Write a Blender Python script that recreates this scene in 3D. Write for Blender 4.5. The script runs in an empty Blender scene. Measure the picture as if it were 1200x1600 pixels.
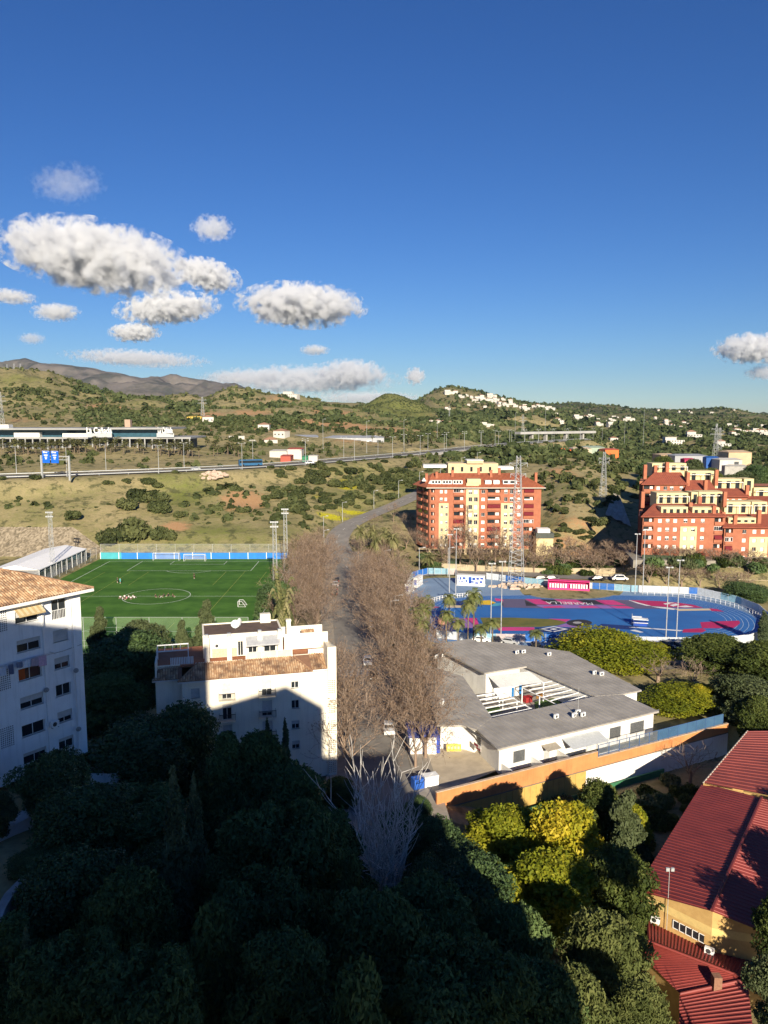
import bpy, bmesh, math, random
import numpy as np
from mathutils import Vector, Matrix
R = math.radians
rng = np.random.default_rng(7)
random.seed(7)
SC = bpy.context.scene
COL = SC.collection
# camera, sky, sun, exposure
PITCH = math.atan(0.125)
CAMZ = 50.0
cam_d = bpy.data.cameras.new('camera')
cam = bpy.data.objects.new('camera', cam_d)
COL.objects.link(cam)
cam.location = (0, 0, CAMZ)
cam.rotation_euler = (R(90) - PITCH, 0, 0)
cam_d.sensor_fit = 'VERTICAL'
cam_d.sensor_height = 24.0
cam_d.sensor_width = 18.0
cam_d.lens = 24.0 * 1200 / 1600
cam_d.clip_start = 0.3
cam_d.clip_end = 60000
SC.camera = cam
SC.render.resolution_x, SC.render.resolution_y = 768, 1024
SUN_AZ, SUN_EL = 10.0, 21.0          # the sun stands behind the viewpoint, a little to the right
world = bpy.data.worlds.new('World')
SC.world = world
world.use_nodes = True
wt = world.node_tree
bg = wt.nodes['Background']
sky = wt.nodes.new('ShaderNodeTexSky')
sky.sky_type = 'NISHITA'
sky.sun_disc = False
sky.sun_elevation = R(SUN_EL)
sky.sun_rotation = R(180 - SUN_AZ)
sky.altitude = 0
sky.air_density = 1.0
sky.dust_density = 0.0
sky.ozone_density = 7.0
hs = wt.nodes.new('ShaderNodeHueSaturation'); hs.inputs['Hue'].default_value = 0.512; hs.inputs['Saturation'].default_value = 1.11
wt.links.new(sky.outputs[0], hs.inputs['Color']); wt.links.new(hs.outputs[0], bg.inputs[0])
bg.inputs[1].default_value = 0.055
sun_d = bpy.data.lights.new('sun', 'SUN')
sun_d.energy = 5.0
sun_d.angle = R(0.5)
sun_d.color = (1.0, 0.89, 0.70)
sun = bpy.data.objects.new('sun', sun_d)
COL.objects.link(sun)
sun.rotation_euler = (R(90 - SUN_EL), 0, R(SUN_AZ))
SC.view_settings.view_transform = 'Standard'
SC.view_settings.look = 'None'
SC.view_settings.exposure = 0.8
SC.view_settings.gamma = 1.0
try:
 SC.cycles.max_bounces = 8
 SC.cycles.diffuse_bounces = 3
 SC.cycles.glossy_bounces = 3
 SC.cycles.transmission_bounces = 4
 SC.cycles.transparent_max_bounces = 8
 SC.cycles.volume_bounces = 4
 SC.cycles.use_adaptive_sampling = True
 SC.cycles.adaptive_threshold = 0.02
 SC.cycles.use_denoising = True
 SC.cycles.denoiser = 'OPENIMAGEDENOISE'
 SC.cycles.denoising_input_passes = 'RGB_ALBEDO_NORMAL'
except Exception:
 pass
# pixel <-> place (photograph pixels, 1200 x 1600)
SP, CP = math.sin(PITCH), math.cos(PITCH)
def ray(px, py):
 a, b = (px - 600) / 1200.0, (800 - py) / 1200.0
 return Vector((a, CP + b * SP, -SP + b * CP))
def P(px, py, z=0.0):                 # where the pixel's ray meets height z
 d = ray(px, py); t = (z - CAMZ) / d.z
 return Vector((d.x * t, d.y * t, z))
def PD(px, py, Y):                    # the point of the ray at depth Y
 d = ray(px, py); t = Y / d.y
 return Vector((d.x * t, Y, CAMZ + d.z * t))
def ZD(py, Y, px=600): return PD(px, py, Y).z
# helpers
def tag(o, label=None, cat=None, group=None, kind=None):
 if label: o['label'] = label
 if cat: o['category'] = cat
 if group: o['group'] = group
 if kind: o['kind'] = kind
 return o
def thing(name, label, cat, loc=(0, 0, 0), rotz=0.0, group=None):
 o = bpy.data.objects.new(name, None); COL.objects.link(o)
 o.empty_display_size = 0.5
 o.location = loc; o.rotation_euler = (0, 0, rotz)
 return tag(o, label, cat, group)
KIDS = {}
def kids(o):
 return KIDS.get(o.name, [])
def link(o, parent=None):
 COL.objects.link(o)
 if parent is not None:
  o.parent = parent
  KIDS.setdefault(parent.name, []).append(o)
 return o
def copy_tree(o, parent=None):
 c = o.copy(); link(c, parent)
 for ch in kids(o): copy_tree(ch, c)
 return c
class MB:
 """collects shapes; build() links them as ONE mesh object"""
 def __init__(s): s.v = []; s.f = []; s.m = []; s.n = 0
 def add(s, vs, fs, m=0):
  b = s.n
  s.v.extend([tuple(p) for p in vs]); s.n += len(vs)
  for f in fs: s.f.append(tuple(i + b for i in f)); s.m.append(m)
  return s
 def quad(s, a, b, c, d, m=0): return s.add([a, b, c, d], [(0, 1, 2, 3)], m)
 def poly(s, pts, m=0): return s.add(pts, [tuple(range(len(pts)))], m)
 def box(s, c, d, rz=0.0, m=0):
  x, y, z = d[0] / 2, d[1] / 2, d[2] / 2
  cs, sn = math.cos(rz), math.sin(rz)
  vs = []
  for sz in (-z, z):
   for sx, sy in ((-x, -y), (x, -y), (x, y), (-x, y)):
    vs.append((c[0] + sx * cs - sy * sn, c[1] + sx * sn + sy * cs, c[2] + sz))
  return s.add(vs, [(3, 2, 1, 0), (4, 5, 6, 7), (0, 1, 5, 4), (1, 2, 6, 5), (2, 3, 7, 6), (3, 0, 4, 7)], m)
 def bx(s, x0, x1, y0, y1, z0, z1, m=0):
  return s.box(((x0 + x1) / 2, (y0 + y1) / 2, (z0 + z1) / 2), (x1 - x0, y1 - y0, z1 - z0), 0, m)
 def prism(s, pts, z0, z1, m=0, mtop=None):
  """pts: ccw plan polygon"""
  n = len(pts)
  vs = [(p[0], p[1], z0) for p in pts] + [(p[0], p[1], z1) for p in pts]
  s.add(vs, [tuple(range(n - 1, -1, -1))] + [(i, (i + 1) % n, n + (i + 1) % n, n + i) for i in range(n)], m)
  return s.add([(p[0], p[1], z1) for p in pts], [tuple(range(n))], m if mtop is None else mtop)
 def tube(s, a, b, r0, r1=None, n=6, m=0, caps=True):
  a, b = Vector(a), Vector(b); r1 = r0 if r1 is None else r1
  d = (b - a)
  if d.length < 1e-6: return s
  d.normalize()
  u = d.cross(Vector((0, 0, 1))) if abs(d.z) < 0.95 else d.cross(Vector((1, 0, 0)))
  u.normalize(); w = d.cross(u)
  vs = []
  for p, r in ((a, r0), (b, r1)):
   for i in range(n):
    t = 2 * math.pi * i / n
    vs.append(p + u * (r * math.cos(t)) + w * (r * math.sin(t)))
  fs = [(i, (i + 1) % n, n + (i + 1) % n, n + i) for i in range(n)]
  if caps: fs += [tuple(range(n - 1, -1, -1)), tuple(range(n, 2 * n))]
  return s.add(vs, fs, m)
 def path(s, pts, r, n=5, m=0, r1=None):
  k = len(pts) - 1
  for i in range(k):
   ra = r if r1 is None else r + (r1 - r) * i / k
   rb = r if r1 is None else r + (r1 - r) * (i + 1) / k
   s.tube(pts[i], pts[i + 1], ra, rb, n, m)
  return s
 def ball(s, c, r, m=0, nu=8, nv=5, sc=(1, 1, 1)):
  vs = [(c[0], c[1], c[2] - r * sc[2])]
  for j in range(1, nv):
   t = math.pi * j / nv - math.pi / 2
   for i in range(nu):
    a = 2 * math.pi * i / nu
    vs.append((c[0] + r * sc[0] * math.cos(t) * math.cos(a), c[1] + r * sc[1] * math.cos(t) * math.sin(a), c[2] + r * sc[2] * math.sin(t)))
  vs.append((c[0], c[1], c[2] + r * sc[2]))
  fs = [(0, 1 + (i + 1) % nu, 1 + i) for i in range(nu)]
  for j in range(nv - 2):
   for i in range(nu):
    a = 1 + j * nu + i; b = 1 + j * nu + (i + 1) % nu
    fs.append((a, b, b + nu, a + nu))
  l = 1 + (nv - 2) * nu; t = len(vs) - 1
  fs += [(l + i, l + (i + 1) % nu, t) for i in range(nu)]
  return s.add(vs, fs, m)
 def mesh(s, name, mats):
  me = bpy.data.meshes.new(name)
  me.from_pydata(s.v, [], s.f)
  for m in (mats if isinstance(mats, (list, tuple)) else [mats]): me.materials.append(m)
  if len(me.materials) > 1: me.polygons.foreach_set('material_index', s.m)
  me.update()
  return me
 def build(s, name, mats, parent=None, smooth=False, label=None):
  me = s.mesh(name, mats)
  if smooth: me.polygons.foreach_set('use_smooth', [True] * len(me.polygons))
  o = bpy.data.objects.new(name, me); link(o, parent)
  if label: o['label'] = label
  return o
def np_mesh(name, V, F, mats, midx=None, smooth=False, col=None):
 """V (n,3), F (m,k) arrays -> mesh"""
 me = bpy.data.meshes.new(name)
 V = np.asarray(V, dtype=np.float32); F = np.asarray(F, dtype=np.int32)
 k = F.shape[1]
 me.vertices.add(len(V)); me.vertices.foreach_set('co', V.ravel())
 me.loops.add(F.size); me.loops.foreach_set('vertex_index', F.ravel())
 me.polygons.add(len(F))
 me.polygons.foreach_set('loop_start', np.arange(0, F.size, k, dtype=np.int32))
 me.polygons.foreach_set('loop_total', np.full(len(F), k, dtype=np.int32))
 for m in (mats if isinstance(mats, (list, tuple)) else [mats]): me.materials.append(m)
 if midx is not None: me.polygons.foreach_set('material_index', np.asarray(midx, dtype=np.int32))
 if smooth: me.polygons.foreach_set('use_smooth', np.ones(len(F), dtype=bool))
 if col is not None:                       # one float per vertex
  at = me.attributes.new('tone', 'FLOAT', 'POINT'); at.data.foreach_set('value', np.asarray(col, dtype=np.float32))
 me.update(); me.validate()
 return me
def obj(name, me, parent=None, loc=None):
 o = bpy.data.objects.new(name, me); link(o, parent)
 if loc is not None: o.location = loc
 return o
# materials (all procedural)
def srgb(r, g, b):
 f = lambda c: c / 12.92 if c <= 0.04045 else ((c + 0.055) / 1.055) ** 2.4
 return (f(r / 255), f(g / 255), f(b / 255))
def nmat(name):
 m = bpy.data.materials.new(name); m.use_nodes = True
 nt = m.node_tree
 return m, nt, nt.nodes['Principled BSDF']
MATS = {}
def mat(name, col, col2=None, scale=1.0, rough=0.8, bump=0.0, bscale=None, metal=0.0, spec=0.3, detail=6, emit=None, contrast=(0.35, 0.65), coord='Object', streak=0.0):
 """base colour drifting between col and col2 with noise, and a bump"""
 if name in MATS: return MATS[name]
 m, nt, b = nmat(name)
 N, L = nt.nodes, nt.links
 b.inputs['Roughness'].default_value = rough
 b.inputs['Metallic'].default_value = metal
 b.inputs['Specular IOR Level'].default_value = spec
 if col2 is None: col2 = tuple(c * 0.82 for c in col)
 tc = N.new('ShaderNodeTexCoord')
 nz = N.new('ShaderNodeTexNoise'); nz.inputs['Scale'].default_value = scale; nz.inputs['Detail'].default_value = detail
 nz.inputs['Roughness'].default_value = 0.62
 L.new(tc.outputs[coord], nz.inputs['Vector'])
 rp = N.new('ShaderNodeValToRGB')
 rp.color_ramp.elements[0].position, rp.color_ramp.elements[1].position = contrast
 rp.color_ramp.elements[0].color = (*col2, 1); rp.color_ramp.elements[1].color = (*col, 1)
 L.new(nz.outputs['Fac'], rp.inputs[0]); out = rp.outputs[0]
 if streak:                                   # rain streaks and patched paint, running down the wall
  mp = N.new('ShaderNodeMapping'); mp.inputs['Scale'].default_value = (2.6, 2.6, .16); L.new(tc.outputs[coord], mp.inputs[0])
  ns = N.new('ShaderNodeTexNoise'); ns.inputs['Scale'].default_value = 1.0; ns.inputs['Detail'].default_value = 7; ns.inputs['Roughness'].default_value = .7; L.new(mp.outputs[0], ns.inputs['Vector'])
  mr = N.new('ShaderNodeMapRange'); mr.inputs[1].default_value = .5; mr.inputs[2].default_value = .78; mr.inputs[4].default_value = streak; L.new(ns.outputs['Fac'], mr.inputs[0])
  mx = N.new('ShaderNodeMix'); mx.data_type = 'RGBA'; L.new(mr.outputs[0], mx.inputs['Factor']); L.new(out, mx.inputs['A']); mx.inputs['B'].default_value = (*[c * .45 for c in col2], 1); out = mx.outputs['Result']
 L.new(out, b.inputs['Base Color'])
 if bump:
  nb = N.new('ShaderNodeTexNoise'); nb.inputs['Scale'].default_value = bscale or scale * 6; nb.inputs['Detail'].default_value = 4
  L.new(tc.outputs[coord], nb.inputs['Vector'])
  bp = N.new('ShaderNodeBump'); bp.inputs['Strength'].default_value = bump; bp.inputs['Distance'].default_value = 0.05
  L.new(nb.outputs['Fac'], bp.inputs['Height']); L.new(bp.outputs[0], b.inputs['Normal'])
 MATS[name] = m
 return m
def tone_mat(name, c0, c1, c2=None, rough=0.8, spec=0.2, transl=0.0, nscale=0.0, ncol=None, bump=0):
 """colour driven by each piece's own 'tone' value (every leaf or tile has its own colour)"""
 if name in MATS: return MATS[name]
 m, nt, b = nmat(name)
 N, L = nt.nodes, nt.links
 at = N.new('ShaderNodeAttribute'); at.attribute_name = 'tone'
 rp = N.new('ShaderNodeValToRGB')
 e = rp.color_ramp.elements
 e[0].color = (*c0, 1); e[1].color = (*(c2 or c1), 1)
 if c2: k = e.new(0.5); k.color = (*c1, 1)
 L.new(at.outputs['Fac'], rp.inputs[0])
 out = rp.outputs[0]
 if nscale:
  tc = N.new('ShaderNodeTexCoord'); nz = N.new('ShaderNodeTexNoise'); nz.inputs['Scale'].default_value = nscale; nz.inputs['Detail'].default_value = 5
  L.new(tc.outputs['Object'], nz.inputs['Vector'])
  mr = N.new('ShaderNodeMapRange'); mr.inputs[1].default_value = 0.45; mr.inputs[2].default_value = 0.7
  L.new(nz.outputs['Fac'], mr.inputs[0])
  mx = N.new('ShaderNodeMix'); mx.data_type = 'RGBA'
  L.new(mr.outputs[0], mx.inputs['Factor']); L.new(out, mx.inputs['A']); mx.inputs['B'].default_value = (*ncol, 1)
  out = mx.outputs['Result']
 L.new(out, b.inputs['Base Color'])
 b.inputs['Roughness'].default_value = rough
 b.inputs['Specular IOR Level'].default_value = spec
 if transl:
  tr = N.new('ShaderNodeBsdfTranslucent'); L.new(out, tr.inputs['Color'])
  ms = N.new('ShaderNodeMixShader'); ms.inputs[0].default_value = transl
  L.new(b.outputs[0], ms.inputs[1]); L.new(tr.outputs[0], ms.inputs[2])
  L.new(ms.outputs[0], N['Material Output'].inputs['Surface'])
 MATS[name] = m
 return m
def glass_mat(name='window_glass', col=(0.012, 0.015, 0.018), rough=0.08):
 if name in MATS: return MATS[name]
 m, nt, b = nmat(name)
 tc = nt.nodes.new('ShaderNodeTexCoord'); nz = nt.nodes.new('ShaderNodeTexNoise'); nz.inputs['Scale'].default_value = 0.7
 nt.links.new(tc.outputs['Object'], nz.inputs['Vector'])
 rp = nt.nodes.new('ShaderNodeValToRGB'); rp.color_ramp.elements[0].color = (*col, 1); rp.color_ramp.elements[1].color = (*[c * 2.6 for c in col], 1)
 nt.links.new(nz.outputs['Fac'], rp.inputs[0]); nt.links.new(rp.outputs[0], b.inputs['Base Color'])
 b.inputs['Roughness'].default_value = rough
 b.inputs['Specular IOR Level'].default_value = 0.5
 MATS[name] = m
 return m
WHITE = mat('white_render', (0.80, 0.79, 0.76), (0.70, 0.68, 0.64), 0.5, 0.85, 0.15, 14, streak=.4)
CREAMW = mat('cream_render', (0.86, 0.80, 0.67), (0.79, 0.73, 0.60), 0.35, 0.85, 0.15, 12, streak=.38)
WPAINT = mat('white_paint', (0.80, 0.80, 0.79), (0.72, 0.72, 0.71), 2.0, 0.5)
SHUT = mat('roller_shutter', (0.58, 0.57, 0.55), (0.48, 0.47, 0.45), 3, 0.6)
GLASS = glass_mat()
METAL = mat('galvanised_metal', (0.52, 0.53, 0.53), (0.40, 0.41, 0.42), 3, 0.45, metal=0.3)
DMETAL = mat('dark_metal', (0.06, 0.06, 0.065), (0.04, 0.04, 0.045), 4, 0.5)
CONC = mat('concrete', (0.42, 0.40, 0.37), (0.30, 0.29, 0.27), 0.6, 0.9, 0.25, 8)
TRUNK = mat('tree_bark', (0.16, 0.12, 0.09), (0.08, 0.06, 0.045), 5, 0.95, 0.6, 20)
_PERM = rng.random((256, 256)).astype(np.float32)
def vnoise(x, y):
 xi, yi = np.floor(x).astype(int), np.floor(y).astype(int)
 fx, fy = x - xi, y - yi
 fx, fy = fx * fx * (3 - 2 * fx), fy * fy * (3 - 2 * fy)
 g = lambda a, b: _PERM[a & 255, b & 255]
 return (g(xi, yi) * (1 - fx) + g(xi + 1, yi) * fx) * (1 - fy) + (g(xi, yi + 1) * (1 - fx) + g(xi + 1, yi + 1) * fx) * fy
def fbm(x, y, o=5, ridged=False):
 s, a, t = 0.0, 0.5, 0.0
 for i in range(o):
  n = vnoise(x * 2 ** i + 17.3 * i, y * 2 ** i + 5.1 * i)
  if ridged: n = 1 - np.abs(2 * n - 1)
  s = s + a * n; t += a; a *= 0.5
 return s / t
# THE LAND
def road_pts(lst):
 return [PD(a, b, Y) if Y else P(a, b, 0) for a, b, Y in lst]
STREET = road_pts([(640, 1500, 0), (604, 1260, 0), (590, 1190, 0), (577, 1120, 0), (564, 1050, 0), (552, 985, 0), (544, 930, 0), (545, 895, 0),
                   (531, 862, 275), (527, 842, 293), (543, 822, 312), (580, 804, 330), (620, 788, 346), (655, 771, 364), (700, 752, 390), (760, 730, 430)])
MOTOR = road_pts([(-420, 757, 290), (-200, 751, 308), (0, 745, 330), (150, 740, 348), (300, 734, 370), (400, 729, 392), (500, 722, 425), (600, 713.5, 480), (690, 705, 556), (760, 697.5, 640), (840, 691, 760), (930, 686, 900)])
SIDE = road_pts([(545, 893, 0), (590, 893, 0), (640, 897, 0), (720, 893, 0), (800, 896, 0), (900, 901, 0), (1000, 902, 0), (1100, 905, 0), (1230, 914, 0)])
def resample(pts, step):
 out = []
 n = len(pts)
 for i in range(n - 1):
  p0, p1, p2, p3 = pts[max(i - 1, 0)], pts[i], pts[i + 1], pts[min(i + 2, n - 1)]
  k = max(2, int((p2 - p1).length / step))
  for j in range(k):
   t = j / k
   out.append(0.5 * ((2 * p1) + (p2 - p0) * t + (2 * p0 - 5 * p1 + 4 * p2 - p3) * t * t + (3 * p1 - p0 - 3 * p2 + p3) * t ** 3))
 out.append(pts[-1])
 return out
STREET_R, MOTOR_R, SIDE_R = resample(STREET, 3.0), resample(MOTOR, 6.0), resample(SIDE, 4.0)
TY = np.array([0, 60, 120, 148, 157, 205, 256, 269, 285, 330, 375, 430, 500, 600, 800, 1100, 1400, 1800, 2200, 2800, 3500, 4500, 6000, 8000, 12000], float)
TX = np.array([-400, 0, 75, 150, 300, 450, 520, 600, 700, 800, 900, 1000, 1100, 1200, 1600], float)
TZ = np.array([
 [ 12, 12, 11,  9,  3,  0,  0, -1, -3, -5, -5, -5, -5, -5, -5],   # 0
 [ 14, 14, 13.5,  11,  4,  0,  0, -1, -3, -5, -5, -5, -5, -5, -5],   # 60
 [ 10, 10,  8,  5,  2,  0,  0,  0,  0,  0,  0,  0,  0,  0,  0],   # 120
 [  2,  1,  0,  0,  0,  0,  0,  0,  0,  0,  0,  0,  0,  0,  0],   # 148
 [  0,  0,  0,  0,  0,  0,  0,  0,  0,  0,  0,  0,  0,  0,  0],   # 158
 [  0,  0,  0,  0,  0,  0,  0,  0,  0,  0,  0,  0,  0,  0,  0],   # 205
 [  0,  0,  0,  0,  0,  0,  0,  0,  0,  0,  1,  0,  0,  0,  0],   # 256
 [  1,  0,  0,  0,  0,  0,  0,  0,  0,  0,  2,  1,  0,  0,  0],   # 269
 [ 10,  9,  9,6.5,  6,  6,  4,  3,  0,  1, 11,  9,  1,  0,  0],   # 285
 [ 23, 22, 21, 20, 14, 11,  9,  9,  8, 12, 20, 17,  6,  4,  4],   # 330
 [ 26, 25, 25, 25, 25, 18, 16, 14, 17, 22, 26, 21, 10,  8,  8],   # 375
 [ 28, 27, 27, 27, 26, 25, 22, 20, 23, 28, 28, 21, 13, 11, 11],   # 430
 [ 32, 31, 31, 31, 28, 26, 25, 25, 26, 28, 24, 19, 14, 12, 12],   # 500
 [ 38, 38, 38, 37, 35, 29, 27, 26, 25, 24, 18, 16, 13, 12, 12],   # 600
 [ 56, 55, 53, 50, 45, 44, 42, 37, 32, 16, 11, 13, 15, 14, 14],   # 800
 [112,110,110, 73, 62, 62, 56, 46, 42, 26, 16, 16, 20, 20, 22],   # 1100
 [112,108,105, 80, 84, 88, 80, 55, 50, 44, 30, 24, 24, 24, 30],   # 1400
 [105,100, 98, 80, 82, 82, 80, 62, 75, 62, 38, 30, 28, 28, 34],   # 1800
 [100, 95, 92, 80, 80, 78, 84, 80,128, 92, 52, 40, 36, 34, 40],   # 2200
 [120,110,105, 95, 90, 86, 86, 82,100, 90, 84, 56, 50, 44, 44],   # 2800
 [140,130,125,110,100, 95, 92, 88, 92, 98,104, 82, 80, 50, 46],   # 3500
 [240,220,215,200,160,110, 95, 85, 85, 85, 86, 72, 72, 50, 46],   # 4500
 [440,400,445,395,330,150,110, 90, 80, 80, 80, 70, 70, 50, 46],   # 6000
 [260,260,260,240,200,120, 90, 80, 70, 70, 70, 60, 60, 50, 46],   # 8000
 [ 40, 40, 40, 40, 40, 40, 40, 40, 40, 40, 40, 40, 40, 40, 40]], float)
RIDGES = [
 (6000, [(-300, 560), (0, 577), (25, 571), (50, 568), (85, 577), (100, 576), (120, 577), (155, 580), (200, 592), (225, 599), (250, 595), (275, 592), (300, 597), (340, 603), (370, 607), (420, 620), (500, 640), (560, 648)], 900),
 (1130, [(-300, 570), (0, 578), (25, 580), (60, 581), (85, 584), (110, 593), (130, 602), (160, 612), (200, 622), (250, 628), (300, 636)], 190),
 (1400, [(300, 632), (330, 624), (350, 613), (370, 608), (395, 611), (420, 616), (440, 617), (465, 619), (490, 625), (520, 631), (560, 636), (620, 655), (700, 668)], 240),
 (2900, [(400, 628), (440, 620), (468, 619), (490, 627), (520, 631), (560, 633), (610, 634), (660, 640), (700, 652)], 420),
 (1600, [(500, 668), (545, 648), (568, 637), (588, 624), (604, 616), (618, 613.5), (632, 616.5), (650, 626), (672, 640), (690, 647), (720, 655), (760, 668)], 170),
 (2200, [(600, 650), (640, 636), (655, 627), (672, 615), (690, 608), (697, 606.5), (712, 609), (740, 613), (765, 619), (790, 626), (820, 632), (850, 637), (880, 642), (930, 655)], 320),
 (3500, [(820, 640), (850, 634), (872, 632), (890, 630), (905, 630), (930, 634), (950, 634.5), (985, 640), (1010, 641), (1050, 641.5), (1090, 641), (1120, 639.5), (1140, 641), (1170, 647), (1200, 651), (1300, 655)], 500),
]
def px_of(x, y, z):
 d = y * CP - (z - CAMZ) * SP
 return 600 + 1200 * x / np.maximum(d, 1)
def road_arrays(pts): return np.array([(p.x, p.y, p.z) for p in pts])
_FLAT = [(road_arrays(STREET_R), 6.5, 14), (road_arrays(MOTOR_R), 13, 16), (road_arrays(SIDE_R), 5, 8)]
def land_z(x, y, noise=True, roads=True):
 x = np.asarray(x, float); y = np.asarray(y, float)
 yy = np.clip(y, 0, 12000)
 u = 600 + 1200 * x / np.maximum(y, 60) * 1.0
 ly = np.log(yy + 60)
 lT = np.log(TY + 60)
 j = np.clip(np.searchsorted(lT, ly) - 1, 0, len(TY) - 2)
 t = np.clip((ly - lT[j]) / (lT[j + 1] - lT[j]), 0, 1)
 i = np.clip(np.searchsorted(TX, u) - 1, 0, len(TX) - 2)
 s = np.clip((u - TX[i]) / (TX[i + 1] - TX[i]), 0, 1)
 s = s * s * (3 - 2 * s)
 z = (TZ[j, i] * (1 - s) + TZ[j, i + 1] * s) * (1 - t) + (TZ[j + 1, i] * (1 - s) + TZ[j + 1, i + 1] * s) * t
 if noise:
  k = np.clip((y - 270) / 100, 0, 1)
  z = z + k * (fbm(x / 45, y / 45, 4) - 0.5) * 5 * np.clip(1 - np.abs(x) * 0, 0, 1)
  k2 = np.clip((y - 520) / 400, 0, 1)
  z = z + k2 * (fbm(x / 260 + 3, y / 260 + 9, 5, True) - 0.62) * np.clip(y / 1400, 0.25, 2.6) * 34
  k3 = np.clip((y - 3300) / 1500, 0, 1) * np.clip((700 - u) / 300, 0, 1)
  z = z + k3 * (fbm(x / 900 + 1, y / 900 + 4, 6, True) - 0.6) * 260
 for Y, pts, th in RIDGES:
  pp = np.array(pts, float)
  zz = CAMZ + (650 - np.interp(u, pp[:, 0], pp[:, 1])) / 1200.0 * Y * 1.0155
  wig = (fbm(u / 40 + Y, np.full_like(u, Y * 0.01), 3) - 0.5) * th * 0.5
  f = np.exp(-((y - Y - wig) / th) ** 2) * np.clip((u - pp[0, 0]) / 60 + 0.0, 0, 1) * np.clip((pp[-1, 0] - u) / 60, 0, 1)
  tgt = zz + ((fbm(x / 30 + 7, y / 30, 3) - 0.5) * th * 0.02 if Y < 5000 else (fbm(x / 150 + 7, y / 400, 4, True) - 0.6) * 110) + (fbm(x / th * 2.2 + Y, y / th * 1.5, 6, True) - .66) * th * (1.3 if Y > 5000 else .22) * (1 - np.exp(-((y - Y - wig) / (th * .22)) ** 2))
  z = z * (1 - f) + tgt * f
  over = np.clip((z - (CAMZ + (zz - CAMZ) * y / Y) - 0), 0, None)
  near = np.exp(-((y - Y) / (th * 2.2)) ** 2) * np.clip((u - pp[0, 0]) / 60, 0, 1) * np.clip((pp[-1, 0] - u) / 60, 0, 1)
  z = z - over * near * 0.95
 g0, g1 = P(683, 1237, 1.9), P(1139, 1121, 1.9)
 gd = (g1 - g0).to_2d().normalized()
 side = (x - g0.x) * gd.y - (y - g0.y) * gd.x            # positive on the camera's side of the wall
 along = (x - g0.x) * gd.x + (y - g0.y) * gd.y
 f = np.clip((side + 1.6) / 1.1, 0, 1) * np.clip((along + 3) / 3, 0, 1) * np.clip((95 - along) / 15, 0, 1) * np.clip((130 - y) / 10, 0, 1)
 z = z * (1 - f) + (-4.4) * f
 if roads:
  for A, hw, fade in _FLAT:
   m = (y > A[:, 1].min() - 40) & (y < A[:, 1].max() + 40)
   if not m.any(): continue
   xs, ys = x[m], y[m]
   best = np.full(xs.shape, 1e9); bz = np.zeros(xs.shape)
   for q in range(0, len(A)):
    d2 = (xs - A[q, 0]) ** 2 + (ys - A[q, 1]) ** 2
    w = d2 < best
    best[w] = d2[w]; bz[w] = A[q, 2]
   f = np.clip((np.sqrt(best) - hw) / fade, 0, 1); f = f * f * (3 - 2 * f)
   z[m] = z[m] * f + (bz - 0.25) * (1 - f)
 f = np.clip((y - 219) / 9, 0, 1) * np.clip((x - 74) / 5, 0, 1) * np.clip((300 - y) / 20, 0, 1)
 z = np.maximum(z, 4.4 * f - 20 * (f <= 0))
 q = PD(676, 710, 542)
 u_, v_ = (x - q.x) * .72 + (y - q.y) * .69, -(x - q.x) * .69 + (y - q.y) * .72
 z = z - 9 * np.exp(-(u_ / 17) ** 4) * np.exp(-((v_ + 8) / 40) ** 4)
 return z
def ground(x, y):
 return float(land_z(np.array([x]), np.array([y]))[0])
def hit(px, py, y0=100.0, y1=7000.0):
 """where the pixel's ray meets the land"""
 d = ray(px, py)
 ys = np.geomspace(y0, y1, 700)
 t = ys / d.y
 zr = CAMZ + d.z * t
 zl = land_z(d.x * t, ys)
 k = np.nonzero(zl >= zr)[0]
 k = k[0] if len(k) else len(ys) - 1
 if k > 0:
  a0, a1 = zr[k - 1] - zl[k - 1], zr[k] - zl[k]
  f = a0 / (a0 - a1) if a0 != a1 else 0
  Y = ys[k - 1] + (ys[k] - ys[k - 1]) * f
 else: Y = ys[0]
 t = Y / d.y
 return Vector((d.x * t, Y, CAMZ + d.z * t))
# the ground sheet
rows = np.concatenate([np.linspace(-60, 70, 27), np.arange(71, 170, 1.0), np.arange(171, 520, 2.6), np.geomspace(523, 9500, 330)])
cols = np.concatenate([np.linspace(-2.2, -0.62, 26), np.linspace(-0.60, 0.62, 330), np.linspace(0.65, 2.2, 26)])
GY, GU = np.meshgrid(rows, cols, indexing='ij')
GX = GU * np.maximum(GY, 130.0)
GZ = land_z(GX.ravel(), GY.ravel()).reshape(GX.shape)
EARTH = [(378, 783, 9, 16, 1.2), (385, 775, 8, 10, .8), (275, 822, 7, 6, .9), (890, 810, 12, 30, .5), (870, 850, 8, 6, 1.0), (880, 740, 8, 20, .8), (950, 865, 12, 8, .6), (905, 865, 9, 6, .9), (1000, 850, 6, 6, .4),
         (420, 665, 30, 50, .8), (480, 660, 35, 40, 1.2), (545, 668, 30, 50, 1.3), (590, 672, 40, 50, .9), (640, 668, 40, 60, .7), (700, 675, 30, 50, .7), (155, 634, 12, 30, 1.2), (170, 637, 20, 25, 1.2), (185, 640, 15, 25, .9), (390, 646, 30, 40, .7),
         (520, 645, 35, 60, .8), (550, 650, 25, 40, .7), (40, 655, 20, 40, .5), (330, 648, 25, 40, .7), (300, 640, 30, 60, .5), (795, 680, 15, 25, 1.2), (330, 741, 9, 8, 0), (430, 620, 40, 60, .5), (560, 690, 30, 25, .5), (690, 650, 80, 100, .35), (740, 640, 80, 90, .35), (200, 735, 20, 10, .3), (860, 715, 8, 12, .7)]
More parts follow.
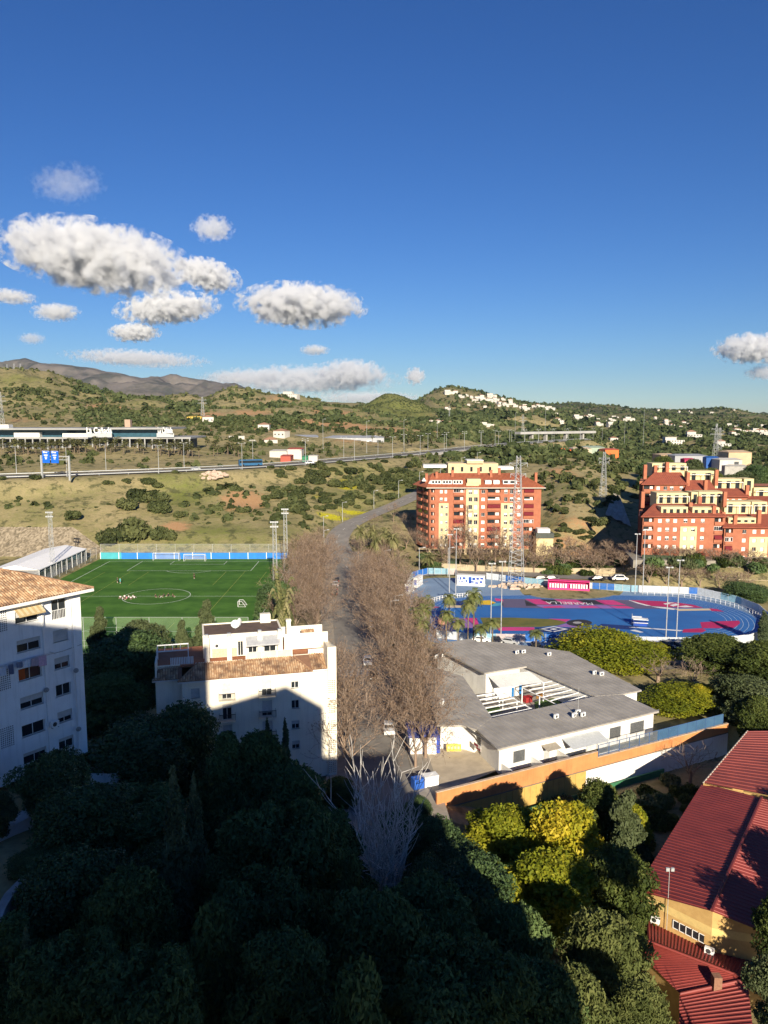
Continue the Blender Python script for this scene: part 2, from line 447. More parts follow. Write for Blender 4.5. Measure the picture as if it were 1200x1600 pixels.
GREEN = [(290, 775, 14, 22, 1.0), (260, 745, 10, 8, .9), (320, 800, 20, 25, .6), (340, 830, 20, 14, .9), (300, 845, 30, 10, .7), (560, 780, 30, 40, .6), (640, 760, 20, 30, .8), (380, 835, 20, 15, .7), (180, 855, 20, 6, .6), (900, 760, 10, 10, .6), (980, 735, 12, 14, 1.2), (840, 830, 10, 12, .8), (960, 790, 10, 14, .5), (618, 640, 130, 260, 1.0), (80, 610, 160, 160, .35)]
YEL = [(545, 760, 5, 8, 1.2), (538, 752, 4, 8, .8), (520, 808, 7, 3.5, 1.3), (555, 802, 8, 3, 1.2), (495, 776, 4, 8, .5), (575, 758, 5, 8, .5), (470, 790, 4, 6, .4)]
def blobs(lst):
 m = np.zeros(GX.shape)
 for px, py, rx, ry, s in lst:
  c = hit(px, py)
  m = np.maximum(m, s * np.exp(-(((GX - c.x) / rx) ** 2 + ((GY - c.y) / ry) ** 2)))
 return m
g_earth, g_green, g_yel = blobs(EARTH), blobs(GREEN), blobs(YEL)
nr, nc = GX.shape
idx = np.arange(nr * nc).reshape(nr, nc)
F = np.stack([idx[:-1, :-1], idx[:-1, 1:], idx[1:, 1:], idx[1:, :-1]], -1).reshape(-1, 4)
me = np_mesh('ground', np.stack([GX, GY, GZ], -1).reshape(-1, 3), F, [], smooth=True)
for nm, arr in (('earth', g_earth), ('green', g_green), ('yellow', g_yel)):
 at = me.attributes.new(nm, 'FLOAT', 'POINT'); at.data.foreach_set('value', arr.ravel().astype(np.float32))
def ground_material():
 m, nt, b = nmat('hillside_ground')
 N, L = nt.nodes, nt.links
 geo = N.new('ShaderNodeNewGeometry')
 def noise(scale, detail=6, rough=0.6):
  n = N.new('ShaderNodeTexNoise'); n.inputs['Scale'].default_value = scale; n.inputs['Detail'].default_value = detail; n.inputs['Roughness'].default_value = rough
  L.new(geo.outputs['Position'], n.inputs['Vector']); return n.outputs['Fac']
 def mapr(s, a, b_, c=0.0, d=1.0):
  n = N.new('ShaderNodeMapRange'); n.inputs[1].default_value = a; n.inputs[2].default_value = b_; n.inputs[3].default_value = c; n.inputs[4].default_value = d
  L.new(s, n.inputs[0]); return n.outputs[0]
 def mixc(f, a, c):
  n = N.new('ShaderNodeMix'); n.data_type = 'RGBA'
  if isinstance(f, float): n.inputs['Factor'].default_value = f
  else: L.new(f, n.inputs['Factor'])
  for sock, v in (('A', a), ('B', c)):
   if isinstance(v, tuple): n.inputs[sock].default_value = (*v, 1)
   else: L.new(v, n.inputs[sock])
  return n.outputs['Result']
 def math_(op, a, c):
  n = N.new('ShaderNodeMath'); n.operation = op
  for k, v in ((0, a), (1, c)):
   if isinstance(v, (int, float)): n.inputs[k].default_value = v
   else: L.new(v, n.inputs[k])
  n.use_clamp = op != 'SUBTRACT'
  return n.outputs[0]
 def attr(nm):
  n = N.new('ShaderNodeAttribute'); n.attribute_name = nm; return n.outputs['Fac']
 big, mid, small, tiny = noise(0.012), noise(0.06, 7), noise(0.35, 5), noise(1.6, 4)
 dry = mixc(mapr(mid, .35, .65), (0.35, 0.285, 0.15), (0.25, 0.215, 0.105))
 grn = mixc(mapr(small, .35, .65), (0.105, 0.13, 0.032), (0.17, 0.185, 0.05))
 gf = math_('ADD', mapr(big, .5, .7, 0, .6), math_('MULTIPLY', attr('green'), 1.0))
 gf = math_('ADD', math_('SUBTRACT', gf, .25), mapr(small, .4, .7, 0, .45))
 col = mixc(math_('MINIMUM', gf, 1.0), dry, grn)
 sc = mapr(noise(0.22, 3, .7), .53, .62)
 col = mixc(math_('MULTIPLY', sc, .75), col, (0.07, 0.075, 0.033))
 ef = math_('MULTIPLY', attr('earth'), mapr(mid, .3, .6, .5, 1.5))
 ef = mapr(math_('ADD', ef, mapr(small, .4, .65, -.15, .25)), .35, .8)
 col = mixc(ef, col, mixc(mapr(tiny, .35, .65), (0.46, 0.25, 0.115), (0.38, 0.25, 0.14)))
 yf = mapr(math_('MULTIPLY', attr('yellow'), mapr(tiny, .35, .6, .4, 1.4)), .35, .8)
 col = mixc(yf, col, (0.42, 0.38, 0.02))
 sx = N.new('ShaderNodeSeparateXYZ'); L.new(geo.outputs['Position'], sx.inputs[0])
 far = mapr(sx.outputs['Y'], 2600, 4200)
 low = mapr(sx.outputs['X'], -900, -200, 1, 0)
 ff = math_('MULTIPLY', far, low)
 col = mixc(ff, col, mixc(mapr(noise(0.0045, 9, .68), .42, .58), (0.19, 0.165, 0.145), (0.08, 0.08, 0.07)))
 wood = math_('MULTIPLY', mapr(sx.outputs['Y'], 1500, 2400), mapr(sx.outputs['X'], -200, 100))
 col = mixc(math_('MULTIPLY', wood, mapr(noise(0.008, 8), .3, .55)), col, (0.06, 0.07, 0.034))
 tint = mixc(mapr(tiny, .3, .7), (0.8, 0.8, 0.8), (1.15, 1.15, 1.15))
 mu = N.new('ShaderNodeMix'); mu.data_type = 'RGBA'; mu.blend_type = 'MULTIPLY'; mu.inputs['Factor'].default_value = 1
 L.new(col, mu.inputs['A']); L.new(tint, mu.inputs['B'])
 L.new(mu.outputs['Result'], b.inputs['Base Color'])
 b.inputs['Roughness'].default_value = 0.95; b.inputs['Specular IOR Level'].default_value = 0.1
 bp = N.new('ShaderNodeBump'); bp.inputs['Strength'].default_value = 0.35; bp.inputs['Distance'].default_value = 0.25
 L.new(small, bp.inputs['Height'])
 bp2 = N.new('ShaderNodeBump'); bp2.inputs['Strength'].default_value = 0.4; bp2.inputs['Distance'].default_value = 1.5
 L.new(mid, bp2.inputs['Height']); L.new(bp.outputs[0], bp2.inputs['Normal'])
 L.new(bp2.outputs[0], b.inputs['Normal'])
 return m
me.materials.append(ground_material())
tag(obj('ground', me), kind='structure')
# haze over the whole valley
hz = MB().bx(-8000, 8000, -90, 9700, -40, 620)
hm = bpy.data.materials.new('haze_air'); hm.use_nodes = True
hn = hm.node_tree; hn.nodes.remove(hn.nodes['Principled BSDF'])
pv = hn.nodes.new('ShaderNodeVolumePrincipled'); pv.inputs['Density'].default_value = 2.1e-5
pv.inputs['Color'].default_value = (0.42, 0.66, 1.0, 1); pv.inputs['Anisotropy'].default_value = 0.2
hn.links.new(pv.outputs[0], hn.nodes['Material Output'].inputs['Volume'])
HAZE = hz.build('haze', hm); tag(HAZE, kind='stuff')
# clouds: each its own body of vapour
def cloud_mat(seed, size):
 m = bpy.data.materials.new('cloud_vapour'); m.use_nodes = True
 nt = m.node_tree; N, L = nt.nodes, nt.links
 N.remove(N['Principled BSDF'])
 tc = N.new('ShaderNodeTexCoord')
 sep = N.new('ShaderNodeSeparateXYZ'); L.new(tc.outputs['Object'], sep.inputs[0])
 ln = N.new('ShaderNodeVectorMath'); ln.operation = 'LENGTH'; L.new(tc.outputs['Object'], ln.inputs[0])
 sc = N.new('ShaderNodeVectorMath'); sc.operation = 'MULTIPLY'; sc.inputs[1].default_value = size
 L.new(tc.outputs['Object'], sc.inputs[0])
 ad = N.new('ShaderNodeVectorMath'); ad.operation = 'ADD'; ad.inputs[1].default_value = (seed * 13.7, seed * 7.1, seed * 3.3)
 L.new(sc.outputs[0], ad.inputs[0])
 nz = N.new('ShaderNodeTexNoise'); nz.inputs['Scale'].default_value = 1.0; nz.inputs['Detail'].default_value = 8; nz.inputs['Roughness'].default_value = 0.6
 L.new(ad.outputs[0], nz.inputs['Vector'])
 a = N.new('ShaderNodeMath'); a.operation = 'MULTIPLY_ADD'; a.inputs[1].default_value = 2.7; a.inputs[2].default_value = -0.58
 L.new(nz.outputs['Fac'], a.inputs[0])
 s = N.new('ShaderNodeMath'); s.operation = 'SUBTRACT'; L.new(a.outputs[0], s.inputs[0]); L.new(ln.outputs['Value'], s.inputs[1])
 mr = N.new('ShaderNodeMapRange'); mr.inputs[1].default_value = 0.0; mr.inputs[2].default_value = 0.30; mr.inputs[4].default_value = 1.3; mr.interpolation_type = 'SMOOTHSTEP'
 L.new(s.outputs[0], mr.inputs[0])
 pv = N.new('ShaderNodeVolumePrincipled'); pv.inputs['Color'].default_value = (0.93, 0.94, 0.965, 1); pv.inputs['Anisotropy'].default_value = 0.0
 mu = N.new('ShaderNodeMath'); mu.operation = 'MULTIPLY'; L.new(mr.outputs[0], mu.inputs[0])
 L.new(mu.outputs[0], pv.inputs['Density'])
 L.new(pv.outputs[0], N['Material Output'].inputs['Volume'])
 return m, mu.inputs[1]
def cloud(label, px, py, wpx, hpx, Y, dens=0.02, seed=1, rot=0.0, thick=0.8, nsz=2.6):
 c = PD(px, py, Y)
 k = Y / 1200.0
 rx, rz = wpx / 2 * k * 1.15, hpx / 2 * k * 1.2
 ry = min(rx, rz * 2.2) * thick
 m, dsock = cloud_mat(seed, (nsz * rx / rz, nsz * ry / rz, nsz))
 dsock.default_value = dens * 150 / rz
 me = MB().ball((0, 0, 0), 1.0, 0, 24, 14).mesh('cloud', m)
 o = obj('cloud', me, loc=c)
 o.scale = (rx, ry, rz); o.rotation_euler = (0, rot, 0)
 tag(o, label, 'cloud', 'clouds over the hills')
 try: m.cycles.volume_step_rate = 1.0
 except Exception: pass
 return o
YC, YL = 13500, 10600
cloud('largest grey white cloud, a long bank in the upper left sky', 150, 402, 285, 96, YC, .045, 1, 0.16)
cloud('ragged tail of white cloud at the right end of the largest cloud', 325, 430, 95, 46, YC + 300, .025, 2, 0.25)
cloud('billowing white cloud with two humps standing alone in the middle of the sky', 470, 477, 185, 62, YC, .04, 3, 0.03)
cloud('flat white cloud just under the largest cloud', 262, 482, 150, 44, YC, .03, 4, -0.08)
cloud('small oval white cloud below the flat white cloud', 210, 520, 74, 26, YC, .03, 5)
cloud('small white puff of cloud above the tail of the largest cloud', 332, 357, 62, 38, YC, .007, 6)
cloud('thin wispy cloud, highest in the sky on the left', 105, 287, 105, 52, YC, .0012, 7, -0.1)
cloud('long thin grey streak of cloud low above the brown mountains', 212, 560, 215, 26, YL, .008, 8, 0.05)
cloud('broad white cloud bank resting on the green hills', 470, 594, 290, 44, YL + 300, .009, 9)
cloud('thin left end of the low cloud bank above the brown mountains', 372, 590, 120, 22, YL + 500, .006, 19)
cloud('domed white cloud rising from the right end of the low cloud bank', 548, 583, 105, 40, YL + 100, .012, 10)
cloud('pale low cloud bank on the skyline behind the conical hill', 575, 622, 180, 20, YL - 420, .006, 11)
cloud('small round grey cloud right of the low cloud bank', 649, 588, 32, 26, YL, .02, 12)
cloud('grey white cloud cut off by the right edge of the view', 1180, 545, 120, 44, YC, .025, 13)
cloud('little oval cloud between the flat cloud and the left edge', 88, 488, 70, 26, YC, .01, 14)
cloud('small cloud on the left edge below the largest cloud', 15, 463, 80, 22, YC, .008, 15, 0.1)
cloud('tiny flat cloud left of the middle, below the two humped cloud', 492, 547, 46, 16, YC, .006, 16)
cloud('faint tiny wisp of cloud near the low streak', 50, 529, 40, 18, YC, .003, 17)
cloud('small thin cloud below the cloud on the right edge', 1195, 582, 60, 22, YC + 300, .006, 18)
# BUILDINGS
def wall_holes(mb, x0, x1, z0, z1, holes, y=0.0, depth=0.2, m=0, mrev=None, xf=None):
 """front wall in the x-z plane (looking towards -y) with openings; reveals go back by depth"""
 xf = xf or (lambda x, yy, z: (x, yy, z))
 mrev = m if mrev is None else mrev
 xs = sorted({x0, x1, *[h[0] for h in holes], *[h[1] for h in holes]}); xs = [x for x in xs if x0 - 1e-6 <= x <= x1 + 1e-6]
 zs = sorted({z0, z1, *[h[2] for h in holes], *[h[3] for h in holes]}); zs = [z for z in zs if z0 - 1e-6 <= z <= z1 + 1e-6]
 for zi in range(len(zs) - 1):
  run = None
  zc = (zs[zi] + zs[zi + 1]) / 2
  for xi in range(len(xs) - 1):
   xc = (xs[xi] + xs[xi + 1]) / 2
   solid = not any(h[0] < xc < h[1] and h[2] < zc < h[3] for h in holes)
   if solid and run is None: run = xs[xi]
   if not solid and run is not None:
    mb.quad(xf(run, y, zs[zi]), xf(xs[xi], y, zs[zi]), xf(xs[xi], y, zs[zi + 1]), xf(run, y, zs[zi + 1]), m); run = None
  if run is not None:
   mb.quad(xf(run, y, zs[zi]), xf(xs[-1], y, zs[zi]), xf(xs[-1], y, zs[zi + 1]), xf(run, y, zs[zi + 1]), m)
 for a, b, c, d in [h[:4] for h in holes]:
  q = y + depth
  mb.quad(xf(a, y, c), xf(a, q, c), xf(a, q, d), xf(a, y, d), mrev)
  mb.quad(xf(b, q, c), xf(b, y, c), xf(b, y, d), xf(b, q, d), mrev)
  mb.quad(xf(a, y, d), xf(a, q, d), xf(b, q, d), xf(b, y, d), mrev)
  mb.quad(xf(a, q, c), xf(a, y, c), xf(b, y, c), xf(b, q, c), mrev)
def tiled_slope(mb_v, e0, e1, up, lengths, ribw=0.29, tile=0.42, amp=0.10):
 """rows of half-round roof tiles: eave from e0 to e1, up-slope unit vector up, lengths(s)=(start,end) along the slope at eave fraction s"""
 V, F, T = mb_v
 e0, e1, up = Vector(e0), Vector(e1), Vector(up)
 L = (e1 - e0).length; ax = (e1 - e0) / L
 nrm = ax.cross(up).normalized()
 if nrm.z < 0: nrm = -nrm
 n = max(1, int(L / ribw)); w = L / n
 prof = [(-0.5, -0.5), (-0.27, 0.55), (0.0, 1.0), (0.27, 0.55), (0.5, -0.5)]
 for i in range(n):
  s = (i + 0.5) / n
  a, b = lengths(s)
  if b - a < 0.1: continue
  k = max(1, int((b - a) / tile)); tl = (b - a) / k
  for j in range(k):
   tone = random.random()
   tone = 0.55 + (tone - 0.5) * .75
   base = len(V)
   for q, (d, lift) in enumerate(((a + j * tl, 0.025), (a + (j + 1) * tl + 0.03, 0.0))):
    c = e0 + ax * (L * s) + up * d + nrm * lift
    for px_, pz_ in prof:
     V.append(c + ax * (px_ * w) + nrm * (pz_ * amp)); T.append(tone)
   for q in range(4):
    F.append((base + q, base + q + 1, base + 6 + q, base + 5 + q))
def tile_obj(name, VFT, mats, parent):
 V, F, T = VFT
 me = np_mesh(name, np.array([tuple(v) for v in V]), np.array(F), mats, col=np.array(T))
 return obj(name, me, parent)
TILE = tone_mat('clay_roof_tiles', (0.26, 0.13, 0.07), (0.50, 0.32, 0.18), (0.62, 0.46, 0.30), rough=0.9, nscale=0.9, ncol=(0.16, 0.10, 0.07))
def ribbed(mb, a, b, c, d, n, h=0.06, duty=0.3, m=0):
 """metal roofing: sheet a-b (eave) to d-c (ridge) with raised ribs running up the slope"""
 a, b, c, d = map(Vector, (a, b, c, d))
 nr = (b - a).cross(d - a).normalized()
 if nr.z < 0: nr = -nr
 for i in range(n):
  for j in range(6): mb.quad(a.lerp(b, i / n).lerp(d.lerp(c, i / n), j / 6), a.lerp(b, (i + 1) / n).lerp(d.lerp(c, (i + 1) / n), j / 6), a.lerp(b, (i + 1) / n).lerp(d.lerp(c, (i + 1) / n), (j + 1) / 6), a.lerp(b, i / n).lerp(d.lerp(c, i / n), (j + 1) / 6), m)
  t0, t1 = (i + 0.5 - duty / 2) / n, (i + 0.5 + duty / 2) / n
  p0, p1 = a.lerp(b, t0), a.lerp(b, t1); q0, q1 = d.lerp(c, t0), d.lerp(c, t1)
  u = nr * h
  e = 0.25 * (p1 - p0); f = 0.25 * (q1 - q0)
  mb.quad(p0 + u + e, p1 + u - e, q1 + u - f, q0 + u + f, m)
  mb.quad(p0, p0 + u + e, q0 + u + f, q0, m); mb.quad(p1 + u - e, p1, q1, q1 + u - f, m)
  mb.quad(p0, p1, p1 + u - e, p0 + u + e, m)
def window(parent, x0, x1, z0, z1, y, fr=WPAINT, shut=0.0, split=2, glass=GLASS, name='window', sill=True, fw=0.06, shutm=None):
 """window part set back at depth y in the wall: frame mesh (+ sill), panes and shutter as sub-parts"""
 mb = MB()
 g = 0.004
 mb.bx(x0, x1, y - .03, y + .03, z0, z0 + fw); mb.bx(x0, x1, y - .03, y + .03, z1 - fw, z1)
 mb.bx(x0, x0 + fw, y - .028, y + .03, z0 + fw, z1 - fw); mb.bx(x1 - fw, x1, y - .028, y + .03, z0 + fw, z1 - fw)
 for i in range(1, split):
  xm = x0 + (x1 - x0) * i / split
  mb.bx(xm - fw / 2, xm + fw / 2, y - .026, y + .03, z0 + fw, z1 - fw)
 o = mb.build(name, fr, parent)
 if sill: MB().bx(x0 - .08, x1 + .08, y - .27, y - .032, z0 - .07, z0).build('sill', fr, o)
 MB().bx(x0 + fw, x1 - fw, y + .0, y + .02, z0 + fw, z1 - fw).build('pane', glass, o)
 if shut > 0:
  zt = z1 - fw; zb = zt - (zt - z0 - fw) * shut
  s = MB(); k = max(2, int((zt - zb) / 0.09))
  for i in range(k):
   a = zb + (zt - zb) * i / k; b = zb + (zt - zb) * (i + 1) / k
   s.bx(x0 + fw * .5, x1 - fw * .5, y - .075, y - .045, a + .008, b)
  s.bx(x0 + fw * .5, x1 - fw * .5, y - .05, y - .035, zb, zt)
  s.build('shutter', shutm or SHUT, o)
 return o
def ac_unit(loc, rz, label, group='air conditioning units', stand=0.0, fan=True):
 t = thing('air_conditioner', label, 'air conditioner', loc, rz, group)
 MB().bx(-.42, .42, -.16, .16, .12, .72).build('case', WPAINT, t)
 f = MB(); f.tube((-.08, -.162, .42), (-.08, -.18, .42), .23, .23, 12); f.build('fan_grille', DMETAL, t)
 b = MB(); b.bx(-.36, -.3, -.2, .2, 0, .119); b.bx(.3, .36, -.2, .2, 0, .119); b.build('foot', METAL, t)
 return t
# the white block on the left
BRICKVENT = mat('lattice_block', (0.74, 0.73, 0.71), (0.66, 0.65, 0.63), 2, 0.9)
def left_block():
 ux, uy = 0.578, 0.816
 C_ = PD(127, 945, 79.0); C_.z = 0
 ang = math.atan2(uy, ux)
 L = 26.0
 t = thing('apartment_block', 'white apartment block with clay tiled roof and laundry line, cut off by the left edge', 'apartment block',
              (C_.x - ux * L, C_.y - uy * L, 14.0), ang)
 H = 17.7                                   # eave above its base; local x runs towards the far corner, local y into the building
 s = lambda v: L - v
 rows = [16.5 - 2.9 * i for i in range(6)]  # window centre heights
 holes, wins = [], []
 ME = mat('stained_white_render', (0.86, 0.86, 0.85), (0.76, 0.76, 0.75), 0.45, 0.9, 0.2, 10, contrast=(0.3, 0.6), streak=.4)
 zr = lambda c, h: (c - h / 2, c + h / 2)
 rb, lb = [], []
 shut_r = [None, 1.0, .55, 0.0, .6, .3]
 for i, c in enumerate(rows):
  a, b = zr(c - .15 if i else c - .25, 1.25 if i else 2.1)
  rb.append((s(3.15), s(1.45), a, b))
 lbw = []
 for i, c in enumerate(rows):
  a, b = zr(c - .15, 1.25)
  lb.append((s(7.2), s(4.75), a, b)); lbw.append((7.2, 4.75, i))
  lb.append((s(11.6), s(9.9), a, b)); lbw.append((11.6, 9.9, i))
  lb.append((s(16.2), s(13.6), a, b)); lbw.append((16.2, 13.6, i))
 w = MB()
 wall_holes(w, s(4.25), L, 0, H, rb, y=0.35, depth=.24)
 wall_holes(w, 0, s(4.25), 0, H, lb, y=0.0, depth=.24)
 w.quad((s(4.25), 0, 0), (s(4.25), .35, 0), (s(4.25), .35, H), (s(4.25), 0, H))
 w.quad((L, .35, 0), (L, 11, 0), (L, 11, H), (L, .35, H)); w.quad((0, 11, 0), (0, 0, 0), (0, 0, H), (0, 11, H)); w.quad((L, 11, 0), (0, 11, 0), (0, 11, H), (L, 11, H))
 w.bx(s(.95), L + .03, .2, .349, 0, H - .3)               # corner pier
 w.build('wall', ME, t)
 for i, h in enumerate(rb):
  if i == 0:
   o = MB()
   for k in range(9): o.bx(h[0] + .1 + k * .17, h[0] + .13 + k * .17, .30, .33, h[2] + .02, h[2] + 1.0)
   o.bx(h[0], h[1], .295, .335, h[2] + 1.0, h[2] + 1.05); o.bx(h[0], h[1], .295, .335, h[2] + .0, h[2] + .05)
   o.build('balcony_railing', WPAINT, t)
   window(t, h[0], h[1], h[2], h[3], .57, split=2, name='balcony_door', sill=False)
  else:
   window(t, h[0], h[1], h[2], h[3], .35 + .22, shut=shut_r[i], split=2)
 sh = {0: .5, 1: .35, 2: 0.0, 3: .5, 4: .0, 5: .3}
 for (a, b, i), h in zip(lbw, lb):
  o = window(t, h[0], h[1], h[2], h[3], .22, shut=sh[i], split=2 if a < 9 else 3)
  if i == 2 and a < 9:
   MB().bx(h[0] + .08, h[0] + .75, .16, .19, h[2] + .08, h[3] - .1).build('curtain', mat('orange_curtain', (.5, .10, .02), None, 5), o)
 for i, c in enumerate(rows):
  if i in (0, 2, 4):
   v = MB()
   for a in range(7):
    for b in range(10):
     v.bx(s(9.35) + a * .2, s(9.35) + a * .2 + .1, -.012, .02, c - 1.1 + b * .21, c - 1.1 + b * .21 + .11)
   v.build('vent_grille', DMETAL, t)
 aw = MB()
 for k in range(10):
  xa = s(7.3) + k * .275;
  aw.quad((xa, -.03, 17.3), (xa + .275, -.03, 17.3), (xa + .275, -.95, 16.75), (xa, -.95, 16.75), k % 2)
 aw.bx(s(7.3), s(4.55), -.97, -.93, 16.6, 16.75, 0)
 aw.build('awning', [mat('awning_tan', (.50, .38, .20), None, 3), mat('awning_cream', (.62, .52, .33), None, 3)], t)
 ov = .95
 MB().bx(-ov, L + ov, -ov, 11 + ov, H, H + .32).build('eave_slab', WHITE, t)
 rz_, rd = 2.3, 5.5
 VFT = ([], [], [])
 upl = math.hypot(rd + ov, rz_);
 for sgn in (1, -1):
  e0, e1 = ((-ov, -ov, H + .34), (L + ov, -ov, H + .34)) if sgn > 0 else ((L + ov, 11 + ov, H + .34), (-ov, 11 + ov, H + .34))
  up = Vector((0, sgn * (rd + ov), rz_)).normalized()
  Lt = L + 2 * ov
  hipd = rd + ov
  tiled_slope(VFT, e0, e1, up, lambda q, Lt=Lt, hipd=hipd: (0, upl * min(1, (q * Lt) / hipd, ((1 - q) * Lt) / hipd)))
 up = Vector((-(rd + ov), 0, rz_)).normalized()
 tiled_slope(VFT, (L + ov, -ov, H + .34), (L + ov, 11 + ov, H + .34), up, lambda q: (0, upl * min(1, 2 * q, 2 * (1 - q))))
 tile_obj('roof', VFT, TILE, t)
 rb_ = MB(); rp = [(-ov + hipd, rd, H + .36 + rz_), (L + ov - hipd, rd, H + .36 + rz_)]
 rb_.tube(rp[0], rp[1], .14, n=8); rb_.tube(rp[1], (L + ov, -ov, H + .38), .13, n=8); rb_.tube(rp[1], (L + ov, 11 + ov, H + .38), .13, n=8)
 und = MB(); und.poly([(-ov, -ov, H + .325), (L + ov, -ov, H + .325), rp[1], rp[0]]); und.poly([(L + ov, -ov, H + .325), (L + ov, 11 + ov, H + .325), rp[1]]); und.poly([(L + ov, 11 + ov, H + .325), (-ov, 11 + ov, H + .325), rp[0], rp[1]])
 und.build('roof_deck', mat('clay_underside', (.24, .13, .08), None, 2), t)
 rb_.build('ridge_tiles', mat('clay_ridge', (.36, .22, .13), (.22, .12, .07), 3, .9), t)
 p = MB(); p.tube((s(4.45), -.06, 0), (s(4.45), -.06, H), .06, n=6); p.tube((s(1.15), .14, 0), (s(1.15), .14, H), .045, n=6); p.build('drain_pipe', WPAINT, t)
 p = MB(); p.path([(s(4.2), -.03, 11.9), (s(2.2), .33, 11.75), (s(0), .17, 12.0)], .02, 4); p.build('cable', DMETAL, t)
 return t, ang, C_, ux, uy, L
LB = left_block()
def lb_pt(sv, y, z):
 t, ang, C_, ux, uy, L = LB
 return Vector((C_.x - ux * sv - uy * y, C_.y - uy * sv + ux * y, 14.0 + z))
lines = thing('clothes_line', 'clothes line on white brackets across the face of the left white block', 'clothes line', lb_pt(7.3, 0, 12.1), LB[1])
b = MB()
for k in (0, 5.4): b.bx(-1.9 + k - .03, -1.9 + k + .03, -.9, -.002, .0, .06)
for k in range(3): b.tube((-1.9, -.25 - .28 * k, .05), (3.5, -.25 - .28 * k, .05), .012, n=4)
b.build('bracket_and_wire', METAL, lines)
CL = [(9.1, .75, .9, (.72, .74, .80), 'white shirt, first from the left on the clothes line of the white block'), (8.2, .5, 1.0, (.14, .16, .24), 'navy cloth hanging second on the clothes line'),
      (7.35, .6, .6, (.22, .24, .32), 'slate grey cloth hanging in the middle of the clothes line'), (6.6, .7, .75, (.78, .80, .84), 'white towel on the clothes line beside the slate grey cloth'),
      (5.75, .75, .85, (.52, .40, .44), 'mauve patterned garment on the clothes line'), (4.95, .85, 1.05, (.72, .46, .56), 'pink cloth at the right end of the clothes line')]
for sv, wd, ln, c, lab in CL:
 mb = MB(); n = 6
 for i in range(n):
  x0, x1 = -wd / 2 + wd * i / n, -wd / 2 + wd * (i + 1) / n
  ya, yb = .03 * math.sin(i * 1.9), .03 * math.sin((i + 1) * 1.9)
  mb.quad((x0, ya, -ln + .04 * math.sin(i)), (x1, yb, -ln + .04 * math.sin(i + 1)), (x1, yb * .3, .0), (x0, ya * .3, .0)); mb.quad((x0, ya * .3, .0), (x1, yb * .3, .0), (x1, yb + .03, -ln * .35), (x0, ya + .03, -ln * .35))
 o = mb.build('laundry', mat('cloth_%d' % int(sv * 100), c, tuple(q * .7 for q in c), 6, .95)); o.location = lb_pt(sv, -.55, 12.14); o.rotation_euler = (0, 0, LB[1])
 tag(o, lab, 'laundry', 'laundry on the line')
for sv, z, lab in ((1.0, 9.3, 'grey satellite dish low on the corner of the left white block'), (4.4, 8.2, 'small dish aerial beside the window with the orange curtain'), (1.05, 2.9, 'satellite dish near the foot of the left white block')):
 t = thing('satellite_dish', lab, 'satellite dish', lb_pt(sv, .1, z), LB[1] - .4, 'satellite dishes')
 m_ = MB(); m_.ball((0, -.4, .2), .27, 0, 12, 6, (1, .28, 1)); m_.build('dish', mat('dish_grey', (.30, .30, .30), None, 3, .6), t)
 MB().tube((0, 0, 0), (0, -.5, .2), .03, n=5).build('arm', DMETAL, t)
ac_unit(lb_pt(3.9, -.35, 4.2), LB[1], 'white air conditioner on the left white block between the lower windows')
t = thing('garden_terrace', 'low white walled terrace at the foot of the left white block corner', 'terrace', PD(150, 1208, 79))
MB().bx(-1.2, 2.6, -1.2, 1.6, -2.5, -.12).build('slab', CONC, t); m_ = MB(); m_.bx(-1.2, 2.6, -1.3, -1.202, -.6, .55); m_.bx(2.602, 2.72, -1.2, 1.6, -.6, .5); m_.build('parapet', WHITE, t)
t = thing('garden_wall', 'tall white garden wall with a rounded end below the left white block', 'wall', PD(76, 1262, 66) + Vector((0, 0, -2.1)), R(62))
m_ = MB(); m_.bx(-9, 0, 0, .4, -4.0, 2.1); m_.tube((0, .2, -4.0), (0, .2, 2.1), .2, n=10); m_.bx(-9, -.4, .402, 2.6, -4, 1.6)
m_.build('wall_face', mat('white_brick_wall', (.74, .74, .73), (.62, .62, .62), 1.2, .9, .5, 6), t); MB().bx(-9.05, .15, -.06, .46, 2.102, 2.2).build('coping', WHITE, t)
t = thing('path_kerb', 'pale curved kerb of a garden path in the shade at the lower left edge', 'kerb')
m_ = MB(); pts = [PD(60, 1352, 58), PD(35, 1375, 55), PD(15, 1395, 52), PD(0, 1420, 49), PD(-12, 1450, 47)]
for a, b_ in zip(pts[:-1], pts[1:]):
 d = (b_ - a).normalized(); nn = Vector((-d.y, d.x, 0)) * .35; up = Vector((0, 0, 1.1))
 m_.add([a - nn - up * 2, a + nn - up * 2, b_ + nn - up * 2, b_ - nn - up * 2, a - nn, a + nn, b_ + nn, b_ - nn], [(4, 5, 6, 7), (0, 4, 7, 3), (1, 2, 6, 5), (0, 1, 5, 4), (3, 7, 6, 2)])
m_.build('kerb_stone', CONC, t)
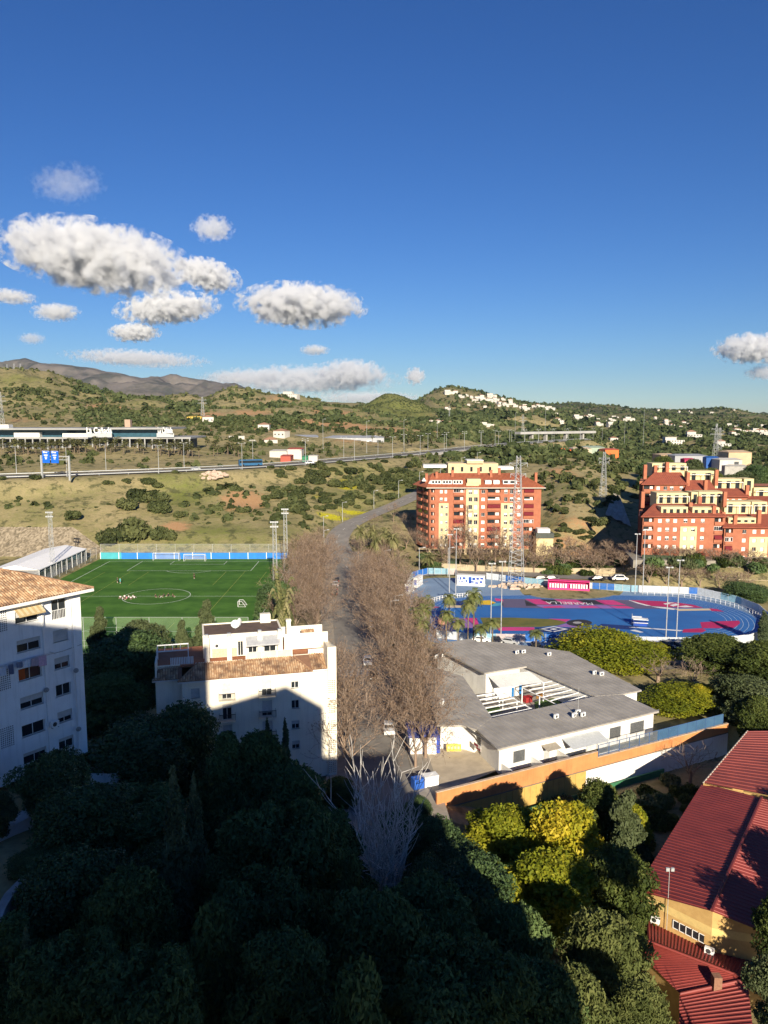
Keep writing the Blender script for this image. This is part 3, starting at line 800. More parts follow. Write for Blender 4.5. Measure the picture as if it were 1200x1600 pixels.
# the cream block with the roof terrace
def cream_block():
 a = P(284, 1063, 15.5); b = P(512, 1044.6, 15.5)
 ang = math.atan2(b.y - a.y, b.x - a.x); W = math.hypot(b.x - a.x, b.y - a.y)
 t = thing('apartment_house', 'cream apartment house with a clay tiled eave and a white roof terrace beside the avenue', 'apartment block', (a.x, a.y, 0), ang)
 H = 15.2
 k = W / 805.0                                # photo detail scale to metres
 X = lambda zx: (zx - 225) * k
 fl = [H - 1.55 - 2.9 * i for i in range(5)]  # opening centres
 holes = []
 for i, c in enumerate(fl):
  holes += [(X(270), X(318), c - .75, c + .6), (X(437), X(488), c - 1.25, c + .95), (X(655), X(712), c - 1.25, c + .95), (X(820), X(864), c - .55, c + .65)]
 w = MB()
 wall_holes(w, 0, X(1028), 0, H, holes, depth=.22)
 XT0, XT1 = X(1028), X(1078)
 lat = []
 for i in range(5):
  zc = H - 2.2 - 2.9 * i
  for q in range(4):
   for r_ in range(7): lat.append((XT0 + .1 + q * .26, XT0 + .1 + q * .26 + .15, zc - .95 + r_ * .28, zc - .95 + r_ * .28 + .17))
 wall_holes(w, XT0, XT1, 0, H + 3.4, lat, y=-.25, depth=.2)
 D = 11.5
 w.quad((XT0, -.25, 0), (XT0, -.25, H + 3.4), (XT0, 3, H + 3.4), (XT0, 3, 0))
 w.quad((XT1, -.25, 0), (XT1, D, 0), (XT1, D, H + 1.6), (XT1, -.25, H + 3.4))
 w.quad((XT0, .1, H), (XT1, .1, H + 3.4), (XT0, D, H + 1.5), (XT0, D, H + 1.4))
 w.quad((XT1, D, 0), (-3.4, D, 0), (-3.4, D, H + 1), (XT1, D, H + 1))
 wall_holes(w, -3.4, 0, 0, H, [(-2.6, -1.2, fl[1] - .6, fl[1] + .6), (-2.6, -1.2, fl[2] - .6, fl[2] + .6)], y=1.3, depth=.2)
 w.quad((0, 0, 0), (0, 1.3, 0), (0, 1.3, H), (0, 0, H)); w.quad((-3.4, D, 0), (-3.4, 1.3, 0), (-3.4, 1.3, H + 2.0), (-3.4, D, H + 2.0))
 w.quad((XT0 - .0, .0, 0), (XT0, -.25, 0), (XT0, -.25, H), (XT0, 0, H))
 w.build('wall', CREAMW, t)
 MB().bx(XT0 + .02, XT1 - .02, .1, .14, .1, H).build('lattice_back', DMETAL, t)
 for i, h in enumerate(holes):
  fli, j = divmod(i, 4)
  if j in (1, 2):
   window(t, h[0], h[1], h[2], h[3], .2, split=2, shut=[.7, .25, .4, .2, .5][fli] if j == 1 else [.6, .8, .6, .4, .5][fli], name='balcony_door', sill=False)
   bal = MB(); x0, x1 = h[0] - .45, h[1] + .45
   bal.bx(x0, x1, -.75, -.002, h[2] - .16, h[2] - .02)
   bo = bal.build('balcony', CREAMW, t)
   r_ = MB()
   nb_ = int((x1 - x0) / .13)
   for q in range(nb_ + 1): r_.bx(x0 + (x1 - x0) * q / nb_ - .02, x0 + (x1 - x0) * q / nb_ + .02, -.74, -.71, h[2] - .02, h[2] + .95)
   for yy in (-.36,):
    r_.bx(x0, x0 + .025, yy - .02, yy + .02, h[2] - .02, h[2] + .95); r_.bx(x1 - .025, x1, yy - .02, yy + .02, h[2] - .02, h[2] + .95)
   r_.bx(x0, x1, -.75, -.70, h[2] + .93, h[2] + 1.0); r_.bx(x0, x0 + .04, -.7, 0, h[2] + .95, h[2] + 1.0); r_.bx(x1 - .04, x1, -.7, 0, h[2] + .95, h[2] + 1.0)
   r_.build('railing', mat('black_iron', (.03, .03, .035), None, 4, .5), bo)
  else:
   window(t, h[0], h[1], h[2], h[3], .2, split=2, shut=1.0 if j == 0 else [.25, 0, .45, .5, .3][fli])
   f = MB(); e = .14
   f.bx(h[0] - e, h[1] + e, -.03, .0, h[3], h[3] + e); f.bx(h[0] - e, h[0], -.028, 0, h[2], h[3]); f.bx(h[1], h[1] + e, -.028, 0, h[2], h[3]); f.bx(h[0] - e - .05, h[1] + e + .05, -.12, 0, h[2] - .14, h[2])
   f.build('window_surround', CREAMW, t)
 for c in (fl[1], fl[2]): window(t, -2.6, -1.2, c - .6, c + .6, 1.48, split=2, shut=.9)
 MB().bx(-.5, X(940), -.55, .0, H, H + .22).build('eave_slab', WHITE, t)
 ev2 = MB(); ev2.bx(-3.8, -.502, .85, 1.3, H, H + .2); ev2.bx(X(940), XT0 - .01, .0, .6, H + .05, H + .25); ev2.build('eave_return', WHITE, t)
 VFT = ([], [], [])
 up = Vector((0, 3.4, 1.3)).normalized(); ul = math.hypot(3.4, 1.3)
 Wm = X(940) + .5
 tiled_slope(VFT, (-.5, -.6, H + .24), (X(940), -.6, H + .24), up, lambda q: (0, ul * min(1, (1 - q) * Wm / 2.6 + .0, q * Wm / 2.6)), ribw=.31)
 tiled_slope(VFT, (X(940), .0, H + .3), (XT0 - .05, .0, H + .3), up, lambda q: (0, ul * .95), ribw=.31)
 tiled_slope(VFT, (-3.8, .8, H + .22), (-.5, .8, H + .22), up, lambda q: (0, ul * min(.75, q * 4.2 / 2.6)), ribw=.31)
 tile_obj('roof', VFT, TILE, t)
 dk = MB(); dk.quad((-.5, -.6, H + .225), (X(940), -.6, H + .225), (X(940) - 2.0, 2.8, H + 1.525), (2.1, 2.8, H + 1.525)); dk.quad((X(940) - 2, .0, H + .26), (XT0 - .05, .0, H + .26), (XT0 - .05, 3.2, H + 1.5), (X(940) - 2, 3.2, H + 1.5)); dk.quad((-3.8, .8, H + .2), (0, .8, H + .2), (0, 3.3, H + 1.2), (-3.0, 3.3, H + 1.2))
 dk.build('roof_deck', mat('clay_underside', (.24, .13, .08), None, 2), t)
 rt = MB(); rt.path([(X(850), 2.85, H + 1.6), (X(940), -.55, H + .32)], .1, 6); rt.path([(X(975), 3.2, H + 1.62), (XT0 - .05, .2, H + .42)], .1, 6); rt.path([(2.1, 2.85, H + 1.6), (-.5, -.55, H + .32)], .1, 6)
 rt.build('ridge_tiles', mat('clay_ridge', (.36, .22, .13), (.22, .12, .07), 3, .9), t)
 Z = H + 1.45
 fl_ = MB(); fl_.bx(-3.3, XT1 - .12, 3.0, D - .05, Z - .4, Z - .1); fl_.build('terrace_floor', mat('terracotta_floor', (.36, .15, .075), (.28, .11, .055), 1.5, .8), t)
 pr = MB()
 pr.bx(X(300), X(560), 2.82, 3.0, Z - .3, Z + .12); pr.bx(X(845), XT0, 3.2, 3.35, Z - .3, Z + .1)
 pr.bx(-3.4, -3.2, 1.3, 4.6, H + .2, Z + 1.0); pr.bx(-3.4, -.2, 3.0, 3.15, Z - .5, Z + .05)
 pr.bx(X(815), XT1 - .03, 6.2, 6.4, Z, Z + 2.3); pr.bx(XT1 - .28, XT1 - .03, 3.4, 6.2, Z - .2, Z + .85); pr.bx(X(940), XT1 - .3, 3.4, 3.62, Z - .2, Z + .7)
 pr.bx(X(815), XT1 - .03, D - .3, D - .05, Z, Z + 2.0)
 pr.build('parapet', CREAMW, t)
 px0, px1, py0, py1, pz = X(345), X(800), 5.0, D - .2, Z + 3.0
 ph = MB()
 wall_holes(ph, px0, px1, Z, pz, [(X(540), X(572), Z, Z + 2.1), (X(600), X(650), Z, Z + 2.1), (X(690), X(760), Z, Z + 2.1)], y=py0, depth=.2)
 ph.quad((px1, py0, Z), (px1, py1, Z), (px1, py1, pz), (px1, py0, pz)); ph.quad((px0, py1, Z), (px0, py0, Z), (px0, py0, pz), (px0, py1, pz)); ph.quad((px1, py1, Z), (px0, py1, Z), (px0, py1, pz), (px1, py1, pz))
 e = .22
 ph.bx(px0 - .02, px1 + .02, py0 - .02, py0 + e, pz, pz + .25); ph.bx(px0 - .02, px1 + .02, py1 - e, py1, pz, pz + .25); ph.bx(px0 - .02, px0 + e, py0 + e, py1 - e, pz, pz + .25); ph.bx(px1 - e, px1 + .02, py0 + e, py1 - e, pz, pz + .25)
 pho = ph.build('penthouse', CREAMW, t)
 MB().bx(px0 + e, px1 - e, py0 + e, py1 - e, pz - .1, pz + .08).build('flat_roof', mat('brown_felt_roof', (.15, .10, .075), (.10, .07, .055), .8, .9, .3, 10), pho)
 for x0, x1 in ((540, 572), (600, 650), (690, 760)): window(t, X(x0), X(x1), Z, Z + 2.1, py0 + .18, split=2, sill=False, name='terrace_door', shut=.0 if x0 < 680 else .4)
 MB().bx(X(395), X(535), py0 - .06, py0 - .002, Z, Z + 1.25).build('brick_facing', mat('pale_brick', (.55, .36, .25), (.62, .48, .38), 7, .9, .3, 15), pho)
 for zx in (365, 490, 665, 780):
  pier = MB(); xx = X(zx); y0 = 3.5 if zx < 600 else 4.1
  pier.bx(xx - .32, xx + .32, y0, y0 + .75, Z - .1, Z + 3.3)
  po = pier.build('chimney_pier', CREAMW, t)
  MB().bx(xx - .24, xx + .24, y0 + .1, y0 + .62, Z + 3.3, Z + 3.7).build('chimney_cap', METAL, po)
 gl = MB(); gl.bx(X(580), X(845), 2.86, 2.92, Z + .0, Z + 1.0); gl.build('privacy_screen', mat('beige_screen', (.62, .58, .48), (.5, .46, .38), 1.5, .5), t)
 fr = MB()
 for zx in (580, 668, 757, 843): fr.bx(X(zx) - .035, X(zx) + .035, 2.83, 2.855, Z, Z + 1.05)
 fr.bx(X(580), X(845), 2.83, 2.856, Z + 1.05, Z + 1.1); fr.build('screen_frame', WPAINT, t)
 aw = MB(); aw.quad((X(585), 3.2, Z + 1.95), (X(775), 3.2, Z + 1.95), (X(790), 5.0, Z + 2.75), (X(585), 5.0, Z + 2.75)); aw.quad((X(585), 3.2, Z + 1.93), (X(585), 5.0, Z + 2.73), (X(790), 5.0, Z + 2.73), (X(775), 3.2, Z + 1.93)); aw.bx(X(583), X(777), 3.16, 3.2, Z + 1.78, Z + 1.97)
 aw.build('awning', mat('grey_awning', (.42, .43, .45), (.34, .35, .37), 2, .8), t)
 fr = MB()
 for zx in (582, 772): fr.bx(X(zx) - .03, X(zx) + .03, 3.2, 3.26, Z, Z + 1.9)
 fr.build('awning_post', WPAINT, t)
 pg = MB(); x0, x1, y0, y1, zt = -3.2, X(262), 3.3, 6.2, Z + 1.9
 for x in (x0, x1):
  for y in (y0, y1): pg.bx(x - .05, x + .05, y - .05, y + .05, Z, zt)
 for i in range(5): xx = x0 + (x1 - x0) * i / 4; pg.bx(xx - .035, xx + .035, y0 + .05, y1 - .05, zt - .0, zt + .09)
 pg.bx(x0 - .06, x1 + .06, y0 - .06, y0 + .04, zt - .02, zt + .12); pg.bx(x0 - .06, x1 + .06, y1 - .04, y1 + .06, zt - .02, zt + .12)
 pg.build('pergola', WPAINT, t)
 lt = MB()
 for i in range(14): lt.bx(X(165) + i * .22, X(165) + i * .22 + .14, 3.02, 3.06, Z + .05, Z + 1.05)
 lt.build('lattice_screen', WPAINT, t)
 ch = MB(); ch.bx(X(835), X(860), 7.2, 7.75, Z, Z + 3.9); co = ch.build('chimney', CREAMW, t); MB().bx(X(832), X(863), 7.15, 7.8, Z + 3.9, Z + 4.15).build('chimney_cap', CREAMW, co)
 ch = MB(); ch.bx(X(690), X(752), D - 1.3, D - .4, pz + .1, pz + 1.4); ch.build('lift_head', CREAMW, t)
 VFT = ([], [], [])
 tiled_slope(VFT, (X(930), 7.3, Z + 1.2), (X(1010), 7.3, Z + 1.2), Vector((0, 1.6, .9)).normalized(), lambda q: (0, 1.8), ribw=.31)
 tile_obj('annex_roof', VFT, TILE, t); MB().bx(X(932), X(1008), 7.4, 9.0, Z, Z + 1.15).build('annex', CREAMW, t)
 return t, ang, a, X, Z, H
CB = cream_block()
def cb_pt(x, y, z):
 t, ang, a, X, Z, H = CB
 return Vector((a.x + x * math.cos(ang) - y * math.sin(ang), a.y + x * math.sin(ang) + y * math.cos(ang), z))
_X, _Z, _H = CB[3], CB[4], CB[5]
for x, y, lab in ((_X(535), 8.0, 'round white satellite dish on the flat brown roof of the cream house'), (_X(555), 8.8, 'tilted white satellite dish behind the round one on the cream house roof')):
 t = thing('satellite_dish', lab, 'satellite dish', cb_pt(x, y, _Z + 3.1), CB[1] + (.0 if x < _X(540) else 1.0), 'satellite dishes')
 MB().ball((0, -.15, .75), .62, 0, 14, 7, (1, .25, 1)).build('dish', WPAINT, t); p = MB(); p.tube((0, 0, 0), (0, 0, .7), .04, n=6); p.tube((0, -.25, .5), (0, -.75, .85), .02, n=4); p.build('mast', METAL, t)
ac_unit(cb_pt(_X(425), 4.8, _Z + 1.35), CB[1], 'white air conditioner on the penthouse wall of the cream house')
PLANT = tone_mat('leaf_mid', (.02, .035, .01), (.05, .085, .02), (.09, .13, .03), .7)
# big brick apartment buildings
BRICK = mat('red_brick', (0.40, 0.15, 0.085), (0.32, 0.115, 0.065), 0.5, 0.9, 0.2, 6)
CREAM = mat('cream_yellow_render', (0.62, 0.49, 0.30), (0.54, 0.42, 0.25), 0.5, 0.9)
REDTILE = mat('red_roof_tiles', (0.40, 0.13, 0.065), (0.31, 0.095, 0.05), 0.7, 0.85, 0.4, 3)
REDTILE2 = mat('dark_red_roof_tiles', (0.33, 0.095, 0.055), (0.25, 0.07, 0.045), 0.7, 0.85, 0.4, 3)
PALEY = mat('pale_yellow_render', (0.66, 0.55, 0.31), (0.57, 0.47, 0.26), 0.5, 0.9)
BURG = mat('burgundy_awning', (0.17, 0.018, 0.025), (0.13, 0.013, 0.02), 2, 0.85)
WPAN = mat('white_blind', (0.78, 0.76, 0.72), (0.62, 0.60, 0.56), 1.1, 0.7)
def brick_wall_shader(m, sc=1.0): return m
class Facade:
 """a wall in local x-z with window and balcony openings; counts parts so that no more than 100 of a kind are separate"""
 def __init__(s, parent): s.t = parent; s.nw = 0; s.rest = MB(); s.nb = 0
 def win(s, x0, x1, z0, z1, y, blind):
  mb = MB() if s.nw < 100 else s.rest
  e = .07
  mb.bx(x0, x1, y - .03, y + .02, z0, z0 + e, 0); mb.bx(x0, x1, y - .03, y + .02, z1 - e, z1, 0)
  mb.bx(x0, x0 + e, y - .029, y + .02, z0 + e, z1 - e, 0); mb.bx(x1 - e, x1, y - .029, y + .02, z0 + e, z1 - e, 0)
  xm = (x0 + x1) / 2; mb.bx(xm - .03, xm + .03, y - .028, y + .02, z0 + e, z1 - e, 0)
  zb = z1 - e - (z1 - z0 - 2 * e) * blind
  if blind < .98: mb.quad((x0, y, z0), (x1, y, z0), (x1, y, z1), (x0, y, z1), 1)
  if blind > .02: mb.bx(x0 + e * .6, x1 - e * .6, y - .07, y - .035, zb, z1 - e, 2)
  if s.nw < 100: mb.build('window', [WPAINT, GLASS, WPAN], s.t)
  s.nw += 1
 def finish(s):
  if s.rest.n: tag(s.rest.build('small_windows', [WPAINT, GLASS, WPAN], s.t), kind='stuff')
 def balcony(s, x0, x1, z0, z1, y, depth, kind, wallm, ztop_par=1.0):
  """a recess already open in the wall from z0 to z1: floor, back, brick parapet, sometimes an awning or glazing"""
  mb = MB()
  mb.bx(x0, x1, y - .35, y - .003, z0 - .02, z0 + ztop_par, 0)
  o = mb.build('balcony', [wallm], s.t)
  q = MB()
  q.quad((x0, y + depth, z0), (x1, y + depth, z0), (x1, y + depth, z1), (x0, y + depth, z1), 0)
  q.bx(x0 + .3, x0 + (x1 - x0) * .62, y + depth - .04, y + depth - .01, z0, z1 - .3, 1)
  q.bx(x0 + (x1 - x0) * .66, x1 - .3, y + depth - .04, y + depth - .01, z0 + .8, z1 - .4, 2)
  q.build('balcony_back', [wallm, GLASS, WPAN], o)
  if kind == 1:
   a = MB(); zz = z1 - .1
   a.quad((x0 + .1, y - .1, zz), (x1 - .1, y - .1, zz), (x1 - .1, y - .75, z0 + ztop_par + .25), (x0 + .1, y - .75, z0 + ztop_par + .25))
   a.bx(x0 + .1, x1 - .1, y - .76, y - .72, z0 + ztop_par + .02, z0 + ztop_par + .25); a.build('awning', BURG, o)
  elif kind == 2:
   a = MB(); a.bx(x0, x1, y - .05, y + .02, z0 + ztop_par, z0 + ztop_par + .06); a.bx(x0, x1, y - .05, y + .02, z1 - .08, z1)
   n = 4
   for i in range(n + 1): xx = x0 + (x1 - x0) * i / n; a.bx(xx - .03, xx + .03, y - .045, y + .02, z0 + ztop_par + .06, z1 - .08)
   a.build('glazing_frame', WPAINT, o)
  elif kind == 3:
   a = MB(); a.bx(x0 + .2, x1 - .3, y + .1, y + .16, z0 + ztop_par, z1 - .9); a.build('drying_linen', WPAN, o)
def hip_roof(mb, x0, x1, y0, y1, ze, zr, inset=None, m=0):
 d = (y1 - y0) / 2; ins = d if inset is None else inset
 a, b, c, e = (x0, y0, ze), (x1, y0, ze), (x1, y1, ze), (x0, y1, ze)
 p, q = (x0 + ins, (y0 + y1) / 2, zr), (x1 - ins, (y0 + y1) / 2, zr)
 mb.poly([a, b, q, p], m); mb.poly([b, c, q], m); mb.poly([c, e, p, q], m); mb.poly([e, a, p], m); mb.poly([e, c, b, a], m)
def red_tower():
 Y0 = 275.0
 xl = PD(671, 800, Y0).x; xr = PD(845, 800, Y0).x
 t = thing('apartment_building', 'red brick apartment building with eight storeys, cream strips and a red tiled roof', 'apartment building', (xl, Y0, 0), 0.0)
 W = xr - xl; H = 24.4; base = 2.2; fh = (H - base) / 8
 k = W / 740.0; X = lambda zx: (zx - 220) * k
 F = Facade(t)
 holes = []; wins = []; bals = []
 for f in range(8):                              # f = 0 at the top
  z0 = H - (f + 1) * fh
  for bi, (a, b) in enumerate(((378, 450), (603, 690), (845, 912))):
   holes.append((X(a), X(b), z0 + .1, z0 + fh - .35)); bals.append((X(a), X(b), z0 + .1, z0 + fh - .35, f, bi))
  holes.append((X(226), X(254), z0 + .1, z0 + fh - .4)); bals.append((X(226), X(254), z0 + .1, z0 + fh - .4, f, 3))
  def wn(zc, wd=1.25, z1=.75, hh=1.25): holes.append((X(zc) - wd / 2, X(zc) + wd / 2, z0 + z1, z0 + z1 + hh)); wins.append(holes[-1])
  if f < 2: wn(298, 1.0); wn(328, .9)
  else: wn(301, .8, .8, 1.1); wn(333, .8, .8, 1.1)
  wn(490, 1.3, .5, 1.6); wn(527, 1.3, .5, 1.6); wn(576, 1.3)
  wn(726, 1.2, .6, 1.5); wn(764, 1.2, .6, 1.5); wn(815, 1.2)
 strips = [(282, 347, H - 2 * fh), (462, 547, H + 1.6), (695, 777, H - 2.0 * fh)]
 w = MB(); D = 17.0
 wall_holes(w, 0, W, base, H, holes, depth=.9)
 w.quad((W, 0, 0), (W, D, 0), (W, D, H), (W, 0, H)); w.quad((-4.2, 12, base), (0, 0, base), (0, 0, H), (-4.2, 12, H)); w.quad((W, D, 0), (-4.2, 12, 0), (-4.2, 12, H), (W, D, H))
 w.build('wall', BRICK, t)
 for a, b, zt in strips:
  c = MB(); hs = [(h[0], h[1], h[2], h[3]) for h in wins if X(a) < h[0] and h[1] < X(b) and h[3] < zt]
  wall_holes(c, X(a), X(b), base, zt, hs, y=-.18, depth=.18)
  c.quad((X(a), -.18, base), (X(a), -.18, zt), (X(a), 0, zt), (X(a), 0, base)); c.quad((X(b), -.18, base), (X(b), 0, base), (X(b), 0, zt), (X(b), -.18, zt)); c.quad((X(a), -.18, zt), (X(b), -.18, zt), (X(b), 1.5, zt), (X(a), 1.5, zt))
  c.build('cream_strip', CREAM, t)
 rr = random.Random(5)
 for h in wins: F.win(h[0], h[1], h[2], h[3], .2, rr.choice([0, .4, 1, 1, 1, .6, 0]))
 F.finish()
 aw = {(1, 0): 0, (0, 0): 1, (0, 2): 1, (1, 2): 3, (2, 2): 1, (3, 2): 1, (4, 2): 2, (2, 1): 1, (5, 1): 1, (0, 0): 2, (4, 0): 1, (6, 0): 1, (1, 1): 3}
 for a, b, z0, z1, f, bi in bals: F.balcony(a, b, z0, z1, 0, .88, aw.get((f, bi), 0), BRICK)
 sd = MB()
 for f in range(8):
  z0 = H - (f + 1) * fh
  for u0, u1 in ((.12, .4), (.55, .85)):
   p0 = Vector((0, 0, 0)).lerp(Vector((-4.2, 12, 0)), u0); p1 = Vector((0, 0, 0)).lerp(Vector((-4.2, 12, 0)), u1)
   nn = Vector((-12, -4.2, 0)).normalized()
   for za, zb, dd, mm in ((z0 + .1, z0 + 1.1, .5, 0), (z0 + 1.1, z0 + fh - .3, .03, 1)):
    q0, q1 = p0 + nn * dd, p1 + nn * dd
    sd.quad((q1.x, q1.y, za), (q0.x, q0.y, za), (q0.x, q0.y, zb), (q1.x, q1.y, zb), mm)
    sd.quad((p0.x, p0.y, za), (p0.x, p0.y, zb), (q0.x, q0.y, zb), (q0.x, q0.y, za), mm); sd.quad((p0.x, p0.y, zb), (p1.x, p1.y, zb), (q1.x, q1.y, zb), (q0.x, q0.y, zb), mm)
 sd.build('side_balconies', [BRICK, GLASS], t)
 g = MB(); g.bx(.3, W - .3, 2.6, 2.8, -1, base, 1)
 for zx in (225, 285, 345, 462, 547, 640, 695, 777, 845, 955): g.bx(X(zx) - .45, X(zx) + .45, 0.01, .8, -1, base, 0)
 g.bx(-4, W, .0, .0 + 2.59, base - .25, base - .003, 0); g.build('ground_floor', [CREAM, mat('dark_shopfront', (.07, .06, .05), (.15, .13, .1), .6, .7)], t)
 r = MB(); ov = 1.3
 ze, zr = H + .15, H + 4.7
 rx0, rx1 = -1.2, W + ov
 A, B, Cc, Dd, E = (rx0, -ov, ze), (rx1, -ov, ze), (rx1, D + ov, ze), (-5.6, 13.2, ze), (-5.6, 11.5, ze)
 p, q = (1.5, 8.0, zr), (W - 6.5, 8.5, zr)
 r.poly([A, B, q, p]); r.poly([B, Cc, q]); r.poly([Cc, Dd, p, q]); r.poly([Dd, E, p]); r.poly([E, A, p]); r.poly([A, E, Dd, Cc, B])
 ro = r.build('roof', REDTILE, t)
 rib = MB()
 for i in range(90):
  x = rx0 + (rx1 - rx0) * (i + .5) / 90
  sl = (zr - ze) / (8 + ov); mx = min(8.0 + ov, (x - rx0) * 3.4 + .2, (rx1 - x) * 1.2)
  rib.tube((x, -ov, ze + .03), (x, -ov + mx, ze + .03 + sl * mx), .07, n=4, caps=False)
 rib.build('tile_rolls', REDTILE, ro)
 ga = MB(); ga.bx(rx0, rx1, -ov - .06, -ov, ze - .25, ze + .03); ga.build('gutter', mat('white_gutter', (.62, .58, .5), None, 2), t)
 def roofz(y): return ze + (zr - ze) * (y + ov) / (8 + ov)
 for a, b, win in ((232, 300, 3), (305, 370, 3), (375, 440, 3), (590, 632, 0), (645, 685, 0), (708, 800, 2)):
  d = MB(); y0 = 1.0; z0, z1 = roofz(y0), roofz(y0) + 1.25
  d.bx(X(a), X(b), y0, y0 + 3, z0 - .2, z1, 0); do = d.build('dormer', WHITE, ro)
  if win:
   g2 = MB()
   for i in range(win): xa = X(a) + .3 + (X(b) - X(a) - .4) * i / win; g2.bx(xa, xa + (X(b) - X(a)) / win * .6, y0 - .03, y0 - .005, z0 + .3, z1 - .15)
   g2.build('dormer_window', GLASS, do)
 for a, b in ((172, 200), (213, 240)):
  d = MB(); y0 = 1.2 + (a < 200) * 1.5; z0 = roofz(y0); xm = (X(a) + X(b)) / 2
  d.add([(X(a), y0, z0), (X(b), y0, z0), (xm, y0, z0 + 1.3), (xm, y0 + 3.0, z0 + 1.3), (X(a), y0 + 1, z0 + .3), (X(b), y0 + 1, z0 + .3)], [(0, 1, 2), (0, 2, 3, 4), (1, 5, 3, 2)])
  d.build('gable_dormer', WHITE, ro)
 d = MB(); d.bx(X(470), X(560), .6, 4.5, roofz(.6) - .4, roofz(.6) + 2.0); d.build('stair_head', CREAM, ro)
 for zx, y in ((203, 4), (272, 5), (380, 6), (640, 6), (938, 4.5), (700, 7.5), (560, 7.5)):
  c = MB(); x = X(zx); c.bx(x - .45, x + .45, y - .45, y + .45, roofz(min(y, 7.5)) - 1.5, roofz(min(y, 7.5)) + 2.0); c.bx(x - .55, x + .55, y - .55, y + .55, roofz(min(y, 7.5)) + 2.0, roofz(min(y, 7.5)) + 2.2)
  c.build('chimney', BRICK, ro)
 return t
red_tower()
t = thing('apartment_building', 'cream apartment block with a rooftop room peeping over the red tiled roof', 'apartment building', PD(742, 735, 330))
w = MB(); w.bx(-11.5, 10, 0, 12, -24, 3.0, 0); w.bx(-3.5, 3.5, -1, 8, 3.002, 4.3, 0); w.build('wall', CREAM, t); w = MB(); w.bx(-3.6, 3.6, -1.1, 8.1, 4.3, 4.5); w.bx(-22, -12, 2, 10, 1, 2.2); w.bx(10.2, 17, 2, 10, .2, 1.4); w.build('flat_roof', WHITE, t)
w = MB()
for i in range(5): w.bx(-10 + i * 4, -9 + i * 4, -.03, -.002, -.5, 1.5)
w.build('window', GLASS, t)
t = thing('kiosk_building', 'small cream building with a dark flat roof at the right end of the brick building', 'building', PD(851, 856, 268))
MB().bx(-3.0, 3.0, 0, 6, -4, 3.4).build('wall', PALEY, t); MB().bx(-3.2, 3.2, -.2, 6.2, 3.4, 5.2).build('roof', mat('dark_green_roof', (.08, .09, .08), None, 1), t); MB().bx(-2.4, 2.0, 1, 5, 5.2, 6.6).build('roof_room', WHITE, t)
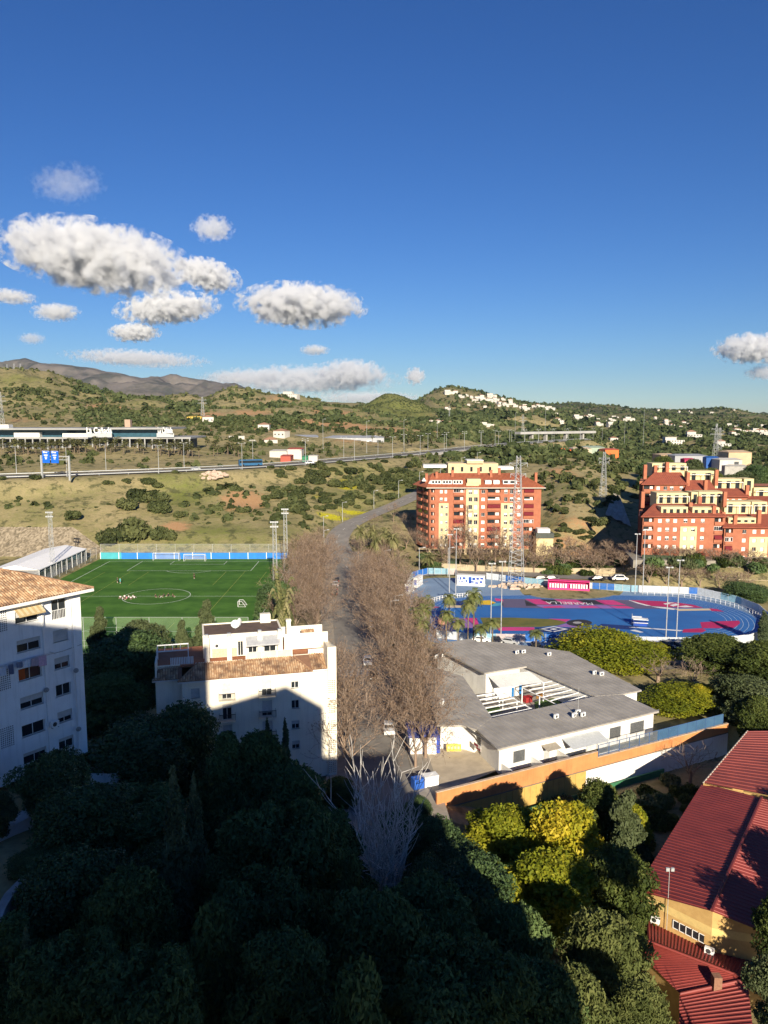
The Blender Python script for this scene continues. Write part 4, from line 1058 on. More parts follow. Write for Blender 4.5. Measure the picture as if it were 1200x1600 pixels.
def right_complex():
 Y0 = 237.0
 o0 = PD(1005, 800, Y0)
 t = thing('apartment_complex', 'stepped red brick apartment complex with pale yellow penthouses, cut off by the right edge', 'apartment building', (o0.x, Y0, 0), 0)
 F = Facade(t); ox, oy = o0.x, Y0
 rr = random.Random(9)
 def xx(px, Y): return (px - 600) / 1200 * Y * 1.0 / (CP + 0.0) * CP - ox if False else PD(px, 800, Y).x - ox
 def zz(py, Y): return ZD(py, Y)
 def brick_block(px0, px1, ye, zb, Y, D, cols, nfl, fh=2.75, roof_to=None, bals=(), creams=(), hipl=True):
  x0, x1, H, y = xx(px0, Y), xx(px1, Y), zz(ye, Y), Y - oy
  holes, wl, bl = [], [], []
  for f in range(nfl):
   z0 = H - (f + 1) * fh
   for pc in cols:
    xc = xx(pc, Y); h = (xc - .6, xc + .6, z0 + .75, z0 + 2.0); holes.append(h); wl.append(h)
   for pa, pb in bals:
    h = (xx(pa, Y), xx(pb, Y), z0 + .1, z0 + fh - .35); holes.append(h); bl.append((h, f))
  w = MB()
  wall_holes(w, x0, x1, zb, H, holes, y=y, depth=.9)
  xb = xx(px0 - 2, Y + D); w.quad((x1, y, zb), (x1, y + D, zb), (x1, y + D, H), (x1, y, H)); w.quad((xb, y + D, zb), (x0, y, zb), (x0, y, H), (xb, y + D, H)); w.quad((x1, y + D, zb), (xb, y + D, zb), (xb, y + D, H), (x1, y + D, H)); w.quad((x0, y, H), (x1, y, H), (x1, y + D, H), (xb, y + D, H))
  w.build('wall', BRICK, t)
  for pa, pb, top in creams:
   a, b, zt = xx(pa, Y), xx(pb, Y), H - top * fh
   c = MB(); hs = [h for h in wl if a < h[0] and h[1] < b and h[3] < zt]
   wall_holes(c, a, b, zb, zt, hs, y=y - .18, depth=.18); c.quad((a, y - .18, zb), (a, y - .18, zt), (a, y, zt), (a, y, zb)); c.quad((b, y - .18, zb), (b, y, zb), (b, y, zt), (b, y - .18, zt)); c.quad((a, y - .18, zt), (b, y - .18, zt), (b, y, zt), (a, y, zt))
   c.build('cream_strip', PALEY, t)
  for h in wl: F.win(*h, y + .2, rr.choice([1, 1, .5, 1, 0, .7]))
  for h, f in bl: F.balcony(*h, y, .88, rr.choice([0, 0, 0, 3, 1, 2]), BRICK)
  if roof_to:
   pr0, pr1, yr, dr = roof_to
   Yr = Y + dr; ze = H + .1; zr = zz(yr, Yr); ov = 1.0
   r = MB(); a, b, c, e = (x0 - ov, y - ov, ze), (x1 + .2, y - ov, ze), (x1 + .2, y + dr, zr), (xx(pr0, Yr), y + dr, zr)
   r.poly([a, b, c, e]); r.poly([a, e, (xx(pr0, Yr), y + dr, ze), (xx(px0 - 3, Yr), y + dr, ze)]); r.quad(b, (x1 + .2, y + dr, ze), c, c); r.quad(a, (xx(px0 - 3, Yr), y + dr, ze), (x1 + .2, y + dr, ze), b)
   r.quad((xx(px0 - 3, Yr), y + dr, ze), e, c, (x1 + .2, y + dr, ze))
   ro = r.build('roof', REDTILE2, t)
   g = MB(); n = int((x1 - x0) / .6)
   for i in range(n):
    x = x0 - ov + (x1 - x0 + ov) * (i + .5) / n; sl = (zr - ze) / (dr + ov); lim = min(1, max(.05, (x - (x0 - ov)) / max(.1, (xx(pr0, Yr) - x0 + ov))))
    g.tube((x, y - ov, ze + .03), (x, y - ov + (dr + ov) * lim, ze + .03 + sl * (dr + ov) * lim), .07, n=4, caps=False)
   g.bx(x0 - ov, x1 + .2, y - ov - .05, y - ov, ze - .2, ze + .02); g.build('tile_rolls', REDTILE2, ro)
 def pent(px0, px1, yt, yb, Y, D, m=PALEY, nw=3, perg=False):
  x0, x1, z1, z0, y = xx(px0, Y), xx(px1, Y), zz(yt, Y), zz(yb, Y) - 2, Y - oy
  o = MB().bx(x0, x1, y, y + D, z0, z1).build('penthouse', m, t)
  g = MB()
  for i in range(nw):
   xa = x0 + (x1 - x0) * (i + .3) / nw; g.bx(xa, xa + min(1.4, (x1 - x0) / nw * .5), y - .04, y - .006, z0 + 2.2, z1 - .7)
  if nw: g.build('penthouse_window', GLASS, o)
  if perg:
   p = MB(); n = max(3, int((x1 - x0) / .9))
   for i in range(n): xa = x0 + (x1 - x0) * (i + .5) / n; p.bx(xa - .06, xa + .06, y - 1.6, y - .005, z1 - 1.05, z1 - .9)
   p.bx(x0, x1, y - 1.6, y - 1.45, z1 - 1.22, z1 - 1.06)
   for xa in (x0 + .2, (x0 + x1) / 2, x1 - .2): p.bx(xa - .08, xa + .08, y - 1.6, y - 1.45, z0 + 1.2, z1 - 1.22)
   p.build('pergola', WHITE, o)
 def chim(px, yt, yb, Y, m=BRICK, wd=.55):
  x, z1, z0, y = xx(px, Y), zz(yt, Y), zz(yb, Y), Y - oy
  MB().bx(x - wd, x + wd, y - wd, y + wd, z0 - 1.5, z1).build('chimney', m, t)
 MB().prism([(xx(1004, 265), 28), (xx(1260, 265), 28), (xx(1260, 278), 41), (xx(1004, 278), 41)], 0, zz(762, 262)).build('core', BRICK, t)
 brick_block(1003, 1071, 756.5, 4, 259, 12, (1027, 1038, 1048, 1063), 3, roof_to=(1020, 1069, 738, 6), bals=((1004, 1021),))
 brick_block(1071, 1115, 766, 4, 257, 12, (1076, 1084, 1092, 1100, 1108), 2, roof_to=(1072, 1114, 750, 5))
 pent(1016, 1069, 724, 736, 268, 6, nw=4, perg=True); pent(1071.5, 1114, 736, 751, 266, 6, perg=True, nw=2)
 brick_block(1115, 1168, 776, 4, 255, 12, (1135, 1145, 1155), 2, roof_to=(1116, 1167, 763, 5))
 pent(1115, 1156, 748, 764, 264, 6, perg=True, nw=3); pent(1160, 1175, 748, 768, 263, 6, nw=1)
 brick_block(1168, 1260, 784, 4, 253, 12, (1185, 1195), 2, roof_to=(1169, 1260, 775, 4))
 pent(1176, 1260, 762, 776, 262, 6, perg=True, nw=3)
 pent(1025, 1074, 770, 787, 249, 6, perg=True, nw=4); pent(1079, 1090, 769, 787, 249.5, 5, nw=1); pent(1091, 1131, 768.5, 787, 249, 6, perg=True, nw=3)
 brick_block(1005, 1133, 807, 4.2, Y0, 14, (1032, 1044, 1056, 1072, 1084, 1099), 4, roof_to=(1021, 1131, 787, 8), bals=((1006, 1022), (1117, 1130)), creams=((1064, 1090, 1.15),))
 pent(1033, 1074.5, 792, 803, Y0 + 1.5, 4, nw=4); pent(1082, 1124, 793, 803, Y0 + 1.5, 4, nw=4)
 brick_block(1133.3, 1265, 824, .5, Y0 - 1, 14, (1165, 1181, 1194, 1215), 5, roof_to=(1134, 1265, 803, 8), bals=((1135, 1147),), creams=((1173, 1202, 1.1),))
 pent(1131.5, 1172, 784, 802, 246, 6, perg=True, nw=2); pent(1174, 1198, 784, 801, 247, 6, perg=True, nw=2); pent(1139, 1182, 809, 817, Y0 + .6, 3, nw=4)
 for c in ((1005, 726, 742, 262), (1021, 727, 738, 266), (1039, 722, 735, 266), (1003, 768, 786, 245), (1078, 785, 800, 242), (1131, 768, 785, 246), (1116, 734, 752, 262), (1092, 776, 788, 246), (1100, 750, 765, 256), (1149, 805, 818, 237.5), (1186, 797, 812, 238), (1115, 790, 806, 238.5), (1165, 758, 775, 256), (1072, 738, 752, 259), (1130, 800, 810, 238.5)): chim(*c)
 sw = MB(); sw.prism([(xx(998.5, 241), 4), (xx(1004, 241), 4), (xx(1004, 258), 21), (xx(999, 258), 21)], 2, zz(806, 241)); sw.prism([(xx(997.5, 262), 25), (xx(1004, 262), 25), (xx(1004, 275), 38), (xx(999, 275), 38)], 2, zz(752, 262)); sw.build('side_wing', BRICK, t)
 F.finish()
right_complex()
PAVE_ = mat('terrace_paving', (0.30, 0.27, 0.22), (0.22, 0.2, 0.17), 0.6, 0.95)
RETW = mat('cream_retaining_wall', (.48, .40, .27), (.36, .29, .19), .4, .95, .3, 4, streak=.5)
def wall_line(name, label, cat, pts, h, th=.35, m=RETW, cap=None, group=None, base=-1.0):
 t = thing(name, label, cat, pts[0], 0, group)
 o0 = Vector(pts[0]); mb = MB(); cp = MB()
 for a, b in zip(pts[:-1], pts[1:]):
  a, b = Vector(a) - o0, Vector(b) - o0
  d = (b - a); d.z = 0; d.normalize(); n = Vector((-d.y, d.x, 0)) * th / 2
  for M, z0, z1, n_ in ((mb, base, h, n),) + (((cp, h + .002, h + cap, n * 1.4),) if cap else ()):
   q = Vector((0, 0, z0)); r = Vector((0, 0, z1))
   M.add([a - n_ + q, b - n_ + q, b + n_ + q, a + n_ + q, a - n_ + r, b - n_ + r, b + n_ + r, a + n_ + r], [(0, 1, 5, 4), (1, 2, 6, 5), (2, 3, 7, 6), (3, 0, 4, 7), (4, 5, 6, 7)])
 mb.build('wall_face', m, t)
 if cap: cp.build('coping', CONC, t)
 return t
wall_line('retaining_wall', 'upper cream retaining wall directly under the stepped brick complex', 'wall', [PD(1000, 886, 231), PD(1060, 887, 230.5), PD(1105, 888, 230), PD(1140, 897, 228.5), PD(1260, 905, 227)], 1.6, base=-1)
wall_line('hedge_wall', 'dark green screened railing on the terrace in front of the stepped complex', 'fence', [PD(1003, 874, 233), PD(1060, 876, 232.5), PD(1100, 878, 232)], 1.5, m=mat('green_screen', (.03, .06, .03), (.05, .05, .03), 1, .95), base=-1)
wall_line('retaining_wall', 'lower cream retaining wall with planting along the foot of the stepped complex', 'wall', [PD(1120, 909, 224), PD(1160, 913, 223), PD(1260, 917, 222)], 1.5, base=-2)
tag(MB().prism([(76, 230.5), (150, 226.5), (150, 250), (79, 250)], 4, 6.4).build('terrace', PAVE_), kind='structure')
wall_line('street_wall', 'long cream wall along the street in front of the red brick building', 'wall', [PD(690, 889, 247), PD(760, 893, 245), PD(850, 897, 243), (88, 241, 0)], 1.9, base=-2)
wall_line('street_wall', 'cream wall with arches along the street beneath the bushy bank', 'wall', [PD(930, 903, 238), PD(1000, 905, 236), PD(1100, 912, 232), PD(1260, 920, 229)], 1.3, base=-2)
wall_line('hedge_wall', 'green screened fence on a plinth below the ground floor of the brick building', 'fence', [PD(700, 880, 258), PD(780, 884, 257), PD(850, 886, 256)], 1.7, m=mat('green_screen', (.03, .06, .03), (.05, .05, .03), 1, .95), base=-1)
t = thing('rock_cutting', 'pale concrete sprayed rock face between the bushy bank and the stepped complex', 'rock cutting', hit(965, 805))
mb = MB(); g = 10; cn = [Vector(q) for q in ((958, 774), (967, 776), (986, 826), (945, 806))]
pts = [[hit(*(cn[0].lerp(cn[1], i / g).lerp(cn[3].lerp(cn[2], i / g), j / g)), 200, 500) - Vector(t.location) + Vector((0, -.6, .5 + rng.random() * .7)) for i in range(g + 1)] for j in range(g + 1)]
for j in range(g):
 for i in range(g): mb.quad(pts[j + 1][i], pts[j + 1][i + 1], pts[j][i + 1], pts[j][i])
mb.build('rock_sheet', mat('sprayed_concrete', (.48, .43, .35), (.36, .31, .25), .4, .95, .5, 3), t)
# ROADS, SPORTS GROUNDS, SCHOOL
ASPH = mat('asphalt', (0.25, 0.23, 0.205), (0.18, 0.165, 0.15), 0.25, 0.95, 0.2, 6)
ASPH2 = mat('motorway_asphalt', (0.17, 0.155, 0.14), (0.13, 0.12, 0.105), 0.1, 0.95)
LINE = mat('road_line_paint', (0.62, 0.61, 0.58), (0.45, 0.44, 0.42), 2.5, 0.8)
PAVE = mat('pavement_slabs', (0.34, 0.30, 0.25), (0.26, 0.23, 0.19), 0.8, 0.95, 0.2, 5)
def strip(pts, l, r, dz):
 """sheet along a line from offset l to offset r"""
 A = []
 for i, p in enumerate(pts):
  a, b = pts[max(i - 1, 0)], pts[min(i + 1, len(pts) - 1)]
  d = (b - a); d.z = 0; d.normalize(); n = Vector((-d.y, d.x, 0))
  A.append((p + n * r + Vector((0, 0, dz)), p + n * l + Vector((0, 0, dz))))
 return A
def strip_obj(name, pts, l, r, dz, m, thick=0.0, sel=None):
 mb = MB(); A = strip(pts, l, r, dz)
 for i in range(len(A) - 1):
  if sel and not sel(i): continue
  (a, b), (c, d) = A[i], A[i + 1]
  mb.quad(b, a, c, d)
  if thick:
   t = Vector((0, 0, thick)); mb.quad(a - t, c - t, c, a); mb.quad(b, d, d - t, b - t)
 o = mb.build(name, m); tag(o, kind='structure'); return o
strip_obj('street', STREET_R, -4.6, 4.6, 0.03, ASPH)
strip_obj('street_pavement', STREET_R[:60], 4.6, 7.6, 0.15, PAVE, .2); strip_obj('street_pavement', STREET_R[:60], -7.6, -4.6, 0.15, PAVE, .2)
strip_obj('side_road', SIDE_R, -3.6, 3.6, 0.02, ASPH)
strip_obj('street_line', STREET_R, -.07, .07, 0.045, LINE, sel=lambda i: i % 3 == 0 and i > 40)
strip_obj('motorway', MOTOR_R, -9, 9, 0.05, ASPH2)
for off in (-8, -4.2, 4.2, 8): strip_obj('motorway_line', MOTOR_R, off - .1, off + .1, 0.065, LINE, sel=(lambda i: i % 2 == 0) if abs(off) < 6 else None)
mb = MB(); c = P(545, 876, .0); pts = []
c = Vector((PD(545, 868, 268).x, 262, 0.6))
for i in range(28): a = 2 * math.pi * i / 28; pts.append((c.x + 15 * math.cos(a), c.y + 13 * math.sin(a), ground(c.x + 15 * math.cos(a), c.y + 13 * math.sin(a)) + .3))
tag(mb.poly(pts).build('junction', ASPH), kind='structure')
mb = MB(); zc = P(556, 1052, 0)
for i in range(9): x = zc.x - 4.2 + i * 1.05; mb.bx(x, x + .5, zc.y - 2.2, zc.y + 2.2, .04, .046)
tag(mb.build('zebra_crossing', LINE), kind='structure')
def rail(name, label, pts, off, h=.75, group=None, sp=2):
 A = strip(pts, off - .06, off + .06, 0)
 t = thing(name, label, 'crash barrier', A[0][0], 0, group); o0 = A[0][0]; mb = MB(); ps = MB()
 for i in range(len(A) - 1):
  a, b = A[i][0] - o0, A[i + 1][0] - o0
  z0, z1 = Vector((0, 0, h - .35)), Vector((0, 0, h))
  n = Vector((.05, -.05, 0))
  mb.add([a + z0, b + z0, b + z1, a + z1, a + z0 + n, b + z0 + n, b + z1 + n, a + z1 + n], [(0, 1, 2, 3), (7, 6, 5, 4), (3, 2, 6, 7), (1, 0, 4, 5)])
  if i % sp == 0: ps.bx(a.x - .07, a.x + .07, a.y - .02, a.y + .08, a.z - .3, a.z + h - .05)
 mb.build('rail', METAL, t); ps.build('barrier_posts', METAL, t)
rail('crash_barrier', 'grey steel crash barrier along the near edge of the motorway', MOTOR_R, -9.4)
rail('crash_barrier', 'grey steel crash barrier along the far edge of the motorway', MOTOR_R, 9.4)
# football pitch
def sheet(name, pts, z, m, kind='structure'):
 o = MB().poly([(p[0], p[1], z) for p in pts]).build(name, m); tag(o, kind=kind); return o
PX0, PX1, PY0, PY1 = -95.0, -32.0, 158.0, 262.0
def turf_mat():
 m, nt, b = nmat('football_turf'); N, L = nt.nodes, nt.links
 geo = N.new('ShaderNodeNewGeometry'); sp = N.new('ShaderNodeSeparateXYZ'); L.new(geo.outputs['Position'], sp.inputs[0])
 mm = N.new('ShaderNodeMath'); mm.operation = 'SINE'; ml = N.new('ShaderNodeMath'); ml.operation = 'MULTIPLY'; ml.inputs[1].default_value = math.pi / 6.5
 L.new(sp.outputs['Y'], ml.inputs[0]); L.new(ml.outputs[0], mm.inputs[0])
 nz = N.new('ShaderNodeTexNoise'); nz.inputs['Scale'].default_value = .25; nz.inputs['Detail'].default_value = 8; L.new(geo.outputs['Position'], nz.inputs['Vector'])
 ad = N.new('ShaderNodeMath'); ad.operation = 'MULTIPLY_ADD'; ad.inputs[1].default_value = .10; L.new(mm.outputs[0], ad.inputs[0]); L.new(nz.outputs['Fac'], ad.inputs[2])
 rp = N.new('ShaderNodeValToRGB'); rp.color_ramp.elements[0].position = .3; rp.color_ramp.elements[1].position = .7
 rp.color_ramp.elements[0].color = (.045, .115, .018, 1); rp.color_ramp.elements[1].color = (.08, .18, .03, 1)
 L.new(ad.outputs[0], rp.inputs[0]); L.new(rp.outputs[0], b.inputs['Base Color']); b.inputs['Roughness'].default_value = .9; b.inputs['Specular IOR Level'].default_value = .1
 return m
TURF = turf_mat()
sheet('pitch_apron', [(PX0 - 5, PY0 - 6), (PX1 + 4.5, PY0 - 6), (PX1 + 4.5, PY1 + 4.2), (PX0 - 5, PY1 + 4.2)], .04, TURF)
WL = mat('pitch_line_white', (.62, .66, .58), (.5, .56, .46), 3, .9); YLN = mat('pitch_line_yellow', (.34, .36, .08), (.24, .28, .06), 3, .9)
mb = MB()
def ln(x0, y0, x1, y1, w=.14, z=.052, m=0):
 d = Vector((x1 - x0, y1 - y0, 0)).normalized(); n = Vector((-d.y, d.x, 0)) * w / 2 * 1.35; a, b = Vector((x0, y0, z)), Vector((x1, y1, z))
 mb.quad(a - n, b - n, b + n, a + n, m)
cxp, hy = (PX0 + PX1) / 2, 210.0
def arc(cx, cy, r, a0, a1, n, m=0, z=.052):
 for i in range(n):
  u, v = a0 + (a1 - a0) * i / n, a0 + (a1 - a0) * (i + 1) / n
  ln(cx + r * math.cos(u), cy + r * math.sin(u), cx + r * math.cos(v), cy + r * math.sin(v), .14, z, m)
ln(PX0, PY0, PX0, PY1); ln(PX1, PY0, PX1, PY1); ln(PX0, PY1, PX1, PY1); ln(PX0, PY0, PX1, PY0); ln(PX0, hy, PX1, hy, z=.055); arc(cxp, hy, 9.15, 0, 2 * math.pi, 56, z=.058)
for gy, s in ((PY1, -1), (PY0, 1)):
 for hw, dd in ((20.15, 16.5), (9.16, 5.5)):
  ln(cxp - hw, gy, cxp - hw, gy + s * dd, z=.055); ln(cxp + hw, gy, cxp + hw, gy + s * dd, z=.055); ln(cxp - hw, gy + s * dd, cxp + hw, gy + s * dd, z=.058)
 arc(cxp, gy + s * 11, 9.15, (-2.5 if s < 0 else .64), (-.64 if s < 0 else 2.5), 16, z=.061)
for x in (PX0 + 13, PX1 - 13): ln(x, PY0 + 2, x, PY1 - 17, .09, .064, 1)
for x in (PX0 + 5, PX1 - 6, PX0 + 19, PX1 - 19): ln(x, PY0 + 2, x, PY0 + 24, .09, .064, 1); ln(x, hy + 14, x, hy + 34, .09, .064, 1)
tag(mb.build('pitch_lines', [WL, YLN]), kind='structure')
NETM = bpy.data.materials.new('netting'); NETM.use_nodes = True
def net_mat(name, col, alpha):
 if name in MATS: return MATS[name]
 m, nt, b = nmat(name); N, L = nt.nodes, nt.links
 b.inputs['Base Color'].default_value = (*col, 1); b.inputs['Roughness'].default_value = .9
 tc = N.new('ShaderNodeTexCoord'); nz = N.new('ShaderNodeTexNoise'); nz.inputs['Scale'].default_value = .5; nz.inputs['Detail'].default_value = 3
 L.new(tc.outputs['Object'], nz.inputs['Vector'])
 mr = N.new('ShaderNodeMapRange'); mr.inputs[1].default_value = .3; mr.inputs[2].default_value = .7; mr.inputs[3].default_value = alpha * .8; mr.inputs[4].default_value = alpha * 1.2
 L.new(nz.outputs['Fac'], mr.inputs[0])
 tr = N.new('ShaderNodeBsdfTransparent'); ms = N.new('ShaderNodeMixShader'); L.new(mr.outputs[0], ms.inputs[0]); L.new(tr.outputs[0], ms.inputs[1]); L.new(b.outputs[0], ms.inputs[2]); L.new(ms.outputs[0], N['Material Output'].inputs['Surface'])
 MATS[name] = m; return m
GNET = net_mat('green_net', (.20, .30, .16), .30); WNET = net_mat('wire_mesh', (.45, .47, .45), .16)
def net_fence(name, label, pts, h, sp, netm, postm=METAL, cat='fence', pr=.05, z0=0.0, rails=True, group=None):
 o0 = Vector(pts[0]); t = thing(name, label, cat, o0, 0, group)
 nb_, pb = MB(), MB()
 for a, b in zip(pts[:-1], pts[1:]):
  a, b = Vector(a) - o0, Vector(b) - o0; n = max(1, int((b - a).length / sp))
  for i in range(n + 1):
   p = a.lerp(b, i / n); pb.tube(p + Vector((0, 0, -.5)), p + Vector((0, 0, h)), pr, n=5)
  up = Vector((0, 0, h)); nb_.quad(a + Vector((0, 0, z0)), b + Vector((0, 0, z0)), b + up, a + up)
  if rails: pb.tube(a + up, b + up, pr * .7, n=4); pb.tube(a + up * .5, b + up * .5, pr * .6, n=4)
 nb_.build('net', netm, t); pb.build('fence_posts', postm, t)
 return t
net_fence('ball_net', 'tall pale green ball net behind the near end of the football pitch', [(-101, 151.5, 0), (-27.5, 151.5, 0)], 9.6, 6.6, GNET, METAL, 'ball net')
net_fence('wire_fence', 'wire mesh fence along the far end of the football pitch above the blue boards', [(PX0 - 5, PY1 + 5.2, 0), (PX1 + 4.5, PY1 + 5.2, 0)], 5.2, 6.2, WNET, METAL, pr=.055)
net_fence('wire_fence', 'wire mesh fence between the white hall and the left touchline', [(PX0 - 6.5, 205, 0), (PX0 - 6.5, PY1 + 5, 0)], 4.2, 5, WNET, METAL, pr=.055)
net_fence('wire_fence', 'tall wire mesh fence on the right touchline beside the two floodlight masts', [(PX1 + 4.2, 160, 0), (PX1 + 4.2, PY1 + 4.5, 0)], 5.2, 5, WNET, WPAINT, pr=.07)
BLUEB = mat('blue_boards', (.02, .20, .62), (.02, .16, .52), .5, .6); TURQ = mat('turquoise_boards', (.06, .36, .42), (.05, .30, .36), .5, .6)
t = thing('perimeter_board', 'bright blue perimeter board behind the far goal, with a turquoise end', 'perimeter board', (PX0 - 4, PY1 + 4.6, 0))
m_ = MB(); m_.bx(6.5, PX1 - PX0 + 8, 0, .15, 0, 2.2); m_.build('blue_panel', BLUEB, t); MB().bx(-1, 6.49, 0, .15, 0, 2.3).build('turquoise_panel', TURQ, t)
m_ = MB()
for i in range(12): m_.bx(-1 + i * 6.5, -.8 + i * 6.5, -.1, -.002, 0, 2.35)
m_.build('board_posts', WPAINT, t)
def goal(label, x, y, rz, w=7.32, h=2.44):
 t = thing('football_goal', label, 'goal', (x, y, .05), rz, 'football goals')
 m_ = MB(); m_.tube((-w / 2, 0, 0), (-w / 2, 0, h), .07, n=6); m_.tube((w / 2, 0, 0), (w / 2, 0, h), .07, n=6); m_.tube((-w / 2, 0, h), (w / 2, 0, h), .07, n=6)
 for s in (-1, 1): m_.tube((s * w / 2, 0, h), (s * w / 2, 1.0, h), .04, n=4); m_.tube((s * w / 2, 1.0, h), (s * w / 2, 2.0, 0), .04, n=4); m_.tube((s * w / 2, 0, 0), (s * w / 2, 2.0, 0), .04, n=4)
 m_.build('goal_frame', WPAINT, t)
 m_ = MB(); m_.quad((-w / 2, 1, h), (w / 2, 1, h), (w / 2, 2, 0), (-w / 2, 2, 0)); m_.quad((-w / 2, 0, h), (w / 2, 0, h), (w / 2, 1, h), (-w / 2, 1, h)); m_.build('goal_net', net_mat('goal_netting', (.7, .7, .7), .22), t)
goal('white football goal at the far end of the pitch against the blue board', cxp - 2.2, PY1, 0)
goal('wide white football goal pushed behind the far goal line on the left', PX0 + 19, PY1 + 1.6, 0, 9, 2.6)
goal('small white goal lying by the left touchline near the centre circle', PX0 + 8, 208, R(80), 3, 1.2)
goal('small white goal folded at the right of the near half of the pitch', -38.5, 199, R(-90), 2.2, 1.4)
def person(label, loc, rz, shirt, trouser, pose='stand', hair=(.03, .02, .015), h=1.74, group='people on the football pitch'):
 """one continuous body grown from a skeleton, with clothing and hair as parts"""
 k = h / 1.74
 def J(x, y, z): return Vector((x, y, z)) * k
 if pose == 'stand':
  pel = J(0, 0, .95); pts = {'hipL': J(-.1, 0, .92), 'kneeL': J(-.12, -.06, .5), 'ankL': J(-.12, .02, .08), 'toeL': J(-.13, -.14, .03), 'hipR': J(.1, 0, .92), 'kneeR': J(.13, -.01, .5), 'ankR': J(.14, .08, .08), 'toeR': J(.15, -.08, .03),
             'chest': J(0, 0, 1.3), 'neck': J(0, -.01, 1.48), 'head': J(0, -.03, 1.62), 'shL': J(-.19, 0, 1.41), 'elL': J(-.27, .03, 1.14), 'haL': J(-.24, -.12, .92), 'shR': J(.19, 0, 1.41), 'elR': J(.28, .02, 1.14), 'haR': J(.26, -.14, .95)}
 else:                                       # sitting on the grass, knees drawn up
  pel = J(0, 0, .12); pts = {'hipL': J(-.1, -.04, .13), 'kneeL': J(-.15, -.40, .42), 'ankL': J(-.14, -.66, .08), 'toeL': J(-.14, -.84, .04), 'hipR': J(.1, -.04, .13), 'kneeR': J(.17, -.42, .40), 'ankR': J(.16, -.70, .08), 'toeR': J(.17, -.88, .04),
             'chest': J(0, .05, .48), 'neck': J(0, .03, .66), 'head': J(0, 0, .8), 'shL': J(-.19, .05, .59), 'elL': J(-.26, -.1, .38), 'haL': J(-.16, -.36, .38), 'shR': J(.19, .05, .59), 'elR': J(.3, .2, .34), 'haR': J(.32, .3, .05)}
 ch = [('hipL', 'kneeL', .085, .058), ('kneeL', 'ankL', .056, .038), ('ankL', 'toeL', .045, .032), ('hipR', 'kneeR', .085, .058), ('kneeR', 'ankR', .056, .038), ('ankR', 'toeR', .045, .032),
          ('shL', 'elL', .05, .04), ('elL', 'haL', .038, .026), ('shR', 'elR', .05, .04), ('elR', 'haR', .038, .026), ('neck', 'head', .055, .06)]
 mb = MB()
 for a, b, r0, r1 in ch: mb.tube(pts[a], pts[b], r0 * k, r1 * k, 8)
 mb.ball(pts['head'], .1 * k, 0, 10, 7, (.78, .95, 1.15)); mb.ball(pts['haL'], .04 * k, 0, 6, 4, (.7, 1, 1.3)); mb.ball(pts['haR'], .04 * k, 0, 6, 4, (.7, 1, 1.3))
 mb.ball(pts['head'] + J(0, -.1, -.01), .018 * k, 0, 6, 4)
 mb.tube(pel, pts['chest'], .13 * k, .15 * k, 10); mb.tube(pts['chest'], pts['neck'], .15 * k, .06 * k, 10)
 o = mb.build('person', mat('skin', (.42, .24, .16), (.36, .2, .13), 5, .6), None, True)
 o.location = loc; o.rotation_euler = (0, 0, rz)
 tag(o, label, 'person', group)
 s = MB(); s.tube(pel, pts['chest'], .155 * k, .172 * k, 10); s.tube(pts['chest'], pts['neck'] - J(0, 0, .05), .172 * k, .1 * k, 10)
 for a, b in (('shL', 'elL'), ('shR', 'elR')): s.tube(pts[a], pts[a].lerp(pts[b], .7), .072 * k, .058 * k, 8)
 s.build('shirt', mat('shirt_%d_%d_%d' % tuple(int(c * 100) for c in shirt), shirt, tuple(c * .8 for c in shirt), 6, .9), o, True)
 s = MB()
 for a, b in (('hipL', 'kneeL'), ('hipR', 'kneeR')): s.tube(pts[a], pts[b], .105 * k, .078 * k, 8)
 s.tube(pel - J(0, 0, .06), pel + J(0, 0, .12), .15 * k, .158 * k, 10)
 s.build('shorts', mat('shorts_%d_%d_%d' % tuple(int(c * 100) for c in trouser), trouser, tuple(c * .8 for c in trouser), 6, .9), o, True)
 MB().ball(pts['head'] + J(0, .02, .035), .1 * k, 0, 9, 6, (.84, .95, 1.02)).build('hair', mat('dark_hair', hair, None, 8, .8), o, True)
 for sx in ('L', 'R'): sh = MB(); sh.tube(pts['ank' + sx] - J(0, -.03, .02), pts['toe' + sx], .055 * k, .042 * k, 8); sh.build('shoe', mat('white_shoe', (.6, .6, .6), None, 9, .6), o)
 return o
def sit_at(px, py, c, lab, rz, tr=(.05, .05, .06)):
 p = P(px, py, .06); person(lab, p, rz, c, tr, 'sit', group='people sitting in the centre circle')
Wc, Dk = (.75, .73, .72), (.03, .035, .03)
for i, (px, py, sh) in enumerate([(188, 935, Wc), (192, 937, (.6, .6, .6)), (195, 933.5, Wc), (198, 936, (.62, .30, .32)), (201, 934, Wc), (204.5, 936, Wc), (208, 933.5, (.7, .7, .72)), (210, 935, Wc)]):
 sit_at(px, py, sh, ['person in a white top sitting at the left end of the white group', 'person in a grey top sitting second from left', 'person in white sitting behind the grey topped one',
  'person in a pink top sitting in the middle of the white group', 'person in white sitting just right of the pink top', 'person in white sitting nearest, right of the pink top', 'person in pale grey sitting towards the right of the white group', 'person in white sitting at the right end of the white group'][i], i * 1.3)
for i, (px, py) in enumerate([(243, 933), (250, 934), (256, 932), (263, 931.5), (270, 932.5)]):
 sit_at(px, py, Dk, ['person in dark clothes sitting at the left end of the dark group', 'dark dressed person sitting second from left in the dark group', 'dark dressed person sitting in the middle of the dark group', 'dark dressed person sitting second from right in the dark group', 'person in dark clothes sitting at the right end of the dark group'][i], i * 1.7 + .5, (.6, .6, .6) if i == 1 else (.04, .04, .04))
person('player in turquoise standing alone on the left of the pitch', P(188, 911.5, .06), 1.2, (.10, .52, .55), (.10, .5, .52), 'stand')
